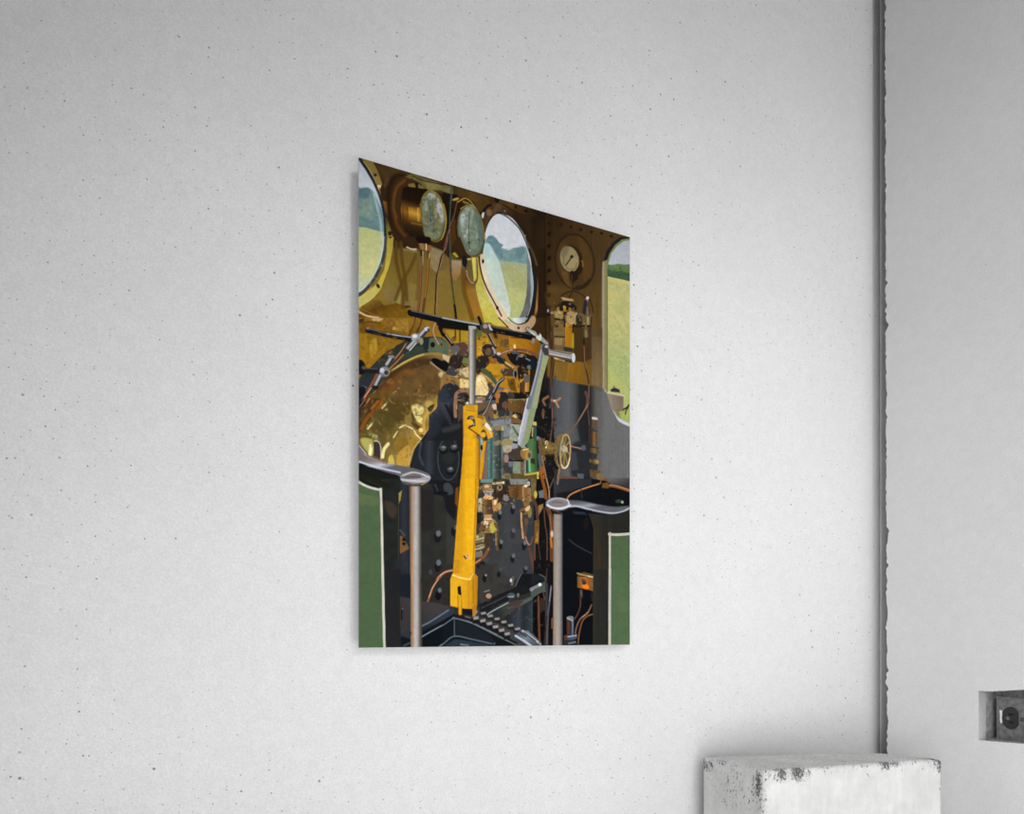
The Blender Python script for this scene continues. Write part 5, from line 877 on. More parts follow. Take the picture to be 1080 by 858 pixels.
('p','204.0,159.9 236.0,153.6 230.2,161.4 219.9,165.7 209.8,164.0',[(210,159,(206,210,130)),(216,160,(214,224,224)),(233,157,(150,160,166))],0.00,0.88,1,0,0,0),
('s','205.5,159.6 212.7,164.1 221.4,165.7 231.6,161.1 238.3,153.2',(30,44,56),1.38,0.66,1,1,0,0),
('p','223.3,170.3 223.0,171.3 222.3,172.1 221.4,172.5 220.4,172.4 219.7,171.9 219.5,171.0 219.7,170.0 220.4,169.2 221.4,168.8 222.3,168.9 223.0,169.4',(34,32,30),0.00,0.66,1,1,0,0),
('p','172.9,165.9 191.2,162.3 204.0,172.2 186.9,174.1 181.3,172.0',(204,188,70),0.00,0.86,1,0,0,0.028),
('s','191.2,162.3 198.3,167.4 205.5,172.6',(56,38,16),1.90,0.76,1,1,0,0),
('s','66.8,180.3 114.6,181.6 182.7,180.1 240.5,179.9',(16,17,20),8.42,0.95,1,1,0,0),
('s','68.1,177.2 114.6,177.9 161.8,177.0',(90,98,108),1.54,0.92,1,1,0,0),
('s','110.6,178.2 161.8,177.2',(160,170,180),1.95,0.94,1,1,0,0),
('s','182.7,176.9 240.5,176.0',(70,74,80),1.51,0.99,1,1,0,0),
('p','110.6,184.2 146.7,181.1 146.7,188.7 110.6,191.7',(18,16,14),0.00,1.94,1,0,0,0),
('s','161.8,168.0 166.0,176.2 174.3,184.9 182.7,198.7 186.2,203.3',(22,22,22),4.55,0.86,1,1,0,0),
('s','175.7,184.6 181.3,193.8 186.9,201.9',(170,170,166),1.34,0.75,1,1,0,0),
('s','177.1,176.6 181.3,181.0',(190,186,180),2.15,0.97,1,1,0,0),
('p','163.2,179.3 170.1,174.1 177.1,174.1 179.9,180.0 177.1,186.9 167.3,186.1',(70,62,56),0.00,0.96,1,1,0,0),
('p','175.1,177.0 174.7,178.6 173.3,180.0 171.5,180.8 169.7,180.7 168.4,179.8 167.9,178.4 168.4,176.7 169.7,175.4 171.5,174.6 173.3,174.7 174.7,175.6',(150,146,146),0.00,1.07,1,1,0,0),
('s','177.1,175.3 179.2,180.1',(200,196,190),2.68,0.86,1,1,0,0),
('s','159.1,183.9 162.5,194.7',(76,90,36),3.98,1.27,1,1,0,0),
('p','166.8,188.8 166.3,191.4 165.0,193.6 163.2,194.6 161.4,194.2 160.1,192.6 159.6,190.1 160.1,187.5 161.4,185.4 163.2,184.4 165.0,184.7 166.3,186.3',(90,104,46),0.00,1.27,1,1,0,0),
('p','239.2,168.9 238.6,170.6 237.2,172.0 235.3,172.8 233.4,172.7 232.0,171.8 231.5,170.3 232.0,168.7 233.4,167.2 235.3,166.4 237.2,166.5 238.6,167.4',(60,54,48),0.00,0.89,1,1,0,0),
('s','235.3,169.6 244.9,173.8 252.4,175.7 262.9,181.8',(150,152,146),4.79,0.90,1,1,0,0),
('s','239.0,171.6 249.4,176.3',(216,216,210),1.96,0.90,1,1,0,0),
('p','247.9,171.2 255.4,172.5 255.4,180.5 249.4,180.2',(196,198,190),0.00,1.02,1,1,0,0),
('p','246.4,170.2 250.9,170.7 248.7,176.4',(30,26,22),0.00,0.90,1,1,0,0),
('p','246.6,183.4 246.3,185.2 245.4,186.6 244.2,187.3 243.0,187.0 242.1,185.9 241.8,184.3 242.1,182.5 243.0,181.1 244.2,180.4 245.4,180.6 246.3,181.7',(150,140,140),0.00,1.01,1,1,0,0),
('p','157.7,224.8 167.3,218.1 175.7,219.2 177.1,226.7 170.1,235.5 161.8,244.5 157.7,240.1',(44,34,32),0.00,0.96,1,1,0,0),
('p','166.0,209.4 171.5,202.0 181.3,201.6 184.1,210.1 178.5,217.5 170.1,217.6',(42,34,34),0.00,0.86,1,1,0,0),
('p','180.7,210.7 180.1,213.4 178.2,215.6 175.7,216.7 173.2,216.4 171.3,214.9 170.7,212.4 171.3,209.7 173.2,207.5 175.7,206.4 178.2,206.7 180.1,208.2',(100,74,54),0.00,2.41,1,1,0,0),
('p','184.1,211.4 192.6,212.5 201.2,217.5 199.7,224.3 189.8,223.3 181.3,218.3',(36,36,38),0.00,0.87,1,1,0,0),
('p','178.5,220.1 186.9,218.6 188.4,222.3 179.9,223.0',(150,84,40),0.00,0.86,1,1,0,0),
('s','190.5,212.2 198.3,216.7',(110,112,118),1.90,0.87,0.8,1,0,0),
('s','182.7,205.2 185.5,211.1',(160,160,164),3.23,1.08,1,1,0,0),
('s','201.2,221.4 206.9,223.7 212.7,226.0',(206,170,150),2.46,0.77,1,1,0,0),
('s','198.3,223.2 209.8,229.1',(60,40,30),1.91,0.76,1,1,0,0),
('s','168.7,238.3 177.1,242.1 185.5,252.4',(74,86,48),8.04,1.07,1,1,0,0),
('s','164.6,242.8 175.7,247.5 185.5,256.3',(180,150,90),3.21,0.96,1,1,0,0),
('s','191.2,214.0 198.3,208.9 209.8,203.1 225.8,200.3 239.0,200.6 250.9,203.2',(120,70,56),3.31,0.77,1,1,0,0),
('s','192.6,212.2 201.2,206.9 212.7,202.0',(206,150,136),1.09,0.55,1,1,0,0),
('p','194.3,210.9 193.9,211.9 192.7,212.8 191.2,213.3 189.6,213.3 188.5,212.8 188.1,212.0 188.5,211.0 189.6,210.2 191.2,209.6 192.7,209.6 193.9,210.1',(206,200,196),0.00,0.87,1,1,0,0),
('p','206.9,210.1 212.7,205.2 230.2,203.5 244.9,207.5 250.9,213.2 246.4,221.9 236.0,224.9 215.6,220.3 206.9,216.6',(22,22,24),0.00,0.89,1,1,0,0),
('s','212.7,206.5 221.4,206.3 218.5,214.6',(80,84,90),2.76,1.10,1,1,0,0),
('p','224.3,205.8 231.6,204.5 227.2,210.5 221.4,210.2',(150,120,90),0.00,0.89,1,0,0,0),
('s','233.1,210.9 244.9,214.2',(120,126,132),1.96,1.01,1,1,0,0.14),
('p','236.0,219.6 242.0,219.9 240.5,224.2 234.6,223.8',(120,150,150),0.00,1.12,0.7,1,0,0),
('s','248.7,209.6 250.9,213.2',(140,150,160),1.69,0.79,1,1,0,0),
('s','205.5,210.3 212.7,219.5 225.8,223.9',(28,22,18),4.13,1.10,1,1,0,0),
('p','195.5,230.1 215.6,229.5 218.5,238.2 198.3,240.1 194.0,235.6',(70,54,40),0.00,0.98,1,0,0,0),
('p','219.5,234.1 219.1,237.3 217.9,239.8 216.3,240.9 214.7,240.3 213.5,238.2 213.1,235.1 213.5,231.9 214.7,229.4 216.3,228.3 217.9,228.9 219.1,231.0',(120,124,130),0.00,0.77,1,1,0,0),
('p','218.8,234.9 218.5,237.3 217.7,239.1 216.7,239.9 215.7,239.4 215.0,237.8 214.7,235.5 215.0,233.1 215.7,231.3 216.7,230.5 217.7,231.0 218.5,232.6',(14,14,16),0.00,0.66,1,1,0,0),
('p','199.6,230.8 199.3,232.4 198.6,233.6 197.6,234.2 196.6,234.0 195.9,232.9 195.6,231.4 195.9,229.8 196.6,228.6 197.6,228.0 198.6,228.2 199.3,229.3',(150,130,110),0.00,0.87,0.8,1,0,0),
('p','219.9,224.9 236.0,224.9 236.8,232.7 221.4,244.3 219.9,235.3',(34,24,18),0.00,1.00,1,0,0,0),
('p','228.7,232.6 238.3,232.4 238.3,243.0 228.7,245.8',(96,86,76),0.00,0.89,1,0,0,0),
('s','230.2,228.5 234.6,229.1',(80,70,60),2.51,0.89,1,1,0,0),
('s','228.4,245.8 227.2,267.0',(84,54,36),5.55,0.89,1,1,0,0),
('s','233.1,245.1 233.8,266.1',(206,140,80),2.51,0.67,1,1,0,0),
('s','224.3,246.5 224.3,267.4',(50,34,20),1.94,0.78,1,1,0,0),
('p','211.2,261.5 239.0,256.1 262.9,251.2 262.9,263.2 211.2,270.6',(24,22,20),0.00,1.12,1,0,0,0),
('p','121.2,213.4 130.5,208.0 141.3,204.8 146.7,212.7 146.7,224.1 137.2,225.7 123.8,223.0',(76,58,46),0.00,0.94,1,1,0,0),
('p','122.5,212.0 131.9,210.3 134.5,216.1 126.5,223.8 121.2,222.2',(92,92,92),0.00,1.04,1,1,0,0),
('p','134.5,207.3 142.7,207.1 144.0,219.5 137.2,223.2',(90,62,50),0.00,1.25,1,1,0,0),
('p','129.8,202.5 129.3,204.2 127.8,205.7 125.8,206.5 123.8,206.4 122.4,205.5 121.8,203.9 122.4,202.2 123.8,200.8 125.8,200.0 127.8,200.0 129.3,201.0',(130,80,36),0.00,1.04,1,1,0,0.105),
('p','121.2,228.5 127.8,223.6 139.9,225.3 137.2,237.1 130.5,244.5 118.5,243.9',(48,36,32),0.00,0.93,1,1,0,0),
('p','115.9,243.1 122.5,239.5 130.5,244.5 129.2,251.0 121.2,252.2 114.6,249.5',(62,62,62),0.00,0.93,1,1,0,0),
('s','110.6,217.8 118.5,218.9 121.2,219.7',(180,130,110),1.80,0.72,1,1,0,0),
('s','110.6,199.1 115.9,203.1 123.8,210.5',(16,14,14),4.63,0.82,1,1,0,0),
('s','114.6,199.6 123.8,209.2',(170,174,174),1.03,0.62,1,1,0,0),
('p','110.6,206.6 118.5,211.4 118.5,226.4 110.6,226.5',(80,98,72),0.00,1.23,1,1,1,0.075),
('p','139.9,225.3 146.7,225.4 146.7,236.8 137.2,232.0',(110,124,62),0.00,1.05,1,0,0,0),
('s','137.2,234.6 146.7,240.6',(30,26,16),2.09,0.84,1,1,0,0),
('p','110.6,252.7 123.8,253.1 137.2,253.5 148.1,254.3 149.5,278.2 110.6,283.8',(150,110,52),0.00,1.82,1,1,1,0.125),
('p','130.5,242.0 146.7,236.8 148.1,251.8 134.5,248.9',(216,186,130),0.00,1.83,1,0,0,0.105),
('p','134.5,253.9 148.1,254.3 148.1,264.5 134.5,266.5',(232,200,130),0.00,2.35,1,0,0,0.07),
('p','110.6,225.3 121.2,227.2 118.5,232.7 110.6,232.7',(206,180,130),0.00,1.03,1,0,0,0),
('p','110.6,234.0 118.5,236.4 115.9,246.8 110.6,245.2',(16,16,18),0.00,0.92,1,1,0,0),
('p','157.7,250.3 164.6,244.1 171.5,248.1 175.7,260.3 174.3,270.8 157.7,274.5',(236,204,140),0.00,1.28,1,1,0,0.07),
('s','160.4,248.6 167.3,253.9 174.3,264.4',(196,150,80),1.33,0.96,1,1,0,0),
('p','165.5,250.3 165.1,252.1 164.0,253.5 162.5,254.1 161.0,253.9 159.9,252.9 159.5,251.3 159.9,249.6 161.0,248.2 162.5,247.5 164.0,247.7 165.1,248.7',(252,236,190),0.00,1.27,1,1,0,0),
('s','157.7,273.8 175.7,271.9',(40,30,20),1.86,0.85,1,1,0,0),
('s','177.1,256.2 181.3,262.0 174.3,274.6',(60,60,66),5.36,1.88,1,1,0,0),
('p','106.7,278.1 110.6,267.6 118.5,263.3 129.2,264.8 135.9,270.1 130.5,283.4 108.0,289.1',(46,52,62),0.00,1.03,1,1,0,0),
('p','118.5,262.6 130.5,263.3 137.2,272.4 126.5,282.7 115.9,271.8',(36,40,46),0.00,2.07,1,1,0,0),
('s','128.6,287.5 129.2,276.1 135.9,270.3 146.7,268.2',(150,108,78),4.43,1.25,1,1,0,0),
('p','133.2,281.8 134.5,274.0 144.0,271.4 148.1,278.4',(50,48,46),0.00,1.05,1,1,0,0.105),
('p','146.3,277.4 145.9,279.6 144.8,281.3 143.3,282.1 141.8,281.7 140.8,280.3 140.4,278.2 140.8,276.0 141.8,274.3 143.3,273.5 144.8,273.9 145.9,275.3',(26,24,22),0.00,0.94,1,1,0,0),
('p','191.2,259.3 204.0,256.1 209.8,259.1 204.0,263.9 206.9,269.9 191.2,272.2',(150,110,70),0.00,1.31,1,1,0,0.105),
('p','192.6,264.2 202.6,262.8 205.5,270.2 192.6,273.3',(34,34,38),0.00,0.98,1,1,0,0),
('p','205.5,262.3 212.7,261.3 215.6,267.4 206.9,271.2',(60,56,54),0.00,0.99,1,1,0,0.14),
('p','198.3,258.2 206.9,258.2 204.0,261.9 198.3,262.1',(220,140,40),0.00,0.98,1,0,0,0),
('s','186.9,258.6 198.3,258.2',(90,96,104),3.52,1.30,1,1,0,0),
('p','186.9,266.4 194.0,265.3 192.6,273.3 186.9,274.1',(180,110,50),0.00,0.87,1,0,0,0),
('s','198.3,244.0 191.2,251.5 185.5,262.7 178.5,274.0',(40,40,44),4.59,0.86,1,1,0,0),
('s','198.3,244.0 189.8,251.7 184.1,262.9 177.1,274.2',(160,160,166),1.35,0.65,1,1,0,0),
('d','160.4,181.0 240.5,179.2 240.5,265.1 160.4,251.1',[(40,30,18),(120,80,20),(196,146,40),(30,28,28),(150,120,70),(206,180,130)],2.12,120,0.45,0,5,0),
('d','110.6,209.1 146.7,189.9 146.7,278.6 110.6,283.8',[(40,34,30),(120,90,50),(206,170,110),(24,22,22),(90,84,60)],2.12,60,0.45,0,6,0),
('p','153.6,280.1 186.9,275.4 212.7,269.1 212.7,323.9 198.3,374.9 186.9,382.5 161.8,384.8',(84,86,84),0.00,1.30,1,0,0,0.0875),
('p','156.3,281.0 178.5,277.9 178.5,299.7 164.6,301.6 157.7,296.1',(106,78,58),0.00,1.28,1,0,0,0.07),
('s','157.7,281.5 166.0,280.3',(200,180,140),2.65,0.96,1,1,0,0),
('p','174.3,287.5 184.1,280.9 189.8,284.0 186.9,298.6 178.5,301.0',(120,88,64),0.00,1.08,1,0,0,0.07),
('p','181.3,282.6 186.9,280.6 191.2,286.4 184.1,288.7',(214,180,150),0.00,1.08,1,1,0,0),
('p','184.8,289.9 192.6,286.2 194.7,292.4 188.4,299.7 184.1,300.3',(170,140,50),0.00,0.97,1,1,0,0),
('p','184.1,288.7 188.4,289.4 186.9,294.7 184.1,293.8',(60,48,40),0.00,0.86,1,1,0,0),
('p','186.9,272.8 206.9,269.9 206.9,293.4 195.5,297.5 188.4,288.1',(44,38,34),0.00,1.30,1,0,0,0.14),
('p','186.9,272.8 191.2,272.2 191.2,278.7 186.9,279.3',(170,100,40),0.00,0.87,1,0,0,0),
('p','206.3,279.1 205.6,281.8 203.7,284.0 201.2,285.1 198.6,284.7 196.7,283.1 196.0,280.6 196.7,277.9 198.6,275.7 201.2,274.7 203.7,275.0 205.6,276.6',(110,70,60),0.00,1.31,1,1,0,0),
('p','201.2,291.5 200.4,294.2 198.3,296.4 195.5,297.5 192.6,297.2 190.5,295.6 189.8,293.1 190.5,290.4 192.6,288.2 195.5,287.1 198.3,287.4 200.4,289.1',(50,54,54),0.00,1.30,1,1,0,0),
('p','205.5,272.8 234.6,268.6 231.6,288.8 205.5,287.1',[(207,278,(120,84,34)),(221,276,(100,68,26)),(233,285,(80,50,22))],0.00,0.88,1,0,2,0.05),
('s','205.5,272.1 234.6,267.3',(150,130,60),1.38,0.77,1,1,0,0),
('s','235.3,265.9 234.6,268.6',(220,190,60),1.67,0.67,1,1,0,0),
('p','211.2,292.8 219.9,289.7 221.4,296.0 227.2,297.9 225.8,302.7 209.8,303.4',(120,82,50),0.00,0.99,1,0,0,0.07),
('p','211.9,293.4 216.3,289.5 219.9,293.6 217.0,296.0',(230,196,110),0.00,0.99,1,0,0,0),
('s','195.5,297.5 211.2,294.8',(140,104,60),2.18,0.98,1,1,0,0),
('p','178.5,304.9 209.8,296.9 209.8,321.7 198.3,324.3 186.9,315.4',(126,132,136),0.00,1.30,1,0,0,0.035),
('p','209.8,304.7 228.7,303.6 221.4,322.9 221.4,328.1 206.9,327.2',(150,160,140),0.00,1.32,1,0,0,0.105),
('s','212.7,308.3 221.4,320.3',(60,66,60),2.76,1.32,0.8,1,0,0),
('p','179.9,312.4 198.3,308.8 197.6,315.4 179.9,316.9',(140,118,76),0.00,0.97,1,0,0,0),
('s','196.6,310.3 197.2,314.8',(220,210,70),1.63,0.65,1,1,0,0),
('p','174.3,331.1 182.7,327.5 182.7,384.1 174.3,384.9',[(174,352,(60,96,92)),(177,352,(96,138,130)),(180,352,(48,84,84)),(183,352,(70,116,110))],0.00,0.75,1,0,3,0.06),
('p','182.7,317.2 198.3,315.3 198.3,382.7 182.7,384.1',[(183,338,(104,118,106)),(187,338,(72,84,78)),(193,338,(58,68,66)),(198,338,(86,96,90))],0.00,0.87,1,0,1,0.125),
('s','192.9,315.9 193.2,383.2',(36,48,46),2.17,0.98,0.8,1,0,0),
('s','196.2,318.1 196.6,380.3',(130,140,132),1.09,0.65,0.7,1,0,0),
('s','184.1,370.5 195.5,369.4',(120,130,130),1.08,0.65,1,1,0,0),
('p','182.7,333.9 192.6,328.9 198.3,332.1 186.9,337.3',(130,124,90),0.00,1.30,1,1,0,0),
('p','196.9,362.1 196.1,367.4 194.0,371.4 191.2,373.0 188.4,371.9 186.3,368.3 185.5,363.3 186.3,358.0 188.4,354.0 191.2,352.3 194.0,353.4 196.1,357.0',(44,56,50),0.00,4.06,0.7,1,0,0),
('p','198.3,349.0 212.7,344.8 212.7,380.1 198.3,381.4',(58,56,54),0.00,1.31,1,0,0,0.105),
('p','199.7,348.8 205.5,348.2 205.5,357.3 199.7,357.9',(150,120,110),0.00,1.09,1,1,0,0),
('p','212.7,352.6 233.1,350.5 233.1,378.1 212.7,373.5',(126,140,116),0.00,1.33,1,0,0,0.0875),
('s','227.2,353.7 227.2,369.5',(110,80,60),5.55,1.33,1,1,0,0),
('p','198.3,374.9 206.9,372.8 209.8,380.3 198.3,381.4',(116,104,66),0.00,1.09,1,1,0,0),
('p','214.1,359.0 213.5,361.7 211.9,363.8 209.8,364.7 207.6,364.2 206.0,362.5 205.5,359.9 206.0,357.3 207.6,355.2 209.8,354.3 211.9,354.7 213.5,356.5',(100,108,116),0.00,1.92,1,1,0,0),
('d','160.4,281.7 234.6,266.0 228.7,378.6 160.4,384.9',[(50,54,52),(120,130,126),(84,92,86),(176,176,150),(30,30,30),(130,100,60)],2.12,170,0.45,0,7,0),
('p','233.1,325.5 249.4,316.9 250.9,365.9 234.6,370.1',[(235,345,(40,84,60)),(240,345,(84,134,60)),(246,345,(58,96,54)),(251,345,(40,66,50))],0.00,0.90,1,0,1,0.075),
('p','244.9,302.9 249.4,302.3 249.4,323.5 244.9,324.1',(50,84,64),0.00,0.90,1,0,0,0),
('p','236.0,347.5 247.9,348.9 247.9,356.9 239.0,355.1',(40,50,36),0.00,1.96,1,0,0,0),
('s','238.3,351.3 238.7,367.1',(110,190,140),2.52,0.89,1,1,0,0),
('s','247.9,338.3 248.7,364.7',(60,90,40),1.97,0.79,1,1,0,0),
('p','234.6,327.9 242.0,323.1 240.5,339.1 236.0,339.6',(70,110,76),0.00,1.34,1,0,0,0),
('p','243.5,297.1 251.7,296.7 250.9,302.1 243.5,302.4',(206,176,90),0.00,0.90,1,0,0,0),
('s','243.5,305.7 242.7,317.7',(196,160,90),1.96,0.79,1,1,0,0),
('p','249.4,263.8 262.9,261.9 262.9,319.3 250.9,314.1 249.4,298.3',(20,20,20),0.00,1.13,1,0,0,0.105),
('p','262.0,283.4 261.8,287.4 261.0,290.4 259.9,291.7 258.9,290.7 258.1,287.9 257.8,283.9 258.1,279.9 258.9,276.9 259.9,275.7 261.0,276.6 261.8,279.4',(110,80,50),0.00,1.36,1,1,0,0),
('p','250.9,266.3 262.9,261.9 262.9,269.9 253.9,271.2',(60,44,34),0.00,1.36,1,0,0,0),
('p','211.2,372.4 233.1,371.6 252.4,365.7 253.2,374.9 247.9,376.8 212.7,381.4',(92,74,36),0.00,1.00,1,0,0,0.105),
('s','231.6,372.4 251.7,367.8',(190,164,60),2.80,0.90,1,1,0,0),
('s','251.7,367.8 251.7,376.4',(214,196,60),3.10,0.79,1,1,0,0),
('p','250.9,320.7 262.9,318.0 262.9,342.0 253.9,341.6',(110,82,44),0.00,1.13,1,0,0,0.1225),
('s','253.9,343.0 256.9,363.9',(80,86,92),5.65,1.36,1,1,0,0),
('s','258.4,361.1 259.9,375.6',(170,84,20),5.67,1.13,1,1,0,0),
('p','235.3,265.9 253.2,263.3 248.7,278.5 243.5,299.1 236.8,325.0 228.7,335.2 221.4,343.9 217.0,339.1 222.8,324.0 228.7,295.7',[(224,307,(120,124,134)),(232,306,(170,174,184)),(237,307,(150,156,120)),(245,308,(132,146,96)),(251,309,(84,100,60))],0.00,0.89,1,0,0,0),
('p','242.0,264.9 253.2,263.3 248.7,278.5 237.5,323.6 228.7,333.9 227.2,328.8 234.6,298.9',(138,150,104),0.00,1.01,1,0,0,0.021),
('s','238.3,265.4 230.2,296.9 222.8,328.0 219.9,341.4',(172,176,190),4.72,1.33,1,1,0,0),
('s','235.3,265.9 228.0,295.8 221.4,324.2',(226,228,236),1.25,0.67,1,1,0,0),
('p','206.9,335.0 215.6,330.1 228.7,337.8 233.1,347.8 227.2,353.7 212.7,352.6 206.9,345.4',(66,56,48),0.00,0.99,1,1,0,0.0525),
('p','209.8,332.1 218.5,331.1 219.9,336.2 211.2,338.5',(150,150,156),0.00,1.10,1,1,0,0),
('p','225.8,338.1 236.0,335.7 240.5,341.8 237.5,351.3 228.7,350.9 224.3,344.9',(150,110,44),0.00,1.00,1,1,0,0.07),
('p','241.8,344.3 241.1,347.8 239.3,350.5 236.8,351.7 234.3,351.0 232.4,348.7 231.8,345.4 232.4,341.9 234.3,339.1 236.8,338.0 239.3,338.6 241.1,340.9',(176,136,60),0.00,0.89,1,1,0,0),
('p','240.9,344.4 240.6,346.4 239.6,347.9 238.3,348.6 236.9,348.2 236.0,346.9 235.6,344.9 236.0,342.9 236.9,341.4 238.3,340.7 239.6,341.1 240.6,342.4',(70,76,84),0.00,0.89,1,1,0,0),
('s','228.7,338.5 236.0,336.3',(230,196,100),1.95,0.89,1,1,0,0),
('s','225.8,332.9 231.6,334.8',(150,150,140),3.33,1.11,1,1,0,0),
('p','195.5,329.9 204.0,325.0 212.7,327.8 209.8,333.4 198.3,336.0',(150,136,84),0.00,1.09,1,1,0,0),
('p','198.3,336.0 209.8,334.7 209.8,342.5 199.7,344.9',(170,156,130),0.00,1.09,1,1,0,0.105),
('s','206.9,355.2 228.7,353.6',(30,26,24),2.21,0.99,1,1,0,0),
('p','258.4,187.9 267.5,197.0 265.2,213.5 258.4,237.2 249.4,278.4 234.6,280.5 242.0,250.4 249.4,222.7',[(246,231,(120,126,138)),(251,232,(140,146,136)),(257,232,(150,158,112)),(263,233,(132,140,92))],0.00,0.68,1,0,0,0),
('p','259.9,202.3 269.0,202.1 265.2,214.8 258.4,237.2 250.2,277.0 242.0,278.1 250.9,241.1',(150,160,116),0.00,0.91,1,0,0,0.021),
('s','258.4,189.3 253.9,214.0 247.9,238.9 241.2,261.0 236.0,278.9',(112,116,126),5.63,1.13,1,1,0,0),
('s','256.9,194.9 252.4,216.9 246.4,240.4 240.5,261.2',(176,182,194),1.41,0.79,1,1,0,0),
('p','258.4,187.9 264.5,184.2 270.5,191.2 306.1,190.4 311.6,193.5 310.8,203.2 306.1,204.7 267.5,201.1 261.4,200.8',[(286,188,(96,92,88)),(286,194,(170,162,152)),(286,199,(110,102,96)),(286,203,(54,48,46))],0.00,0.81,1,1,0,0),
('p','312.1,196.9 311.7,200.3 310.7,203.0 309.2,204.2 307.8,203.5 306.8,201.2 306.4,197.8 306.8,194.4 307.8,191.7 309.2,190.5 310.7,191.2 311.7,193.5',(206,208,206),0.00,0.82,1,1,0,0),
('s','270.5,192.5 304.5,192.7',(60,56,52),1.44,0.81,0.8,1,0,0),
('s','267.5,197.7 304.5,198.1',(206,200,192),1.44,0.92,1,1,0,0),
('p','259.9,187.7 266.0,186.6 269.0,198.1 262.9,200.5 258.4,194.6',(60,58,62),0.00,1.02,1,1,0,0),
('p','268.0,188.3 267.6,189.3 266.6,190.1 265.2,190.6 263.9,190.6 262.9,190.1 262.5,189.2 262.9,188.2 263.9,187.4 265.2,186.9 266.6,186.9 267.6,187.4',(190,190,190),0.00,0.91,1,1,0,0),
('s','240.5,171.3 249.4,173.6 256.9,180.2 266.0,183.9',(150,152,142),4.23,0.90,1,1,0,0),
('s','240.5,172.6 246.4,175.5',(210,214,208),1.68,0.79,1,1,0,0),
('p','250.9,174.7 256.9,173.6 256.2,181.7 251.7,181.2',(206,210,200),0.00,1.02,1,1,0,0),
('p','247.9,169.9 253.9,171.5 252.4,175.7',(40,32,26),0.00,0.90,1,1,0,0),
('p','245.8,184.9 245.5,186.6 244.6,188.1 243.5,188.7 242.3,188.5 241.4,187.4 241.1,185.7 241.4,183.9 242.3,182.5 243.5,181.9 244.6,182.1 245.5,183.2',(130,126,126),0.00,1.01,1,1,0,0),
('s','278.2,202.6 293.6,204.1',(190,160,90),2.02,1.04,1,1,3,0.25),
('p','240.5,205.7 247.9,205.7 250.9,211.8 246.4,221.9 240.5,222.8',(24,28,36),0.00,1.01,1,1,0,0),
('p','255.4,253.7 266.0,253.4 264.5,276.4 253.9,277.8',(20,18,18),0.00,1.02,1,0,0,0),
('s','267.5,258.6 259.9,265.0 262.9,271.2',(130,90,60),3.70,0.91,1,1,0,0),
('s','273.6,263.0 279.7,263.5 287.4,258.4',(170,120,84),3.16,0.92,1,1,0,0),
('s','279.7,263.5 284.3,270.9',(176,130,96),3.45,0.92,1,1,0,0),
('p','280.0,262.8 279.8,263.6 279.1,264.3 278.2,264.7 277.3,264.6 276.6,264.1 276.3,263.3 276.6,262.5 277.3,261.8 278.2,261.5 279.1,261.5 279.8,262.0',(230,190,140),0.00,0.80,1,1,0,0),
('s','238.0,474.1 246.9,510.3 248.7,529.4',(96,60,44),3.72,1.08,1,1,0,0),
('s','254.1,465.3 255.9,510.0',(64,50,52),2.04,1.09,1,1,0,0),
('s','264.1,445.5 266.8,488.7 264.1,516.2',(86,66,54),2.74,1.10,1,1,0,0),
('s','176.5,477.2 172.3,485.9 165.6,492.4 154.8,499.7',(120,66,34),3.85,1.03,1,1,0,0),
('s','174.0,483.5 167.3,490.8 156.5,498.1',(206,140,90),1.28,0.77,1,1,0,0),
('s','126.3,508.4 115.2,511.5 105.7,518.2 97.8,528.8 92.3,540.9 90.0,551.3',(140,86,52),3.37,0.98,1,1,0,0),
('s','123.1,509.3 112.0,512.7 102.5,522.0 95.5,533.4',(216,160,120),1.23,0.74,1,1,0,0),
('p','159.0,501.1 169.0,494.5 174.0,505.1 160.6,505.6',(14,14,15),0.00,1.92,1,0,0,0),
('p','167.3,492.3 179.0,489.5 175.7,495.8 169.0,496.1',(66,66,66),0.00,1.93,1,0,0,0),
('p','107.6,466.9 107.0,470.3 105.4,472.9 103.3,473.9 101.2,473.1 99.6,470.7 99.1,467.4 99.6,464.0 101.2,461.5 103.3,460.5 105.4,461.2 107.0,463.6',(22,23,25),0.00,2.15,1,1,0,0),
('p','107.9,461.5 107.4,463.6 106.2,465.1 104.6,465.8 102.9,465.3 101.7,463.9 101.3,461.9 101.7,459.9 102.9,458.3 104.6,457.7 106.2,458.1 107.4,459.5',(96,102,108),0.00,2.15,1,1,0,0),
('p','107.9,505.1 107.3,508.5 105.7,511.0 103.6,512.0 101.5,511.1 99.9,508.7 99.4,505.4 99.9,502.0 101.5,499.5 103.6,498.5 105.7,499.3 107.3,501.7',(22,23,25),0.00,2.15,1,1,0,0),
('p','108.2,499.7 107.7,501.7 106.5,503.2 104.9,503.8 103.2,503.4 102.0,501.9 101.6,500.0 102.0,497.9 103.2,496.4 104.9,495.8 106.5,496.2 107.7,497.7',(96,102,108),0.00,2.15,1,1,0,0),
('p','108.8,543.2 108.2,546.6 106.7,549.1 104.6,550.0 102.4,549.2 100.9,546.7 100.3,543.4 100.9,540.0 102.4,537.5 104.6,536.6 106.7,537.4 108.2,539.9',(22,23,25),0.00,2.15,1,1,0,0),
('p','109.1,537.8 108.7,539.8 107.5,541.4 105.8,541.9 104.2,541.4 103.0,540.0 102.5,538.0 103.0,535.9 104.2,534.4 105.8,533.9 107.5,534.4 108.7,535.8',(96,102,108),0.00,2.15,1,1,0,0),
('p','196.1,471.1 195.6,473.4 194.5,475.2 193.0,475.9 191.4,475.4 190.3,473.7 189.9,471.4 190.3,469.1 191.4,467.3 193.0,466.6 194.5,467.1 195.6,468.8',(22,23,25),0.00,2.28,1,1,0,0),
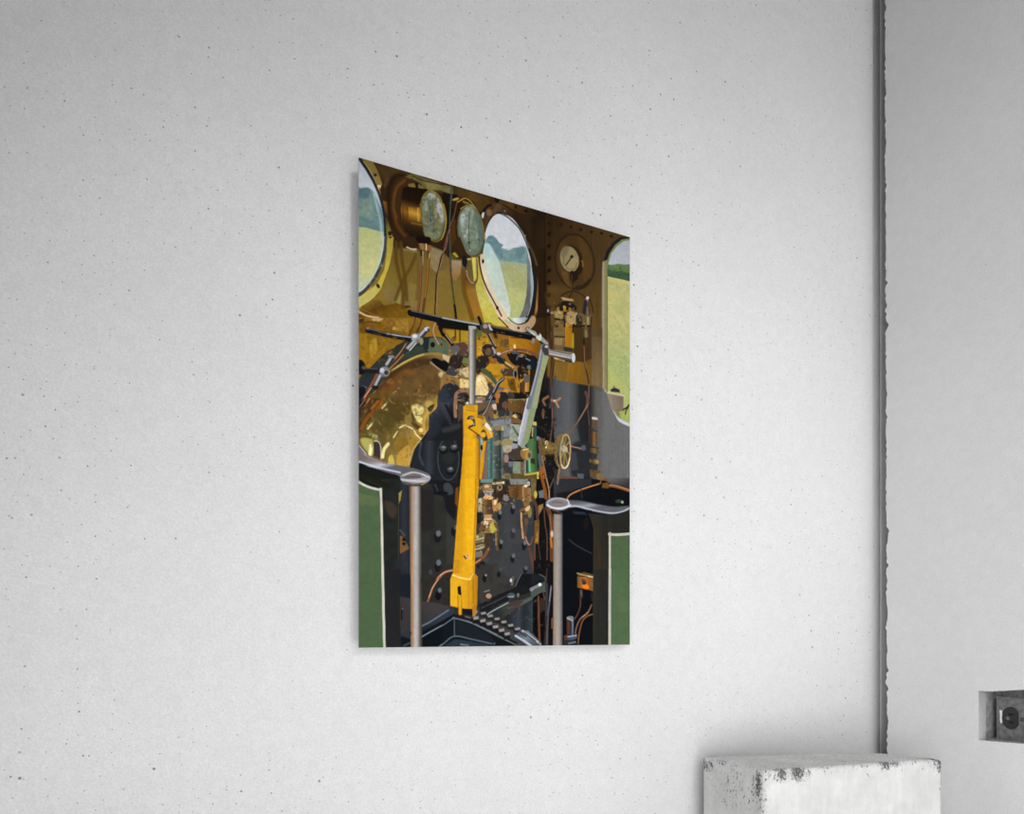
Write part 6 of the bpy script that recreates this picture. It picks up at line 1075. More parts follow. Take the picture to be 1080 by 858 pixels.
('p','196.7,467.3 196.4,468.7 195.5,469.8 194.3,470.2 193.1,469.9 192.3,469.0 191.9,467.6 192.3,466.2 193.1,465.1 194.3,464.6 195.5,464.9 196.4,465.9',(96,102,108),0.00,2.29,1,1,0,0),
('p','215.7,489.9 215.3,492.5 214.0,494.5 212.3,495.2 210.6,494.6 209.3,492.8 208.8,490.2 209.3,487.6 210.6,485.6 212.3,484.9 214.0,485.5 215.3,487.3',(22,23,25),0.00,2.31,1,1,0,0),
('p','216.4,485.7 216.0,487.3 215.0,488.5 213.7,489.0 212.3,488.6 211.4,487.5 211.0,486.0 211.4,484.4 212.3,483.2 213.7,482.7 215.0,483.1 216.0,484.2',(96,102,108),0.00,2.32,1,1,0,0),
('p','195.0,511.1 194.5,513.6 193.3,515.6 191.6,516.3 189.9,515.7 188.7,513.8 188.2,511.3 188.7,508.7 189.9,506.8 191.6,506.0 193.3,506.7 194.5,508.5',(22,23,25),0.00,2.28,1,1,0,0),
('p','195.6,506.9 195.3,508.5 194.3,509.6 193.0,510.1 191.7,509.7 190.7,508.6 190.3,507.1 190.7,505.6 191.7,504.4 193.0,503.9 194.3,504.3 195.3,505.4',(96,102,108),0.00,2.28,1,1,0,0),
('p','175.1,518.9 174.6,521.7 173.3,523.8 171.5,524.5 169.7,523.9 168.3,521.9 167.9,519.1 168.3,516.3 169.7,514.3 171.5,513.4 173.3,514.1 174.6,516.1',(22,23,25),0.00,2.25,1,1,0,0),
('p','175.6,514.4 175.3,516.1 174.2,517.4 172.8,517.8 171.4,517.4 170.4,516.3 170.0,514.6 170.4,512.9 171.4,511.7 172.8,511.2 174.2,511.6 175.3,512.8',(96,102,108),0.00,2.25,1,1,0,0),
('p','215.7,456.9 215.3,459.5 214.0,461.5 212.3,462.3 210.6,461.7 209.3,459.8 208.8,457.3 209.3,454.7 210.6,452.7 212.3,451.9 214.0,452.5 215.3,454.3',(22,23,25),0.00,2.31,1,1,0,0),
('p','216.4,452.7 216.0,454.3 215.0,455.5 213.7,456.0 212.3,455.6 211.4,454.5 211.0,453.0 211.4,451.4 212.3,450.2 213.7,449.7 215.0,450.1 216.0,451.1',(96,102,108),0.00,2.32,1,1,0,0),
('p','233.2,469.9 232.8,472.3 231.6,474.1 230.0,474.8 228.4,474.3 227.2,472.6 226.8,470.3 227.2,467.9 228.4,466.1 230.0,465.3 231.6,465.9 232.8,467.6',(22,23,25),0.00,2.34,1,1,0,0),
('p','233.9,466.1 233.6,467.5 232.6,468.6 231.4,469.1 230.2,468.7 229.3,467.8 228.9,466.3 229.3,464.9 230.2,463.8 231.4,463.4 232.6,463.7 233.6,464.7',(96,102,108),0.00,2.34,1,1,0,0),
('p','234.3,505.4 233.9,507.5 232.8,509.1 231.4,509.7 230.0,509.2 228.9,507.7 228.5,505.6 228.9,503.4 230.0,501.8 231.4,501.2 232.8,501.7 233.9,503.2',(22,23,25),0.00,2.34,1,1,0,0),
('p','235.1,501.9 234.8,503.2 233.9,504.2 232.8,504.6 231.7,504.2 230.9,503.3 230.6,502.1 230.9,500.8 231.7,499.8 232.8,499.4 233.9,499.7 234.8,500.6',(96,102,108),0.00,2.35,1,1,0,0),
('p','96.4,512.5 96.1,514.2 95.2,515.4 93.9,515.9 92.7,515.5 91.7,514.3 91.4,512.7 91.7,511.0 92.7,509.8 93.9,509.3 95.2,509.7 96.1,510.9',(70,74,80),0.00,2.44,0.7,1,0,0),
('p','139.3,289.8 159.1,286.4 160.4,298.3 158.5,340.6 157.7,385.2 157.1,455.2 155.8,521.4 154.9,534.2 123.8,524.9 126.2,494.7 131.2,440.5 136.2,387.2 139.3,342.8 140.6,304.7',[(133,381,(206,140,8)),(140,381,(224,160,10)),(152,381,(232,166,8)),(159,381,(196,130,6))],0.00,0.84,1,0,3,0.025),
('p','139.3,297.3 142.7,286.8 157.0,284.7 160.4,286.8 159.1,302.3 149.5,320.0 142.7,320.9 141.3,332.4 139.3,331.4',(224,158,12),0.00,0.84,1,0,0,0),
('p','142.7,286.8 156.3,285.5 157.0,293.7 142.7,291.8',(206,146,14),0.00,1.05,1,0,0,0),
('s','143.3,294.9 157.0,294.3',(150,96,10),1.32,0.84,0.7,1,0,0),
('s','142.7,286.1 159.1,284.5',(120,112,90),2.63,0.84,1,1,0,0),
('p','147.0,284.9 146.8,285.8 146.2,286.5 145.4,286.9 144.6,286.8 144.0,286.2 143.7,285.3 144.0,284.4 144.6,283.7 145.4,283.3 146.2,283.5 146.8,284.0',(230,226,216),0.00,0.73,1,1,0,0),
('s','139.3,297.3 140.2,331.3',(176,110,40),1.31,0.73,1,1,0,0),
('p','145.4,304.1 153.6,301.1 157.7,307.6 156.3,316.6 149.5,318.8 146.7,312.8',(50,44,34),0.00,0.84,1,1,0,0),
('p','156.3,303.3 155.7,304.1 154.2,304.9 152.2,305.4 150.1,305.4 148.6,305.1 148.1,304.4 148.6,303.5 150.1,302.8 152.2,302.3 154.2,302.2 155.7,302.6',(140,130,116),0.00,0.84,1,1,0,0),
('p','153.7,310.0 153.0,312.2 151.2,314.0 148.8,314.9 146.3,314.7 144.5,313.3 143.9,311.2 144.5,309.0 146.3,307.2 148.8,306.3 151.2,306.6 153.0,307.9',(236,172,18),0.00,0.84,1,1,0,0),
('p','155.6,311.6 155.4,312.7 154.9,313.5 154.2,313.9 153.6,313.7 153.1,313.0 152.9,312.0 153.1,311.0 153.6,310.1 154.2,309.8 154.9,310.0 155.4,310.6',(150,150,156),0.00,0.74,1,1,0,0),
('p','150.8,305.3 164.6,302.2 170.1,300.8 167.3,311.4 174.3,313.1 184.1,320.9 182.7,326.2 175.7,329.6 166.0,328.2 146.7,319.1 152.2,315.9 157.0,314.0 156.3,305.2',(226,160,14),0.00,0.85,1,0,0,0),
('s','146.7,317.8 163.2,326.6',(60,46,22),1.58,0.85,1,1,0,0),
('p','166.0,300.1 170.1,299.5 174.3,308.0 167.3,310.1 170.1,317.5 164.6,314.3',(196,150,50),0.00,0.96,1,0,0,0),
('p','166.9,301.9 166.7,302.8 166.1,303.5 165.3,303.9 164.4,303.8 163.8,303.2 163.6,302.3 163.8,301.4 164.4,300.7 165.3,300.3 166.1,300.5 166.7,301.0',(250,236,200),0.00,0.85,1,1,0,0),
('p','170.1,311.1 174.3,308.0 181.3,317.4 174.3,315.7',(244,226,200),0.00,1.07,1,1,0,0),
('s','175.7,316.8 179.9,322.7 181.3,325.1',(220,190,140),1.88,0.86,1,1,0,0),
('s','183.4,318.4 182.7,324.9',(150,100,20),1.35,0.65,1,1,0,0),
('s','161.8,300.7 167.3,302.5',(150,104,20),3.99,0.96,1,1,0,0),
('p','165.3,320.6 170.1,317.5 172.9,322.3 174.3,329.8 167.3,329.3',(70,54,30),0.00,0.85,1,1,0,0),
('p','172.3,324.2 171.8,326.2 170.4,327.8 168.5,328.5 166.5,328.3 165.1,327.0 164.6,325.2 165.1,323.2 166.5,321.6 168.5,320.9 170.4,321.2 171.8,322.4',(232,164,30),0.00,0.85,1,1,0,0),
('s','172.9,328.7 172.2,332.6',(60,50,36),4.01,0.96,1,1,0,0),
('p','161.8,328.7 167.3,329.3 168.7,339.4 164.6,384.6 161.8,384.8',[(162,353,(110,76,20)),(165,353,(126,160,150)),(167,353,(150,170,150))],0.00,0.85,1,0,0,0),
('p','168.7,333.0 174.3,332.3 167.3,384.3 162.5,384.7 164.6,352.6',(218,146,10),0.00,0.85,1,0,0,0),
('s','173.6,333.7 170.1,364.8 167.3,384.3',(120,78,44),2.14,0.85,1,1,0,0),
('p','170.1,346.9 175.0,338.7 174.3,383.6 168.7,384.2',(116,100,88),0.00,1.07,1,0,0,0),
('p','167.9,342.0 167.6,344.0 166.9,345.5 166.0,346.1 165.0,345.7 164.3,344.4 164.0,342.5 164.3,340.5 165.0,339.1 166.0,338.4 166.9,338.8 167.6,340.2',(40,44,40),0.00,0.96,1,1,0,0),
('p','142.0,334.9 160.4,330.1 163.2,337.5 162.5,384.7 136.6,387.2 139.3,355.4',[(137,362,(208,142,6)),(143,362,(230,164,8)),(156,362,(238,173,10)),(158,362,(212,145,8)),(161,362,(196,130,8)),(163,362,(120,80,14))],0.00,0.74,1,0,3,0.025),
('p','135.9,387.2 164.6,384.6 160.4,404.1 156.3,493.4 126.5,494.7 130.5,440.5',[(137,388,(216,150,6)),(144,388,(240,172,6)),(156,388,(240,176,10)),(158,388,(214,146,8)),(165,388,(206,136,6))],0.00,0.73,1,0,3,0.025),
('s','157.7,385.2 157.0,423.4 154.2,493.5',(190,124,8),2.11,0.95,1,1,0,0),
('p','158.4,385.1 164.6,384.6 161.1,404.0 157.7,418.3',(216,144,8),0.00,0.85,1,0,0,0),
('s','142.7,457.4 144.0,485.1',(214,148,10),1.31,0.94,0.5,1,0,0),
('s','140.6,489.7 143.3,492.7',(60,30,40),2.09,0.84,1,1,0,0),
('p','147.5,490.0 147.3,491.9 146.6,493.4 145.6,493.9 144.7,493.4 144.0,492.1 143.7,490.2 144.0,488.3 144.7,486.9 145.6,486.3 146.6,486.8 147.3,488.1',(206,150,120),0.00,0.84,1,1,0,0),
('s','161.8,296.8 171.5,290.4 178.5,279.2 182.7,267.0',(52,48,48),3.21,0.86,1,1,0,0),
('s','168.0,298.5 174.3,287.5 181.3,271.0',(150,148,150),1.20,0.75,1,1,0,0),
('p','147.1,181.3 158.4,180.2 158.0,226.1 156.9,284.8 148.6,285.9 147.5,227.8',[(147,228,(96,94,90)),(150,228,(196,194,190)),(153,228,(150,146,140)),(155,228,(110,104,96)),(158,228,(64,56,46))],0.00,0.74,1,0,3,0.025),
('p','147.1,181.3 158.2,180.2 157.7,184.1 147.5,185.4',(176,172,168),0.00,0.84,1,0,0,0),
('p','161.8,384.8 201.2,381.1 250.9,376.5 250.9,392.4 221.4,405.4 206.9,404.0 186.9,403.1 161.8,407.8',(60,54,46),0.00,1.31,1,0,0,0.1225),
('p','164.6,384.6 182.7,382.9 182.7,388.0 164.6,389.7',(96,140,130),0.00,1.07,1,0,0,0),
('p','206.9,380.6 236.0,377.9 236.0,385.8 209.8,388.1',(120,126,120),0.00,1.33,1,0,0,0.105),
('p','186.9,395.4 198.3,390.5 209.8,393.4 209.8,406.4 204.0,413.4 189.8,411.9 184.1,403.3',(52,38,28),0.00,1.09,1,1,0,0.105),
('s','182.7,389.3 198.3,386.3',(186,170,116),2.98,0.87,1,1,0,0),
('p','196.9,393.2 196.3,395.6 194.7,397.4 192.6,398.2 190.5,397.8 188.9,396.2 188.4,393.9 188.9,391.6 190.5,389.7 192.6,388.9 194.7,389.3 196.3,390.9',(150,124,84),0.00,0.87,1,1,0,0),
('p','194.6,393.4 194.4,394.6 193.7,395.5 192.9,395.9 192.0,395.6 191.4,394.8 191.2,393.7 191.4,392.5 192.0,391.6 192.9,391.2 193.7,391.5 194.4,392.2',(60,44,30),0.00,0.76,1,1,0,0),
('p','200.3,386.4 200.0,387.3 199.3,388.1 198.3,388.4 197.3,388.2 196.6,387.6 196.3,386.8 196.6,385.8 197.3,385.1 198.3,384.8 199.3,384.9 200.0,385.5',(220,206,160),0.00,0.76,1,1,0,0),
('p','198.3,403.4 205.5,404.1 205.5,410.6 199.7,411.1',(120,124,128),0.00,1.09,1,1,0,0),
('p','207.8,385.7 207.3,387.7 205.9,389.3 204.0,390.0 202.2,389.6 200.8,388.3 200.3,386.4 200.8,384.4 202.2,382.9 204.0,382.2 205.9,382.5 207.3,383.8',(44,40,40),0.00,0.98,1,1,0,0),
('p','206.9,391.0 219.9,388.5 233.1,388.7 244.9,391.6 246.4,400.7 240.5,409.2 227.2,408.9 219.9,406.9 206.9,405.3',[(210,396,(110,72,34)),(221,395,(92,58,28)),(230,394,(134,94,48)),(245,398,(170,120,70))],0.00,1.00,1,0,3,0.125),
('s','228.0,389.1 228.7,408.1',(180,130,80),2.22,1.00,1,1,0,0),
('p','235.3,387.8 234.9,388.8 233.8,389.6 232.4,389.9 230.9,389.8 229.8,389.2 229.4,388.3 229.8,387.4 230.9,386.6 232.4,386.2 233.8,386.4 234.9,386.9',(240,214,160),0.00,0.89,1,1,0,0),
('p','240.5,390.7 246.4,390.1 245.7,396.8 241.2,397.2',(196,150,90),0.00,1.01,1,1,0,0),
('p','251.1,398.4 250.7,401.1 249.9,403.1 248.7,403.9 247.5,403.3 246.6,401.4 246.3,398.8 246.6,396.1 247.5,394.1 248.7,393.3 249.9,393.9 250.7,395.7',(206,190,60),0.00,0.79,1,1,0,0),
('p','242.0,377.3 249.4,376.6 250.9,403.0 244.9,404.8',(110,100,50),0.00,1.01,1,0,0,0),
('p','249.4,376.6 253.9,376.2 250.9,384.4',(190,180,40),0.00,0.90,1,0,0,0),
('s','248.7,384.6 248.7,395.3',(170,160,50),1.97,0.79,1,1,0,0),
('p','239.2,384.2 238.8,385.8 238.0,387.0 236.8,387.6 235.6,387.2 234.7,386.2 234.4,384.6 234.7,383.0 235.6,381.8 236.8,381.2 238.0,381.5 238.8,382.6',(180,184,190),0.00,0.89,1,1,0,0),
('p','252.4,392.3 262.9,388.7 262.9,402.0 252.4,402.9',(112,108,112),0.00,1.36,1,0,0,0),
('p','250.9,403.0 262.9,404.7 262.9,431.4 250.9,432.2',(20,20,22),0.00,1.36,1,0,0,0),
('p','250.9,389.8 256.9,381.2 262.9,375.3 262.9,388.7 253.9,394.8',(70,44,24),0.00,1.36,1,0,0,0),
('s','244.9,404.8 247.9,420.5 250.9,436.2 248.7,489.4',(86,54,40),5.63,1.01,1,1,0,0),
('s','248.7,404.5 251.7,429.5',(150,104,80),1.41,0.68,1,1,0,0),
('p','252.4,413.5 259.9,410.3 260.7,415.6 252.4,428.1',(150,110,50),0.00,1.02,1,0,0,0),
('p','244.9,435.3 253.9,433.4 253.2,468.0 244.9,467.1',[(246,443,(96,70,30)),(251,456,(120,84,34))],0.00,1.13,1,0,0,0.0875),
('p','247.9,455.0 252.4,448.1 250.9,464.1 246.4,465.7',(166,112,36),0.00,1.01,1,0,0,0),
('p','253.9,416.1 262.9,415.4 262.9,488.8 253.9,489.2',(14,14,16),0.00,1.02,1,0,0,0),
('s','260.7,415.6 261.4,488.9',(110,66,40),1.70,0.79,1,1,0,0),
('s','246.4,468.3 246.4,489.5',(110,70,40),3.37,0.90,1,1,0,0),
('s','251.7,468.0 254.7,489.2',(70,50,60),1.69,0.90,1,1,0,0),
('p','167.3,392.0 178.5,389.7 181.3,393.3 179.9,397.3 170.1,398.1',(150,110,64),0.00,0.96,1,1,0,0),
('p','177.0,393.7 176.5,394.7 175.3,395.6 173.6,396.0 171.9,395.9 170.7,395.2 170.3,394.3 170.7,393.2 171.9,392.3 173.6,391.9 175.3,392.0 176.5,392.7',(220,186,130),0.00,0.86,1,1,0,0),
('p','167.3,398.4 184.1,396.9 182.7,401.5 168.7,402.7',(186,160,120),0.00,0.86,1,0,0,0.105),
('s','168.7,399.3 182.7,398.6',(120,84,50),1.34,0.75,1,1,0,0),
('p','170.1,403.2 181.3,402.3 180.6,406.8 170.8,407.7',(150,156,166),0.00,0.96,1,0,0,0),
('p','168.7,408.5 174.3,406.1 182.7,407.3 181.3,410.7 170.1,411.6',(230,176,96),0.00,0.86,1,1,0,0),
('p','158.4,411.9 167.3,409.9 167.3,429.0 160.4,429.5',[(159,421,(110,96,70)),(164,421,(206,186,140)),(167,421,(150,130,90))],0.00,0.96,1,0,0,0.07),
('p','167.3,411.8 181.3,411.3 181.3,430.6 168.7,431.5',[(169,421,(150,114,70)),(174,421,(98,70,40)),(181,421,(74,52,34))],0.00,0.96,1,0,3,0.075),
('p','181.3,411.3 189.1,409.4 190.5,419.6 189.8,427.4 184.1,429.1 182.0,421.5',(180,124,64),0.00,0.97,1,0,0,0.0875),
('p','184.1,412.4 188.4,411.4 186.9,417.3 184.1,417.5',(236,196,150),0.00,0.86,1,1,0,0),
('p','195.2,419.2 194.8,421.9 193.7,423.8 192.3,424.6 190.9,424.0 189.9,422.2 189.5,419.7 189.9,417.1 190.9,415.1 192.3,414.3 193.7,414.9 194.8,416.7',(180,150,70),0.00,0.87,1,1,0,0),
('p','184.1,426.5 189.8,426.1 188.4,430.1 184.8,430.3',(90,60,36),0.00,0.86,1,0,0,0),
('p','169.4,432.1 181.3,431.2 180.6,437.1 170.1,437.8',(190,142,84),0.00,0.96,1,0,0,0),
('s','170.1,438.4 181.3,437.7',(240,214,160),1.88,0.86,1,1,0,0),
('p','163.2,445.9 168.7,440.5 184.1,438.1 188.4,444.3 186.9,454.7 175.7,456.7 164.6,456.1',(150,112,70),0.00,0.96,1,1,0,0.0875),
('p','162.5,447.3 170.1,445.5 171.5,454.4 163.2,454.9',(110,74,44),0.00,1.07,1,1,0,0),
('p','170.1,440.4 175.7,441.3 174.3,449.1 170.1,448.0',(230,200,160),0.00,0.96,1,1,0,0),
('p','186.5,448.9 186.0,452.7 184.4,455.5 182.3,456.7 180.2,455.8 178.6,453.1 178.1,449.5 178.6,445.7 180.2,442.9 182.3,441.7 184.4,442.6 186.0,445.2',(186,170,50),0.00,0.75,1,1,0,0),
('s','186.9,444.4 189.8,454.5 189.1,477.8',(96,72,44),4.59,0.86,1,1,0,0),
('s','186.9,449.5 187.2,472.7',(150,120,80),1.35,0.65,1,1,0,0),
('s','191.2,454.4 191.2,475.1',(50,38,26),1.08,0.65,1,1,0,0),
('p','157.7,460.3 168.7,457.1 172.9,463.2 171.5,476.1 161.8,480.4 157.0,479.4',(110,96,66),0.00,0.96,1,1,0,0.105),
('s','157.7,466.7 171.5,463.3',(196,176,120),1.60,0.85,1,1,0,0),
('s','157.7,473.0 171.5,469.7',(60,50,34),1.60,0.74,1,1,0,0),
('s','157.7,480.0 171.5,474.8',(190,176,140),1.60,0.85,1,1,0,0),
('s','157.7,476.2 170.1,472.4',(170,150,110),1.06,0.64,1,1,0,0),
('p','161.9,462.6 161.7,463.6 160.8,464.4 159.7,464.8 158.6,464.5 157.8,463.8 157.5,462.8 157.8,461.8 158.6,461.0 159.7,460.7 160.8,460.9 161.7,461.6',(196,176,70),0.00,0.85,1,1,0,0),
('p','157.0,483.2 167.3,481.5 167.3,489.1 157.0,490.9',(120,104,92),0.00,1.06,1,0,0,0),
('p','170.1,459.6 179.9,459.0 177.1,470.7 175.7,478.5 170.1,476.2',(70,52,32),0.00,0.96,1,0,0,0.105),
('s','175.0,478.5 171.5,486.4 166.0,491.7',(130,74,38),3.47,0.85,1,1,0,0),
('p','159.1,429.6 166.0,430.4 164.6,444.6 159.1,444.9',(26,30,30),0.00,1.06,1,0,0,0),
('p','159.1,444.9 164.6,444.6 161.8,458.8 157.7,460.3',(60,56,48),0.00,1.06,1,0,0,0),
('d','163.2,388.5 196.9,381.5 247.9,380.7 243.5,410.3 194.0,420.6 191.2,472.5 160.4,486.9',[(24,18,10),(60,42,18),(120,90,46),(176,140,84),(224,196,140),(36,30,24)],1.88,150,0.5,0,8,0),
('d','256.9,252.1 278.2,259.7 285.9,366.5 252.4,396.3 250.9,330.0',[(14,14,14),(50,40,30),(110,80,50),(24,26,28),(70,76,80)],2.00,110,0.5,0,9,0),
('p','215.4,422.7 215.0,425.7 213.8,428.0 212.2,428.9 210.6,428.2 209.5,426.1 209.1,423.1 209.5,420.1 210.6,417.8 212.2,416.9 213.8,417.6 215.0,419.7',(24,25,28),0.00,1.32,1,1,0,0),
('p','215.9,418.2 215.5,419.7 214.7,420.9 213.5,421.4 212.4,421.0 211.5,420.0 211.2,418.5 211.5,417.0 212.4,415.8 213.5,415.4 214.7,415.7 215.5,416.7',(108,113,120),0.00,1.92,1,1,0,0),
('p','195.3,431.9 194.9,434.9 193.7,437.2 192.2,438.1 190.6,437.4 189.5,435.3 189.1,432.4 189.5,429.4 190.6,427.1 192.2,426.2 193.7,426.9 194.9,429.0',(24,25,28),0.00,1.30,1,1,0,0),
('p','195.7,427.5 195.4,429.0 194.6,430.1 193.5,430.6 192.3,430.3 191.5,429.3 191.2,427.8 191.5,426.3 192.3,425.2 193.5,424.7 194.6,425.0 195.4,426.0',(108,113,120),0.00,1.90,1,1,0,0),
('p','215.7,455.3 215.3,458.3 214.1,460.6 212.5,461.5 210.9,460.8 209.8,458.7 209.3,455.7 209.8,452.7 210.9,450.4 212.5,449.5 214.1,450.2 215.3,452.3',(24,25,28),0.00,1.32,1,1,0,0),
('p','216.1,450.8 215.8,452.4 215.0,453.5 213.8,454.0 212.7,453.7 211.8,452.6 211.5,451.1 211.8,449.6 212.7,448.5 213.8,448.0 215.0,448.3 215.8,449.4',(108,113,120),0.00,1.92,1,1,0,0),
('p','197.0,472.0 196.6,475.0 195.5,477.2 193.9,478.1 192.3,477.4 191.2,475.3 190.8,472.3 191.2,469.3 192.3,467.1 193.9,466.2 195.5,466.9 196.6,469.0',(24,25,28),0.00,1.30,1,1,0,0),
('p','197.4,467.5 197.1,469.1 196.3,470.2 195.2,470.6 194.0,470.3 193.2,469.3 192.9,467.8 193.2,466.3 194.0,465.2 195.2,464.7 196.3,465.0 197.1,466.1',(108,113,120),0.00,1.90,1,1,0,0),
('p','233.0,471.4 232.5,474.5 231.3,476.7 229.7,477.6 228.1,476.9 226.9,474.7 226.5,471.7 226.9,468.7 228.1,466.4 229.7,465.5 231.3,466.2 232.5,468.4',(24,25,28),0.00,1.33,1,1,0,0),
('p','233.4,466.9 233.1,468.4 232.2,469.6 231.0,470.1 229.9,469.7 229.0,468.7 228.7,467.2 229.0,465.6 229.9,464.5 231.0,464.0 232.2,464.3 233.1,465.4',(108,113,120),0.00,1.95,1,1,0,0),
('p','198.3,448.8 206.9,443.1 230.2,449.5 230.2,465.2 206.9,471.7',(70,70,74),0.00,8.25,0.4,0,0,0),
('p','228.7,410.1 239.0,409.3 237.5,417.3 230.2,416.6',(130,96,56),0.00,1.00,1,0,0,0.105),
('p','222.8,422.4 230.2,417.9 236.0,418.8 234.6,426.8 225.8,427.4',(120,84,50),0.00,1.00,1,1,0,0.0875),
('p','242.0,423.6 241.5,427.7 240.3,430.8 238.7,432.0 237.1,431.0 235.9,428.1 235.5,424.1 235.9,420.0 237.1,416.9 238.7,415.6 240.3,416.6 241.5,419.5',(130,112,56),0.00,0.89,1,1,0,0),
('p','231.6,419.1 239.0,414.6 237.5,421.3 233.1,422.9',(220,180,120),0.00,1.00,1,1,0,0),
('p','231.5,424.4 231.0,425.3 229.7,426.1 228.0,426.5 226.2,426.3 224.9,425.8 224.4,424.9 224.9,423.9 226.2,423.2 228.0,422.8 229.7,422.9 231.0,423.5',(60,40,24),0.00,0.89,1,1,0,0),
('s','225.8,426.1 226.5,441.8 228.7,460.7',(100,64,34),4.44,0.67,1,1,0,0),
('s','225.8,426.1 226.5,441.8 228.7,460.7',(160,116,74),2.75,0.67,1,1,0,0),
('s','225.1,426.1 225.8,441.8 228.0,460.8',(220,180,130),1.06,0.67,1,1,0,0),
('s','233.1,434.8 233.8,444.0',(100,72,44),5.02,0.89,1,1,0,0),
('s','233.8,444.0 231.6,457.3 234.6,466.3 237.5,469.5 242.0,464.6 244.2,456.5',(110,70,50),2.79,0.78,1,1,0,0),
('s','231.9,458.6 235.3,466.9 238.3,469.4',(200,150,130),1.12,0.56,1,1,0,0),
('s','233.8,444.0 232.4,457.2',(74,64,56),1.67,0.67,1,1,0,0),
('p','234.6,441.3 243.5,440.7 243.5,457.9 236.0,461.0',(44,54,62),0.00,1.12,1,0,0,0),
('p','256.9,375.9 339.6,368.2 364.1,368.7 379.0,374.3 406.9,381.8 406.9,410.1 349.3,408.8 301.4,401.6 270.5,401.4',[(286,373,(44,46,50)),(286,389,(24,26,30)),(349,392,(12,14,18))],0.00,1.20,1,0,1,0.075),
('p','267.5,374.9 339.6,368.2 339.6,376.5 304.5,389.1 273.6,395.8',(52,54,58),0.00,3.80,0.7,0,0,0),
('p','365.7,364.3 406.9,360.5 406.9,379.6 382.4,374.7 370.7,370.9',[(382,363,(94,94,97)),(387,376,(52,51,50))],0.00,2.15,1,0,0,0),
('s','298.3,400.5 304.5,393.9 320.3,386.4 339.6,378.5 355.0,373.0',(150,86,40),2.36,0.83,1,1,0,0),
('s','299.8,397.7 307.7,391.6 326.7,383.1 352.6,374.6',(216,150,96),0.89,0.59,1,1,0,0),
('s','355.0,373.7 355.8,366.7',(120,80,46),2.11,0.84,1,1,0,0),
('p','358.3,372.7 369.0,370.3 369.9,379.3 357.5,379.7',(104,70,34),0.00,1.21,1,0,0,0.105),
('s','370.7,375.1 387.4,376.4 406.9,380.3',(140,84,40),3.70,0.99,1,1,0,0),
('s','370.7,373.7 387.4,375.0 406.9,378.6',(206,140,84),1.08,0.74,1,1,0,0),
('s','321.9,386.3 323.5,397.1',(44,46,50),2.95,1.18,0.7,1,0,0),
('p','394.2,396.3 393.2,397.7 390.8,399.0 387.4,399.6 384.0,399.5 381.6,398.7 380.7,397.3 381.6,395.9 384.0,394.6 387.4,394.0 390.8,394.1 393.2,394.9',(44,60,56),0.00,2.16,1,1,0,0.14),
('p','395.7,397.5 395.4,398.6 394.5,399.4 393.3,399.7 392.1,399.5 391.3,398.9 390.9,397.9 391.3,396.9 392.1,396.1 393.3,395.8 394.5,395.9 395.4,396.6',(150,176,130),0.00,1.11,1,1,0,0),
('p','244.9,377.0 276.6,374.1 276.6,521.8 244.9,522.7',(16,15,16),0.00,0.91,1,0,0,0),
('p','240.5,377.5 249.4,376.6 247.9,405.9 240.5,409.2',(110,92,52),0.00,1.12,1,0,0,0.1225),
('p','250.3,398.4 250.0,401.1 249.1,403.1 247.9,403.9 246.7,403.3 245.9,401.5 245.5,398.8 245.9,396.2 246.7,394.1 247.9,393.3 249.1,393.9 250.0,395.8',(190,176,60),0.00,0.90,1,1,0,0),
('p','252.4,393.6 261.4,390.2 261.4,402.2 253.9,402.8',(104,104,112),0.00,1.36,1,0,0,0),
('s','258.4,375.8 262.9,391.4 264.5,401.9',(140,74,26),4.83,0.91,1,1,0,0),
('s','265.2,375.1 269.0,389.5 269.8,401.5',(170,136,90),2.00,0.68,1,1,0,0),
('s','276.6,374.1 272.8,382.5 269.8,389.4',(90,70,62),2.00,0.80,1,1,0,0),
('s','284.3,373.3 282.8,380.2',(130,104,90),2.88,1.04,1,1,0,0),
('s','243.5,403.6 249.4,416.4 250.9,432.2',(86,56,40),4.78,1.01,1,1,0,0),
('p','252.4,413.5 259.9,410.3 259.9,415.6 252.4,428.1',(150,110,56),0.00,1.02,1,0,0,0),
('p','245.7,435.2 253.9,433.4 253.2,468.0 245.7,467.0',(110,80,34),0.00,1.01,1,0,0,0.0875),
('p','249.4,453.6 252.4,448.1 251.7,464.1 247.2,465.6',(170,116,36),0.00,1.01,1,0,0,0),
('s','246.4,468.3 246.4,489.5',(96,60,44),3.09,0.90,1,1,0,0),
('s','252.4,468.0 255.4,489.1',(64,50,56),1.69,0.90,1,1,0,0),
('s','261.4,416.8 262.9,439.4 266.0,455.3 266.0,488.7',(84,60,44),2.13,0.80,1,1,0,0),
('s','266.7,415.1 272.8,432.1 273.6,454.8 274.3,488.3',(96,58,34),7.15,1.03,1,1,0,0),
('s','270.5,425.5 273.6,449.5',(150,100,64),1.43,0.69,1,1,0,0),
('p','276.3,452.0 276.0,454.4 275.1,456.2 273.9,456.9 272.7,456.4 271.8,454.7 271.4,452.3 271.8,449.8 272.7,448.0 273.9,447.3 275.1,447.9 276.0,449.6',(206,180,160),0.00,1.03,1,1,0,0),
('s','272.1,457.6 273.6,470.9',(190,110,26),2.86,0.92,1,1,0,0),
('p','263.7,408.7 267.5,403.0 279.7,399.6 292.1,400.3 303.0,401.8 326.7,401.6 352.6,404.4 379.0,405.5 406.9,402.3 406.9,408.0 392.5,413.3 375.7,417.3 355.8,416.7 333.1,414.2 317.1,411.3 301.4,413.2 290.5,417.4 273.6,417.9 265.2,413.9',[(317,400,(84,84,90)),(318,406,(104,104,112)),(320,411,(150,154,166)),(321,416,(90,92,100))],0.00,0.83,1,1,0,0),
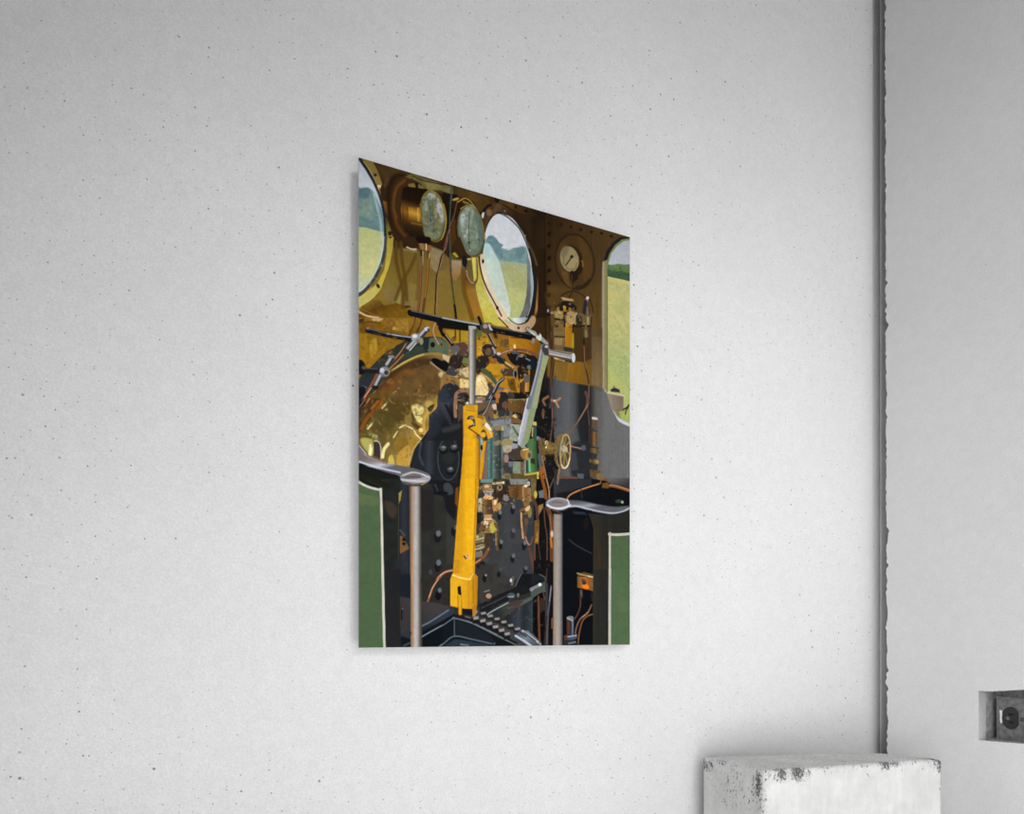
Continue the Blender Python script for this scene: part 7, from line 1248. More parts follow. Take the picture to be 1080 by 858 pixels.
('s','301.4,411.1 314.0,409.5 333.1,412.1 355.8,414.6 375.7,415.2 392.5,411.9 406.9,405.2',(180,186,202),1.96,1.45,1,1,0,0),
('s','304.5,402.0 326.7,402.3 352.6,404.7 379.0,406.0 406.9,402.8',(72,72,78),1.51,0.84,0.8,1,0,0),
('p','303.4,406.6 300.8,411.0 293.5,414.7 283.6,416.5 273.7,416.1 266.6,413.6 264.0,409.7 266.6,405.4 273.7,401.7 283.6,399.8 293.5,400.1 300.8,402.6',(112,110,114),0.00,0.92,1,1,0,0),
('p','300.5,406.0 298.3,409.2 292.4,411.8 284.3,413.2 276.3,413.0 270.5,411.3 268.4,408.6 270.5,405.4 276.3,402.8 284.3,401.4 292.4,401.5 298.3,403.2',(124,120,124),0.00,1.38,1,1,0,0),
('s','301.4,406.5 300.1,409.2 296.3,411.7 290.6,413.6 284.0,414.6 277.4,414.6 271.9,413.6 268.2,411.7 266.9,409.2 268.2,406.5 271.9,404.1 277.4,402.2 284.0,401.1 290.6,401.1 296.3,402.1 300.1,404.0 301.4,406.5',(188,188,194),1.73,1.15,0.8,1,0,0),
('s','266.0,411.8 275.1,415.1 285.9,415.3 296.7,412.8 303.7,408.9',(222,224,232),2.31,2.02,1,1,0,0),
('s','275.1,407.1 290.5,406.5',(112,98,96),2.88,2.02,1,1,0,0),
('s','299.1,401.1 302.2,407.0',(214,216,222),1.46,0.82,1,1,0,0),
('s','273.6,417.3 285.9,419.7 299.8,416.0',(40,34,30),2.31,0.92,1,1,0,0),
('s','275.1,418.5 285.9,420.1',(120,80,50),1.15,0.69,1,1,0,0),
('p','291.3,418.6 339.6,413.7 342.8,437.0 342.8,519.9 291.3,521.4',(10,14,20),0.00,0.94,1,0,0,0),
('p','307.7,417.4 326.7,417.4 333.1,421.1 310.8,421.3',(40,46,56),0.00,2.06,1,0,0,0),
('s','301.4,458.6 314.0,466.1 329.9,472.8 339.6,476.5',(54,46,44),2.07,1.06,1,1,0,0),
('p','326.7,429.8 333.1,423.8 334.7,437.5 328.3,443.4',(28,22,18),0.00,2.97,1,1,0,0),
('p','334.7,418.9 375.7,418.0 406.9,408.7 406.9,447.1 369.0,446.5 369.0,519.1 342.0,519.9 342.8,439.7',[(342,437,(50,43,31)),(349,437,(42,40,33)),(366,436,(37,37,33)),(382,426,(36,36,32))],0.00,0.97,1,0,3,0.075),
('p','276.6,422.4 291.3,421.4 291.3,622.7 275.4,622.5',[(275,502,(110,84,62)),(278,502,(146,130,112)),(283,502,(158,148,138)),(287,502,(138,130,126)),(291,502,(70,68,70))],0.00,0.92,1,0,3,0.035),
('s','276.6,423.1 291.3,422.7',(54,44,38),2.02,1.15,1,1,0,0),
('p','374.0,449.7 407.8,446.3 407.8,624.5 374.0,624.0',(72,96,62),0.00,0.99,1,0,1,0.025),
('s','370.0,447.0 385.7,446.6 407.8,443.9',(190,188,172),4.00,0.99,1,1,0,0),
('s','371.3,445.5 371.3,624.0',(186,184,168),4.11,0.98,1,1,0,0),
('d','171.5,454.4 270.5,408.1 270.5,528.7 166.0,556.9',[(36,36,36),(64,66,68),(50,52,52),(84,86,88)],2.75,90,0.25,0,10,0),
('p','53.0,516.1 66.8,515.6 66.8,547.3 53.0,545.2',(24,30,38),0.00,0.69,1,0,0,0),
('p','53.0,545.2 66.8,547.6 66.8,588.8 54.2,593.6 53.0,558.5',(54,50,52),0.00,0.69,1,0,2,0.05),
('s','55.5,559.7 54.9,574.2',(20,22,26),2.21,0.79,1,1,0,0),
('p','57.0,560.6 56.9,561.4 56.6,562.0 56.1,562.2 55.7,562.0 55.4,561.4 55.2,560.6 55.4,559.8 55.7,559.3 56.1,559.0 56.6,559.2 56.9,559.8',(90,93,98),0.00,0.89,1,1,0,0),
('s','53.0,559.7 53.6,583.9',(60,56,36),0.86,0.49,1,1,0,0),
('p','56.7,591.2 66.8,588.8 66.8,596.1 60.5,596.1',(40,48,58),0.00,0.89,1,1,0,0),
('p','54.2,596.0 66.8,599.7 66.8,611.9 54.2,611.8',(14,20,28),0.00,0.89,1,0,0,0),
('s','58.0,608.2 65.5,604.6',(60,74,88),2.22,0.99,1,1,0,0),
('p','80.8,522.5 122.5,521.2 121.2,556.3 102.7,551.6 82.0,550.1',(41,40,37),0.00,5.09,1,0,1,0.075),
('s','81.4,527.4 82.0,550.7',(54,52,46),2.01,0.90,1,1,0,0),
('s','108.0,517.9 105.3,520.5 97.5,531.9 90.4,549.9',(150,90,54),2.29,0.71,1,1,0,0),
('s','104.0,521.8 96.2,533.1 91.7,545.6',(226,166,120),0.89,0.61,1,1,0,0),
('p','108.5,542.8 107.9,545.9 106.4,548.2 104.3,549.1 102.2,548.3 100.7,546.0 100.1,543.0 100.7,539.8 102.2,537.5 104.3,536.7 106.4,537.4 107.9,539.7',(14,15,18),0.00,1.02,1,1,0,0),
('p','109.0,535.9 108.7,537.6 107.7,538.8 106.4,539.2 105.1,538.8 104.1,537.7 103.8,536.1 104.1,534.4 105.1,533.2 106.4,532.8 107.7,533.2 108.7,534.3',(96,104,112),0.00,1.79,1,1,0,0),
('p','82.0,550.7 102.7,552.8 121.2,556.9 121.2,560.0 83.3,583.9',[(95,554,(60,56,58)),(90,576,(50,48,52))],0.00,0.71,1,0,2,0.03),
('p','82.7,583.3 126.5,557.5 127.2,566.2 83.3,591.2',[(90,579,(44,52,60)),(92,588,(22,24,28))],0.00,0.71,1,0,0,0),
('s','82.7,582.6 94.9,576.4 118.5,561.9',(90,108,124),2.03,0.91,1,1,0,0),
('p','82.7,591.2 127.2,566.2 131.9,572.5 131.9,612.7 82.7,612.1',(10,16,24),0.00,0.72,1,0,0,0),
('s','82.7,596.4 98.8,587.6 125.8,573.8',(112,126,140),1.78,0.81,1,1,0,0),
('s','127.2,573.8 127.6,593.8',(110,124,136),1.55,0.83,1,1,0,0),
('s','105.3,609.9 121.2,600.1 127.8,597.0 131.9,597.9',(100,114,126),2.06,0.93,1,1,0,0),
('p','108.0,611.2 127.8,600.1 131.9,601.4 131.9,612.7',(34,48,60),0.00,1.81,1,0,0,0),
('p','160.4,520.0 262.9,516.8 262.9,612.9 164.6,568.4 160.4,557.0',(44,43,42),0.00,8.18,1,0,1,0.1),
('p','161.8,499.6 186.9,498.6 206.9,518.6 201.2,536.9 167.3,554.3 161.8,550.6',(52,51,48),0.00,5.38,1,0,1,0.1),
('p','173.2,518.3 172.8,521.2 171.7,523.3 170.1,524.1 168.6,523.4 167.5,521.3 167.1,518.5 167.5,515.7 168.6,513.6 170.1,512.8 171.7,513.5 172.8,515.5',(20,22,24),0.00,1.07,1,1,0,0),
('p','173.9,513.8 173.7,514.6 173.0,515.2 172.2,515.4 171.4,515.2 170.8,514.7 170.5,513.9 170.8,513.2 171.4,512.6 172.2,512.4 173.0,512.5 173.7,513.1',(130,134,138),0.00,0.86,1,1,0,0),
('p','194.0,512.5 193.6,514.5 192.6,515.9 191.2,516.5 189.8,516.0 188.7,514.6 188.4,512.7 188.7,510.8 189.8,509.3 191.2,508.7 192.6,509.2 193.6,510.6',(22,24,26),0.00,1.08,1,1,0,0),
('p','224.3,510.2 262.9,508.8 262.9,524.8 244.9,530.6 212.7,532.8 218.5,523.5',(18,21,25),0.00,1.01,1,0,0,0),
('s','250.9,511.2 259.9,514.3 262.9,516.8',(96,104,110),1.13,0.68,1,1,0,0),
('s','262.9,515.5 259.9,520.9 250.9,523.8',(40,46,48),1.98,0.91,1,1,0,0),
('s','225.8,510.1 218.5,523.5 212.7,539.3',(96,102,108),1.24,0.66,1,1,0,0),
('s','212.7,515.8 211.2,525.0',(90,84,76),4.12,1.10,1,1,0,0.14),
('p','211.5,519.7 211.3,521.0 210.6,522.0 209.8,522.4 208.9,522.1 208.3,521.1 208.1,519.8 208.3,518.5 208.9,517.6 209.8,517.2 210.6,517.5 211.3,518.4',(206,210,214),0.00,0.88,1,1,0,0),
('p','161.8,554.4 195.5,537.1 221.4,526.0 242.0,529.4 242.0,534.7 215.6,543.1 192.6,552.6 172.9,564.5 164.6,563.3',(24,25,29),0.00,0.98,1,0,0,0),
('s','166.0,558.2 186.9,548.9 204.0,540.8',(60,62,68),2.16,1.29,0.8,1,0,0),
('s','192.6,538.4 215.6,528.8',(56,56,60),1.64,0.98,0.7,1,0,0),
('p','216.3,540.5 215.5,542.5 213.4,544.0 210.5,544.5 207.6,544.1 205.5,542.7 204.7,540.8 205.5,538.8 207.6,537.3 210.5,536.7 213.4,537.2 215.5,538.6',(70,76,84),0.00,0.99,1,1,0,0),
('s','205.5,542.7 214.1,541.9',(150,160,170),1.37,0.77,1,1,0,0),
('p','222.7,539.7 222.4,541.2 221.7,542.2 220.6,542.6 219.6,542.3 218.9,541.2 218.6,539.8 218.9,538.4 219.6,537.3 220.6,536.9 221.7,537.2 222.4,538.3',(110,108,100),0.00,0.88,1,1,0,0),
('p','170.1,536.4 177.1,534.9 181.3,542.5 177.1,549.0 171.5,547.9',(60,46,38),0.00,0.96,1,1,0,0),
('p','180.6,541.9 180.0,543.6 178.5,544.8 176.4,545.3 174.3,544.9 172.8,543.7 172.2,542.1 172.8,540.4 174.3,539.1 176.4,538.7 178.5,539.1 180.0,540.2',(176,140,110),0.00,0.96,1,1,0,0),
('s','170.1,536.4 177.1,534.3',(110,116,124),1.87,0.86,1,1,0,0),
('s','242.0,531.4 256.9,525.7',(110,112,114),5.63,1.01,1,1,0,0),
('p','258.7,525.5 258.3,526.8 257.1,527.8 255.4,528.2 253.8,527.9 252.6,527.0 252.1,525.7 252.6,524.3 253.8,523.3 255.4,522.9 257.1,523.2 258.3,524.2',(236,236,238),0.00,1.02,1,1,0,0),
('s','246.4,530.6 252.4,528.5',(30,26,26),1.97,0.79,1,1,0,0),
('p','245.7,531.9 245.3,533.3 244.2,534.3 242.7,534.7 241.2,534.3 240.1,533.4 239.7,532.1 240.1,530.8 241.2,529.8 242.7,529.4 244.2,529.7 245.3,530.6',(196,196,198),0.00,1.01,1,1,0,0),
('s','248.7,529.9 250.9,529.2',(220,214,214),2.25,0.79,1,1,0,0),
('p','175.7,567.0 186.9,559.2 206.9,549.8 230.2,545.5 262.9,531.5 262.9,536.9 233.1,550.7 206.9,565.4 198.3,572.0 186.9,570.8',[(187,566,(34,40,40)),(201,562,(52,58,52)),(216,554,(74,60,56)),(236,545,(70,78,72))],0.00,0.88,1,0,1,0.06),
('s','174.3,567.0 186.9,559.8 205.5,550.5',(150,158,164),1.49,0.76,1,1,0,0),
('s','224.3,552.1 243.5,542.6 262.9,533.5',(86,96,88),1.96,0.90,1,1,0,0),
('p','206.9,549.8 225.8,546.9 228.7,549.5 215.6,556.2 206.9,553.7',(70,52,48),0.00,0.99,1,0,0,0),
('p','198.3,572.0 215.6,560.1 233.1,552.0 250.9,546.4 250.9,583.6 244.9,594.2 228.7,594.1',[(207,571,(34,36,40)),(221,568,(50,58,66)),(230,570,(34,40,44)),(240,573,(46,54,62))],0.00,1.00,1,0,3,0.075),
('p','243.5,538.6 262.9,534.2 262.9,612.9 256.9,607.5 243.5,591.5',(10,9,10),0.00,1.02,1,0,0,0),
('s','252.4,543.7 253.2,575.6 253.9,599.5',(104,62,36),3.39,0.90,1,1,0,0),
('p','255.4,543.7 262.9,543.5 262.9,559.5 255.4,559.6',(54,36,24),0.00,1.13,1,0,0,0),
('p','110.6,576.4 125.2,571.9 129.2,572.5 150.8,578.7 186.9,596.6 218.5,609.8 110.6,608.7',(14,20,26),0.00,0.74,1,0,0,0),
('p','127.8,573.8 150.8,579.9 178.5,595.3 186.9,606.9 127.8,595.1',(24,30,36),0.00,1.85,1,0,0,0),
('p','110.6,578.8 125.2,573.8 125.8,593.8 110.6,606.2',(14,20,28),0.00,0.82,1,0,0,0),
('s','110.6,582.0 125.2,572.5',(90,104,116),1.54,0.82,1,1,0,0),
('s','125.2,571.9 133.2,573.1 150.8,578.0 167.3,585.0 192.6,596.6 221.4,609.8',(110,118,126),2.39,0.96,1,1,0,0),
('s','126.8,573.8 127.0,595.1',(84,98,110),1.17,0.73,1,1,0,0),
('s','110.6,606.9 126.5,596.3 150.8,600.2 181.3,606.9',(84,100,112),1.83,0.94,1,1,0,0),
('p','113.2,608.7 127.8,600.1 148.1,602.8 175.7,608.1 175.7,610.7 113.2,610.0',(36,50,62),0.00,1.26,1,0,0,0),
('s','135.9,607.1 146.7,608.5',(110,122,134),1.83,0.94,1,1,0,0),
('p','186.5,606.7 186.3,607.6 185.7,608.2 184.8,608.4 184.0,608.2 183.4,607.5 183.1,606.6 183.4,605.7 184.0,605.1 184.8,604.8 185.7,605.1 186.3,605.7',(70,80,90),0.00,0.86,1,1,0,0),
('p','125.2,567.5 137.2,567.4 150.8,571.1 218.5,604.6 221.4,609.8 201.2,600.6 186.9,592.7 164.6,582.5 148.1,576.2 126.5,571.3',(24,26,30),0.00,0.85,1,0,0,0),
('p','151.8,573.0 161.9,572.9 161.7,580.0 152.9,579.3',(22,22,25),0.00,0.85,1,0,0,0),
('p','153.4,570.9 161.1,569.3 161.9,573.2 154.8,574.5',(150,140,136),0.00,0.85,1,0,0,0.042),
('p','161.7,576.5 172.0,576.5 171.7,583.6 162.8,582.9',(22,22,25),0.00,0.85,1,0,0,0),
('p','163.4,574.5 171.2,572.9 172.0,576.7 164.8,578.0',(150,140,136),0.00,0.85,1,0,0,0.042),
('p','171.3,580.4 181.7,580.4 181.4,587.6 172.4,586.8',(22,22,25),0.00,0.86,1,0,0,0),
('p','173.0,578.4 180.8,576.8 181.7,580.6 174.4,581.9',(150,140,136),0.00,0.86,1,0,0,0.042),
('p','180.5,584.7 191.0,584.7 190.7,591.9 181.7,591.1',(22,22,25),0.00,0.86,1,0,0,0),
('p','182.2,582.6 190.1,581.1 191.0,584.9 183.6,586.2',(150,140,136),0.00,0.86,1,0,0,0.042),
('p','189.4,589.3 199.9,589.4 199.6,596.6 190.5,595.8',(22,22,25),0.00,0.87,1,0,0,0),
('p','191.1,587.3 199.1,585.7 199.9,589.6 192.5,590.9',(150,140,136),0.00,0.87,1,0,0,0.042),
('p','197.9,594.4 208.5,594.4 208.2,601.7 199.0,600.9',(22,22,25),0.00,0.87,1,0,0,0),
('p','199.6,592.3 207.6,590.8 208.5,594.7 201.0,595.9',(150,140,136),0.00,0.87,1,0,0,0.042),
('p','162.8,566.1 173.0,566.0 172.2,570.9 163.9,570.5',(26,26,30),0.00,0.85,1,0,0,0),
('p','164.4,564.6 171.9,563.2 172.8,566.5 165.8,567.6',(142,134,130),0.00,0.85,1,0,0,0.042),
('p','172.8,569.6 183.1,569.6 182.3,574.5 173.9,574.0',(26,26,30),0.00,0.86,1,0,0,0),
('p','174.4,568.1 182.0,566.7 182.9,570.1 175.8,571.2',(142,134,130),0.00,0.86,1,0,0,0.042),
('p','182.9,573.5 193.3,573.4 192.5,578.4 184.0,577.9',(26,26,30),0.00,0.86,1,0,0,0),
('p','184.5,571.9 192.2,570.6 193.0,574.0 186.0,575.0',(142,134,130),0.00,0.87,1,0,0,0.042),
('p','193.0,577.7 203.6,577.7 202.7,582.6 194.2,582.1',(26,26,30),0.00,0.87,1,0,0,0),
('p','194.7,576.1 202.4,574.8 203.3,578.2 196.2,579.3',(142,134,130),0.00,0.87,1,0,0,0.042),
('p','203.3,582.3 214.0,582.2 213.1,587.2 204.5,586.7',(26,26,30),0.00,0.88,1,0,0,0),
('p','205.0,580.7 212.8,579.4 213.7,582.8 206.5,583.8',(142,134,130),0.00,0.88,1,0,0,0.042),
('p','213.7,587.2 224.4,587.2 223.6,592.2 214.8,591.6',(26,26,30),0.00,0.88,1,0,0,0),
('p','215.4,585.6 223.3,584.3 224.2,587.7 216.9,588.7',(142,134,130),0.00,0.88,1,0,0,0.042),
('p','141.3,567.4 150.8,567.3 149.5,573.6 141.3,572.4',(40,40,42),0.00,0.84,1,0,0,0),
('s','142.7,569.9 149.5,571.7',(110,112,112),1.31,0.73,1,1,0,0),
('p','160.2,563.4 159.8,564.8 158.9,565.8 157.7,566.2 156.4,565.8 155.5,564.8 155.2,563.4 155.5,562.0 156.4,561.0 157.7,560.6 158.9,560.9 159.8,562.0',(120,126,126),0.00,0.95,1,1,0,0),
('p','225.8,587.6 236.0,588.9 256.9,604.9 256.9,610.2 236.0,610.0 215.6,595.4',[(221,594,(70,78,90)),(236,594,(110,118,130)),(248,610,(66,74,84))],0.00,0.89,1,0,0,0.042),
('s','227.2,588.9 242.0,598.2 255.4,607.5',(170,178,190),2.52,1.01,1,1,0,0),
('s','217.0,596.1 230.2,603.4 240.5,610.0',(176,186,200),3.06,1.00,1,1,0,0),
('s','230.2,591.5 247.9,603.5',(54,56,64),1.68,0.89,1,1,0,0),
('s','224.3,591.5 233.1,596.8',(40,40,46),1.94,0.89,1,1,0,0),
('d','161.8,557.0 262.9,528.8 262.9,608.9 211.2,569.3',[(20,22,24),(60,64,66),(40,42,46),(96,104,110)],2.50,60,0.35,0,11,0),
('p','121.2,521.2 123.8,513.6 156.3,512.5 160.4,516.2 159.7,553.2 152.2,559.6 146.7,559.7 137.9,559.2 121.2,556.3',[(121,539,(232,168,10)),(137,539,(228,164,10)),(148,539,(214,150,10)),(154,539,(196,134,8)),(160,539,(180,118,8))],0.00,0.73,1,0,0,0),
('p','121.8,520.0 124.5,513.6 150.8,512.7 149.5,521.6',(224,160,12),0.00,0.83,1,0,0,0),
('s','125.2,515.5 137.2,518.9 149.5,520.4',(250,216,120),1.83,1.04,1,1,0,0),
('s','149.5,519.7 153.6,512.6',(244,200,90),1.32,0.84,1,1,0,0),
('s','146.7,523.0 147.0,558.4',(190,128,8),1.31,0.84,1,1,0,0),
('s','153.6,520.2 154.2,552.0',(166,108,8),1.58,0.84,1,1,0,0),
('p','131.2,530.4 135.9,529.6 137.0,542.2 131.9,540.4',(26,14,14),0.00,0.73,1,0,0,0),
('p','131.9,541.7 137.2,542.8 137.9,568.0 133.2,568.1',[(132,551,(206,144,14)),(136,551,(226,160,10)),(138,551,(90,54,12))],0.00,0.73,1,0,0,0),
('s','131.6,542.3 132.5,566.2',(120,76,16),0.78,0.52,1,1,0,0),
('p','152.2,557.1 159.7,551.9 157.0,569.7 153.3,569.8',(180,118,16),0.00,0.74,1,0,0,0),
('p','137.9,559.8 152.2,560.3 152.2,568.5 138.6,566.7',(22,20,20),0.00,0.84,1,0,0,0),
('p','240.5,509.6 249.4,509.3 262.9,514.2 262.9,519.5 255.4,517.1 240.5,529.4',(26,30,34),0.00,1.02,1,0,0,0),
('s','253.9,509.8 262.9,514.2 263.7,518.1',(90,98,104),1.13,0.68,1,1,0,0),
('p','240.5,534.7 262.9,519.5 262.9,531.5 240.5,545.3',(70,80,72),0.00,1.02,1,0,0,0),
('s','240.5,531.4 255.4,524.4',(120,122,124),4.22,1.01,1,1,0,0),
('p','257.4,524.3 257.0,525.5 256.0,526.4 254.7,526.8 253.3,526.5 252.3,525.7 252.0,524.5 252.3,523.3 253.3,522.4 254.7,522.0 256.0,522.3 257.0,523.1',(226,228,232),0.00,0.90,1,1,0,0),
('s','266.0,502.0 264.5,523.5',(70,52,40),1.71,0.80,1,1,0,0),
('s','272.8,525.9 270.5,546.1 267.5,568.9 266.0,607.6',(84,72,84),2.85,0.91,1,1,0,0),
('s','272.4,528.6 269.8,547.4',(150,140,160),1.00,0.69,1,1,0,0),
('s','252.4,541.1 252.4,566.3 254.7,606.2',(100,60,34),2.54,0.90,1,1,0,0),
('p','253.9,546.4 264.5,546.2 263.7,560.9 254.7,561.0',(48,40,32),0.00,1.13,1,0,0,0),
('s','259.9,534.3 262.2,544.9',(80,60,50),1.99,0.91,1,1,0,0),
('s','266.0,568.9 261.4,607.6',(54,36,24),1.99,0.91,1,1,0,0),
('p','272.8,571.5 275.9,570.8 275.9,586.2 272.8,586.2',(110,70,34),0.00,0.92,1,0,0,0),
('p','291.3,571.4 293.9,572.7 293.6,584.9 291.3,584.9',(130,124,90),0.00,0.93,1,0,0,0),
('p','291.3,501.1 342.8,499.2 342.8,609.7 291.3,609.2',(8,12,18),0.00,0.71,1,0,0,0),
('p','315.6,511.1 317.1,507.0 326.7,503.9 343.6,507.4 343.6,512.3 326.7,510.1',(84,68,36),0.00,0.95,1,0,0,0),
('s','315.6,506.3 326.7,508.7 343.6,510.9',(170,140,70),2.08,0.95,1,1,0,0),
('s','333.1,509.8 342.8,511.6',(220,206,170),1.49,0.84,1,1,0,0),
('p','315.6,511.1 329.9,511.3 342.8,513.0 342.8,531.6 331.5,529.1 315.6,526.8',[(316,519,(120,84,34)),(327,523,(190,100,20)),(333,523,(150,86,24)),(343,523,(110,84,50))],0.00,0.95,1,0,0,0.07),
('p','323.5,523.2 333.1,522.2 334.7,528.4 326.7,527.9',(250,120,10),0.00,2.08,1,1,0,0),
('p','323.5,515.0 329.1,516.2 329.9,521.6 324.3,521.8',(50,40,50),0.00,1.07,1,1,0,0),
('p','328.9,516.2 328.6,517.3 327.8,518.1 326.7,518.4 325.6,518.2 324.8,517.4 324.5,516.3 324.8,515.2 325.6,514.4 326.7,514.0 327.8,514.3 328.6,515.1',(70,66,90),0.00,0.95,1,1,0,0),
('s','321.9,531.4 321.9,539.7',(50,44,38),5.91,1.42,1,1,0,0),
('s','321.9,531.4 322.7,538.3',(96,90,84),2.07,1.06,1,1,0,0),
('s','321.1,541.0 320.3,554.7 315.6,565.7 310.8,572.6',(84,56,38),2.21,0.94,1,1,0,0),
('s','339.6,535.2 340.4,544.8',(40,34,32),2.39,1.08,1,1,0,0),
('s','339.6,551.7 333.1,562.8 320.3,572.5 314.0,584.9 312.4,593.0',(120,80,54),2.51,0.83,1,1,0,0),
('s','334.7,561.4 323.5,569.8',(180,130,90),1.04,0.59,1,1,0,0),
('s','342.8,564.8 331.5,568.3 323.5,576.6 318.7,593.1 316.8,608.1',(116,74,40),2.37,0.83,1,1,0,0),
('p','297.5,571.3 310.0,571.2 309.2,595.8 298.3,594.4',[(297,582,(60,34,26)),(301,582,(96,50,34)),(305,582,(30,40,52)),(308,582,(110,124,140)),(310,582,(40,50,62))],0.00,0.93,1,0,0,0),
('p','309.7,570.6 308.9,571.9 306.7,572.9 303.7,573.3 300.8,573.0 298.6,572.0 297.8,570.6 298.6,569.3 300.8,568.3 303.7,567.9 306.7,568.2 308.9,569.2',(110,116,124),0.00,0.93,1,1,0,0),
('s','299.1,571.3 307.7,574.7',(160,166,172),1.75,0.93,1,1,0,0),
('p','293.6,595.7 301.4,595.7 314.0,594.4 315.6,599.9 307.7,602.6 293.6,602.5',(64,76,92),0.00,0.93,1,0,0,0),
('s','299.1,597.8 314.0,595.8',(140,154,170),2.05,0.94,1,1,0,0),
('p','292.8,602.5 314.0,602.6 313.2,609.4 292.8,609.2',(40,40,48),0.00,0.93,1,0,0,0),
('p','293.6,597.1 299.1,597.1 299.1,602.5 293.6,602.5',(96,44,24),0.00,0.93,1,0,0,0),
('s','301.4,607.3 312.4,605.3',(96,112,132),2.05,0.94,1,1,0,0),
('p','342.0,499.2 369.0,498.2 368.2,609.9 342.0,609.7',[(342,541,(48,42,32)),(349,541,(38,38,34)),(369,541,(36,37,35))],0.00,0.84,1,0,3,0.06),
('s','371.3,498.1 370.7,610.0',(188,186,170),4.11,0.85,1,1,0,0),
('p','374.0,498.0 406.9,496.7 406.9,610.3 373.7,610.0',(74,100,66),0.00,0.74,1,0,1,0.025),
('p','382.4,544.0 402.6,542.3 404.3,559.2 385.7,559.5',(86,106,70),0.00,7.73,0.6,1,0,0),
('p','-0.6,518.0 28.6,516.9 30.2,588.7 31.1,611.5 -0.6,611.1',(72,96,62),0.00,0.57,1,0,1,0.02),
('s','30.6,516.9 31.4,564.8 32.7,611.5',(200,196,182),3.02,0.58,1,1,0,0),
('s','66.8,515.6 69.3,552.1 70.6,612.0',(150,104,60),0.75,0.60,0.5,1,0,0),
]
PRINT_W, PRINT_H = 406.4, 609.6      # mm
RES = 1.2                            # colour samples per mm

def picture():
    ops = []
    for k, pts, col, w, soft, op, sm, nk, na in ART:
        ops.append((k, [tuple(map(float, q.split(','))) for q in pts.split()], col, w, soft, op, sm, nk, na))
    return paint(ops, PRINT_W, PRINT_H, RES)

def print_mat():
    m, nt, p = new_mat('printed_ink')
    a = N(nt, 'ShaderNodeAttribute', attribute_name='ink')
    nt.links.new(a.outputs['Color'], p.inputs['Base Color'])
    p.inputs['Roughness'].default_value = .6
    p.inputs['Specular IOR Level'].default_value = .02
    return m

PX, PZ, PY = 0.19654, EYE-.02237, 0.85795       # print: left edge x, bottom z, face plane y
INK = .94                                    # how densely the ink reflects

def build_print():
    t = tag(empty('photo_print', (PX+.2032, WALL, PZ)), 'unframed colour photo print of a steam locomotive cab hung on the pale wall', 'picture')
    w, h = PRINT_W/1000, PRINT_H/1000
    bm = bmesh.new(); add_box(bm, PX, PX+w, PY+.0004, PY+.0032, PZ, PZ+h)
    bmesh.ops.bevel(bm, geom=bm.edges[:], offset=.0003, segments=1, affect='EDGES')
    bm_obj('panel', bm, M_ALU, t)
    bm = bmesh.new()
    d = .05
    add_box(bm, PX+d, PX+w-d, PY+.0032, WALL, PZ+h-d-.022, PZ+h-d)
    add_box(bm, PX+d, PX+w-d, PY+.0032, WALL, PZ+d, PZ+d+.022)
    add_box(bm, PX+d, PX+d+.022, PY+.0032, WALL, PZ+d+.022, PZ+h-d-.022)
    add_box(bm, PX+w-d-.022, PX+w-d, PY+.0032, WALL, PZ+d+.022, PZ+h-d-.022)
    bm_obj('float_mount', bm, M_MOUNT, t)
    img = picture()/255.0
    lin = np.where(img <= .04045, img/12.92, ((img+.055)/1.055)**2.4)*INK
    H, W = img.shape[:2]
    xs = PX+np.linspace(0, w, W); zs = PZ+h-np.linspace(0, h, H)
    co = np.empty((H, W, 3)); co[..., 0] = xs[None, :]; co[..., 1] = PY; co[..., 2] = zs[:, None]
    i = np.arange(H*W).reshape(H, W)
    q = np.stack([i[1:, :-1], i[1:, 1:], i[:-1, 1:], i[:-1, :-1]], -1).reshape(-1)
    nq = len(q)//4
    me = bpy.data.meshes.new('printed_face')
    me.vertices.add(H*W); me.vertices.foreach_set('co', co.ravel().astype(np.float32))
    me.loops.add(len(q)); me.loops.foreach_set('vertex_index', q.astype(np.int32))
    me.polygons.add(nq); me.polygons.foreach_set('loop_start', np.arange(0, nq*4, 4, dtype=np.int32))
    me.update(calc_edges=True)
    at = me.color_attributes.new('ink', 'FLOAT_COLOR', 'POINT')
    c = np.ones((H*W, 4), np.float32); c[:, :3] = np.clip(lin, 0, 1).reshape(-1, 3)
    at.data.foreach_set('color', c.ravel())
    f = link('printed_face', me, print_mat(), t)
    f['label'] = 'printed picture of brass gauges, pipes, a yellow lever and round windows'
build_print()

# ------------------------------------------------------------------ the setting
def slab(name, x0, x1, y0, y1, z0, z1, mat):
    bm = bmesh.new(); add_box(bm, x0, x1, y0, y1, z0, z1)
    return tag(bm_obj(name, bm, mat), kind='structure')
TOP = 2.5
slab('floor', -1.8, SIDE+.3, -2.6, WALL+.2, -.1, 0, M_FLOOR)

def left_wall():
    # the plaster rounds back into the joint at its right-hand end
    x1 = SIDE+.0331; x0 = x1-.076
    pro = [(-1.8, WALL)]+[(x0+(x1-x0)*t, WALL+COVE*t**2.4) for t in np.linspace(0, 1, 17)]+[(x1, WALL+.15), (-1.8, WALL+.15)]
    bm = bmesh.new()
    a = [bm.verts.new((x, y, 0)) for x, y in pro]; b = [bm.verts.new((x, y, TOP)) for x, y in pro]
    bm.faces.new(a); bm.faces.new(b[::-1])
    for i in range(len(a)):
        j = (i+1) % len(a); bm.faces.new((a[i], a[j], b[j], b[i]))
    o = tag(bm_obj('wall_left', bm, M_LEFT), kind='structure')
    for p in o.data.polygons: p.use_smooth = abs(p.normal.z) < .1 and p.normal.y < -.3
COVE = .012
left_wall()
slab('ceiling', -1.8, SIDE+.18, -2.6, WALL+.15, TOP, TOP+.1, M_RIGHT)
# the sunk filler strip between the two walls
slab('trim_1', SIDE+.0332, SIDE+.13, WALL+COVE-.0035, WALL+.15, 0, TOP, M_JOINT)

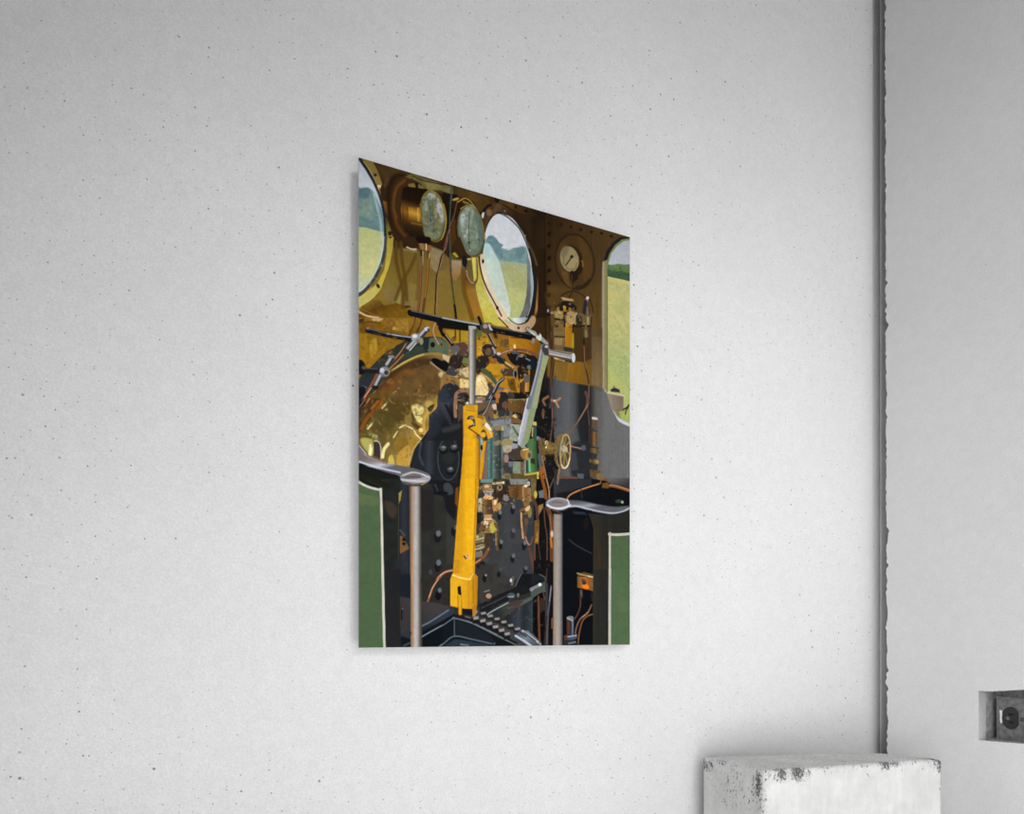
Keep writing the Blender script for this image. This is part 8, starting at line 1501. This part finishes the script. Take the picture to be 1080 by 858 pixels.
def lumps(a, b, scale, amp, seed):
    return amp*mnoise.noise(Vector((a*scale, b*scale, seed)))

HOLE_Z0, HOLE_Z1 = EYE-.1802, EYE-.0994
HOLE_Y0, HOLE_Y1 = .5570, .69072     # far side towards the corner is Y1
NEAR = -2.6                          # how far the right wall runs back past the lens
def right_wall():
    x = SIDE
    bm = bmesh.new()
    def edge_y(z):                     # the broken edge along the corner
        y = .8545+.0032*(z-1.05)
        y += lumps(0, z, 30, .0030, 2.0)+lumps(0, z, 140, .0032, 5.0)
        c = mnoise.noise(Vector((7.7, z*70, 1.3)))
        return y-max(0, c-.2)*.012
    zs = list(np.linspace(0, TOP, 900))
    outer = [(NEAR, 0.0)]+[(edge_y(z), z) for z in zs]+[(NEAR, TOP)]
    hole = []
    n = 60
    for k in range(n): t = k/n; hole.append((HOLE_Y1+lumps(t, 0, 30, .0009, 3), HOLE_Z0-.0003+(HOLE_Z1-HOLE_Z0)*t))
    for k in range(n): t = k/n; hole.append((HOLE_Y1+(HOLE_Y0-HOLE_Y1)*t, HOLE_Z1+lumps(t, 1, 40, .0012, 4)+.018*max(0, t-.12)))
    for k in range(n): t = k/n; hole.append((HOLE_Y0, HOLE_Z1+.0158+(HOLE_Z0-.0158-HOLE_Z1+.008)*t))
    for k in range(n): t = k/n; hole.append((HOLE_Y0+(HOLE_Y1-HOLE_Y0)*t, HOLE_Z0+.008*(1-t)+lumps(t, 2, 40, .0009, 6)))
    def loop(pts, xx): return [bm.verts.new((xx, p[0], p[1])) for p in pts]
    def ring(vs): return [bm.edges.new((vs[i], vs[(i+1) % len(vs)])) for i in range(len(vs))]
    o0 = loop(outer, x); h0 = loop(hole, x)
    bmesh.ops.triangle_fill(bm, edges=ring(o0)+ring(h0), use_beauty=True)
    o1 = loop([(p[0]-.0015 if p[0] > 0 else p[0], p[1]) for p in outer], x+.035)
    for i in range(len(o0)):
        j = (i+1) % len(o0); bm.faces.new((o0[i], o0[j], o1[j], o1[i]))
    h1 = loop([(p[0], p[1]) for p in hole], x+.020)
    for i in range(len(h0)):
        j = (i+1) % len(h0); bm.faces.new((h0[j], h0[i], h1[i], h1[j])).material_index = 1
    # solid masonry behind the plaster skin, leaving the outlet's pocket free
    for y0, y1, z0, z1 in ((NEAR, .54, 0, TOP), (.71, WALL-.030, 0, TOP), (.54, .71, 0, HOLE_Z0-.02), (.54, .71, HOLE_Z1+.03, TOP)):
        add_box(bm, SIDE+.0352, SIDE+.18, y0, y1, z0, z1)
    o = tag(bm_obj('wall_right', bm, M_RIGHT), kind='structure')
    o.data.materials.append(M_CUT)
right_wall()
# ------------------------------------------------------------------ the outlet sunk in the right wall
def outlet():
    zc = EYE-.1423
    xb = SIDE+.0125                        # front rim of the steel box
    xp = SIDE+.031                         # cover face
    t = tag(empty('electrical_outlet', (SIDE+.06, .625, zc-.04)), 'dark steel electrical outlet sunk in a rough rectangular hole in the right wall', 'electrical outlet')
    y1, y0 = HOLE_Y1+.0005, HOLE_Y0-.001
    z1, z0 = HOLE_Z1+.0005, HOLE_Z0+.0005
    # open steel back box: five thin walls
    bm = bmesh.new(); w = .0016
    add_box(bm, SIDE+.0205, SIDE+.07, y1-w+.002, y1+.002, z0, z1+.016)
    add_box(bm, SIDE+.0205, SIDE+.07, y0, y0+w, z0, z1+.016)
    add_box(bm, SIDE+.0205, SIDE+.07, y0+w, y1-w+.002, z1+.016-w, z1+.016)
    add_box(bm, SIDE+.0205, SIDE+.07, y0+w, y1-w+.002, z0, z0+w)
    add_box(bm, SIDE+.068, SIDE+.07, y0+w, y1-w+.002, z0+w, z1+.016-w)
    bm_obj('back_box', bm, M_STEEL, t)
    # cover plate with two oval openings
    yc = [.6591, .6240]; ry, rz = .0115, .0183
    px1, px0 = .6806, .5800; pz1, pz0 = EYE-.1100, EYE-.1800
    bm = bmesh.new()
    def ov(c, k, x, n=40):
        return [(x, c+ry*k*max(-.86, min(.86, math.cos(2*math.pi*i/n)))/.86, zc+rz*k*math.sin(2*math.pi*i/n)) for i in range(n)]
    def rect(x): return [(x, px0, pz0), (x, px1, pz0), (x, px1, pz1), (x, px0, pz1)]
    def ringl(pts):
        vs = [bm.verts.new(p) for p in pts]
        return vs, [bm.edges.new((vs[i], vs[(i+1) % len(vs)])) for i in range(len(vs))]
    xf = xp
    a, ea = ringl(rect(xf)); b, eb = ringl(ov(yc[0], 1, xf)); c, ec = ringl(ov(yc[1], 1, xf))
    bmesh.ops.triangle_fill(bm, edges=ea+eb+ec, use_beauty=True)
    for vs in (a, b, c):
        bk = [bm.verts.new((v.co.x+.002, v.co.y, v.co.z)) for v in vs]
        for i in range(len(vs)):
            j = (i+1) % len(vs); bm.faces.new((vs[i], vs[j], bk[j], bk[i]))
    bm_obj('cover_plate', bm, M_COVER, t)
    # raised rim (lips) of the cover at the top and side
    for za, zb in ((pz1-.001, pz1+.0016), (pz0-.002, pz0)):
        bm = bmesh.new(); add_box(bm, xf-.004, xf, px0, px1, za, zb); bm_obj('cover_lip', bm, M_COVER, t)
    for k in yc:
        bm = bmesh.new()
        f = [bm.verts.new(p) for p in ov(k, .97, xf-.0012)]; bm.faces.new(f)
        g = [bm.verts.new(p) for p in ov(k, .97, xf+.02)]
        for i in range(len(f)):
            j = (i+1) % len(f); bm.faces.new((f[i], f[j], g[j], g[i]))
        r = bm_obj('receptacle', bm, M_BLACK, t)
        for dz, l in ((.0062, .0075), (-.0066, .0062)):
            bm = bmesh.new(); add_box(bm, xf-.0016, xf-.0011, k-.005, k-.005+l, zc+dz-.0014, zc+dz+.0014); bm_obj('slot', bm, M_SLOT, r)
        bm = bmesh.new()
        bmesh.ops.create_uvsphere(bm, u_segments=14, v_segments=8, radius=.0028)
        bmesh.ops.scale(bm, vec=(.3, 1, 1), verts=bm.verts); bmesh.ops.translate(bm, vec=(xf-.0012, k+.004, zc-.0004), verts=bm.verts)
        bm_obj('ground_socket', bm, M_COVER, r, True)
    bm = bmesh.new()
    bmesh.ops.create_uvsphere(bm, u_segments=18, v_segments=8, radius=.0034)
    bmesh.ops.scale(bm, vec=(.4, 1, 1), verts=bm.verts); bmesh.ops.translate(bm, vec=(xf, sum(yc)/2, zc), verts=bm.verts)
    bm_obj('screw', bm, M_SCREW, t, True)
    bm = bmesh.new()  # narrow white mark beside the first receptacle
    pts = [(.6758, .0115), (.6722, .0112), (.6718, .0050), (.6726, -.0010), (.6719, -.0080), (.6738, -.0104), (.6752, -.0060), (.6750, .002)]
    f = [bm.verts.new((xf-.0006, y, zc+z)) for y, z in pts]; g = [bm.verts.new((xf, y, zc+z)) for y, z in pts]
    bm.faces.new(f)
    for i in range(len(f)): j = (i+1) % len(f); bm.faces.new((f[i], f[j], g[j], g[i]))
    s = bm_obj('pale_mark', bm, M_MARK, t); s['label'] = 'small white mark on the dark cover'
outlet()

# ------------------------------------------------------------------ the chipped white plinth in the corner
def plinth():
    H = EYE-.2
    base = [(.7405, .8584), (.7432, .7308), (1.0622, .6788), (1.0217, .7621)]   # back-left, front-left, front-right, back-right
    bm = bmesh.new()
    b = [bm.verts.new((x, y, 0)) for x, y in base]; t = [bm.verts.new((x, y, H)) for x, y in base]
    bm.faces.new(b[::-1]); bm.faces.new(t)
    for i in range(4): bm.faces.new((b[i], b[(i+1) % 4], t[(i+1) % 4], t[i]))
    ed = [e for e in bm.edges if not all(v.co.z < .01 for v in e.verts)]
    bmesh.ops.bevel(bm, geom=ed, offset=.008, segments=4, profile=.6, affect='EDGES')
    for _ in range(10):
        long_ = [e for e in bm.edges if e.calc_length() > (.0026 if max(v.co.z for v in e.verts) > H-.13 else .05)]
        if not long_: break
        bmesh.ops.subdivide_edges(bm, edges=long_, cuts=1, use_grid_fill=True)
    bmesh.ops.triangulate(bm, faces=[f for f in bm.faces if len(f.verts) > 4])
    # slight unevenness of old paint
    for v in bm.verts:
        k = lumps(v.co.x+v.co.y, v.co.z, 25, .0008, 9)+lumps(v.co.x-v.co.y, v.co.z, 90, .0004, 11)
        v.co.x += k; v.co.y += k; v.co.z += .6*k if v.co.z > .01 else 0
    bmesh.ops.recalc_face_normals(bm, faces=bm.faces)
    me = bpy.data.meshes.new('plinth'); bm.to_mesh(me); bm.free()
    for p in me.polygons: p.use_smooth = True
    # how worn each spot is: strongest on the arrises, with the bare patches where they are
    bx = np.array(base)
    spots = [  # x, y, z below top, reach across, strength, vertical stretch
        (.742, .742, .020, .007, 1.25, 3.2), (.742, .750, .030, .006, 1.0, 4.0), (.742, .737, .045, .004, .95, 5.0), (.748, .729, .004, .008, 1.0, 1), (.772, .7255, .006, .012, 1.25, 1), (.800, .721, .006, .012, 1.35, 1),
        (.818, .718, .005, .007, .9, 1), (.845, .714, .004, .007, .8, 1), (.922, .701, .001, .012, .75, .6), (.955, .696, .002, .013, 1.25, .7), (.975, .693, .003, .011, 1.1, .7),
        (1.002, .688, .003, .010, .8, 1), (1.02, .6855, .010, .008, .7, 1.6), (1.05, .690, .0, .013, 1.2, 1), (1.056, .683, .008, .011, 1.25, 1.2), (1.060, .680, .030, .007, .9, 5),
        (.741, .856, .004, .007, 1.2, 1.2), (.741, .850, .014, .006, 1.2, 1.8), (.741, .840, .012, .007, 1.1, 1.8), (.742, .845, .0, .012, .9, .5), (.742, .815, .003, .010, 1.05, .7), (.7415, .856, .04, .004, .85, 8),
        (.742, .795, .002, .010, .9, .6), (.75, .85, 0, .014, .85, .5), (.78, .845, 0, .012, .8, .5), (.907, .732, 0, .012, .95, .35), (.93, .73, 0, .008, .9, .35)]
    vco = np.empty(len(me.vertices)*3, np.float32); me.vertices.foreach_get('co', vco); vco = vco.reshape(-1, 3)
    dz = H-vco[:, 2]
    def seg_d(p, a, b):
        ab = b-a; t = np.clip(((p-a)@ab)/(ab@ab), 0, 1); return np.linalg.norm(p-a-t[:, None]*ab, axis=1)
    de = np.full(len(vco), 9.0)
    for i in range(4):
        a = np.append(bx[i], H); c = np.append(bx[(i+1) % 4], H)
        de = np.minimum(de, seg_d(vco, a, c)); de = np.minimum(de, seg_d(vco, a, np.append(bx[i], 0)))
    wear = np.maximum(.66*np.exp(-(de/.011)**2), .26)
    left = np.clip(1-np.abs(vco[:, 0]-.742)/.004, 0, 1)             # the left face took most of the knocks
    wear = np.maximum(wear, left*.80*np.clip(1.1-dz/.16, 0, .8))
    topf = np.clip(1-dz/.004, 0, 1)
    wear = np.maximum(wear, topf*.62)
    for x, y, z, r, s, st in spots:
        d2 = (vco[:, 0]-x)**2+(vco[:, 1]-y)**2+((dz-z)/st)**2
        wear = np.maximum(wear, .84*s*np.exp(-d2/(2.6*r*r)))
    def onfront(t): return np.array([.7432+(1.0622-.7432)*t, .7308+(.6788-.7308)*t])
    for t0, z0, t1, z1, bow, amp in ((.33, .010, .90, .021, -.006, .62), (.16, .037, .30, .027, -.001, .55), (.55, .014, .565, .019, 0, 1.2)):
        for u in np.linspace(0, 1, 60):
            q = onfront(t0+(t1-t0)*u); zz = z0+(z1-z0)*u+bow*math.sin(math.pi*u)
            d2 = (vco[:, 0]-q[0])**2+(vco[:, 1]-q[1])**2+(dz-zz)**2
            wear = np.maximum(wear, amp*np.exp(-d2/.0022**2))
    at = me.attributes.new('wear', 'FLOAT', 'POINT'); at.data.foreach_set('value', wear.astype(np.float32))
    m, nt, p = new_mat('chipped_white_paint')
    co = N(nt, 'ShaderNodeTexCoord').outputs['Object']
    def noise(scale, detail=3, rough=.6, vec=None):
        n = N(nt, 'ShaderNodeTexNoise'); n.inputs['Scale'].default_value = scale; n.inputs['Detail'].default_value = detail; n.inputs['Roughness'].default_value = rough
        nt.links.new(vec or co, n.inputs['Vector']); return n.outputs['Fac']
    wr = N(nt, 'ShaderNodeAttribute', attribute_name='wear').outputs['Fac']
    mq = N(nt, 'ShaderNodeMapping'); mq.inputs['Scale'].default_value = (1, 1, .6); nt.links.new(co, mq.inputs['Vector'])
    chips = ramp(nt, math_n(nt, 'ADD', math_n(nt, 'MULTIPLY', noise(330, 4, .75), 1.5), math_n(nt, 'MULTIPLY', wr, .55)), [(1.08/2, 0.0), (1.20/2, 1.0)]) if False else \
        ramp(nt, math_n(nt, 'SUBTRACT', math_n(nt, 'ADD', noise(300, 5, .8, mq.outputs[0]), math_n(nt, 'MULTIPLY', wr, .34)), .32), [(.435, 0.0), (.50, 1.0)])
    mp = N(nt, 'ShaderNodeMapping'); mp.inputs['Scale'].default_value = (1, 1, .12); nt.links.new(co, mp.inputs['Vector'])
    streak = ramp(nt, noise(120, 3, .6, mp.outputs[0]), [(.35, .955), (.65, 1.02)])
    blot = ramp(nt, noise(22, 6, .65), [(.3, .84), (.7, 1.05)])
    grain = ramp(nt, noise(600, 2), [(.3, .95), (.7, 1.05)])
    def mul(a, b_):
        n = N(nt, 'ShaderNodeMix', data_type='RGBA', blend_type='MULTIPLY'); n.inputs[0].default_value = 1
        for s_, v_ in ((n.inputs[6], a), (n.inputs[7], b_)):
            if isinstance(v_, tuple): s_.default_value = (*v_, 1)
            else: nt.links.new(v_, s_)
        return n.outputs[2]
    c0 = mul(mul(mul((.61, .61, .605), streak), blot), grain)
    nt.links.new(mix(nt, chips, c0, (.10, .10, .10)), p.inputs['Base Color'])
    p.inputs['Roughness'].default_value = .7; p.inputs['Specular IOR Level'].default_value = .2
    bp = N(nt, 'ShaderNodeBump'); bp.inputs['Strength'].default_value = .3; bp.inputs['Distance'].default_value = .001; bp.invert = True
    nt.links.new(chips, bp.inputs['Height']); nt.links.new(bp.outputs[0], p.inputs['Normal'])
    tag(link('plinth', me, m), 'chipped white-painted block standing on the floor in the corner below the outlet', 'plinth')
plinth()

# ------------------------------------------------------------------ light
def area(name, loc, target, size, power, col=(1, 1, 1), size_y=None):
    l = bpy.data.lights.new(name, 'AREA'); l.energy = power; l.color = col
    l.shape = 'RECTANGLE'; l.size = size; l.size_y = size_y or size
    o = bpy.data.objects.new(name, l); COL.objects.link(o)
    o.location = loc
    o.rotation_euler = (Vector(target)-Vector(loc)).to_track_quat('-Z', 'Y').to_euler()
    return o
area('left_fill', (-.284, -.991, EYE+.084), (.898, -.731, EYE-1.125), 1.30, 35, size_y=1.52)  # added area light behind the lens, unseen; fitted to grade the walls
area('upper_key', (.95, -2.3, EYE+1.55), (.5, .87, .9), .5, 28)  # unseen key added high on the right, throws the print's shadow left and down
area('low_fill', (.5, -.5, .30), (.5, .87, .45), .6, 4.6, size_y=.4)  # added low fill with no visible source, brightens the lower walls
area('far_left_fill', (-.9, -.6, .5), (1.17, .5, .5), .8, 4)  # extra unseen fill aimed at the right wall, added to lift it
WORLD = .02

w = bpy.data.worlds.new('room_light'); S.world = w; w.use_nodes = True
w.node_tree.nodes['Background'].inputs[0].default_value = (1, 1, 1, 1)
w.node_tree.nodes['Background'].inputs[1].default_value = WORLD

# ------------------------------------------------------------------ camera
cam = bpy.data.cameras.new('camera'); co = bpy.data.objects.new('camera', cam); COL.objects.link(co)
cam.sensor_fit = 'HORIZONTAL'; cam.sensor_width = 36; cam.lens = 24.2768
cam.shift_y = .21735
cam.clip_start = .01
co.location = (0, 0, EYE)
co.rotation_euler = (math.radians(90), 0, math.radians(-25.4205))
S.camera = co
S.view_settings.view_transform = 'Standard'; S.view_settings.look = 'None'
S.view_settings.exposure = 0; S.view_settings.gamma = 1; S.view_settings.use_curve_mapping = False
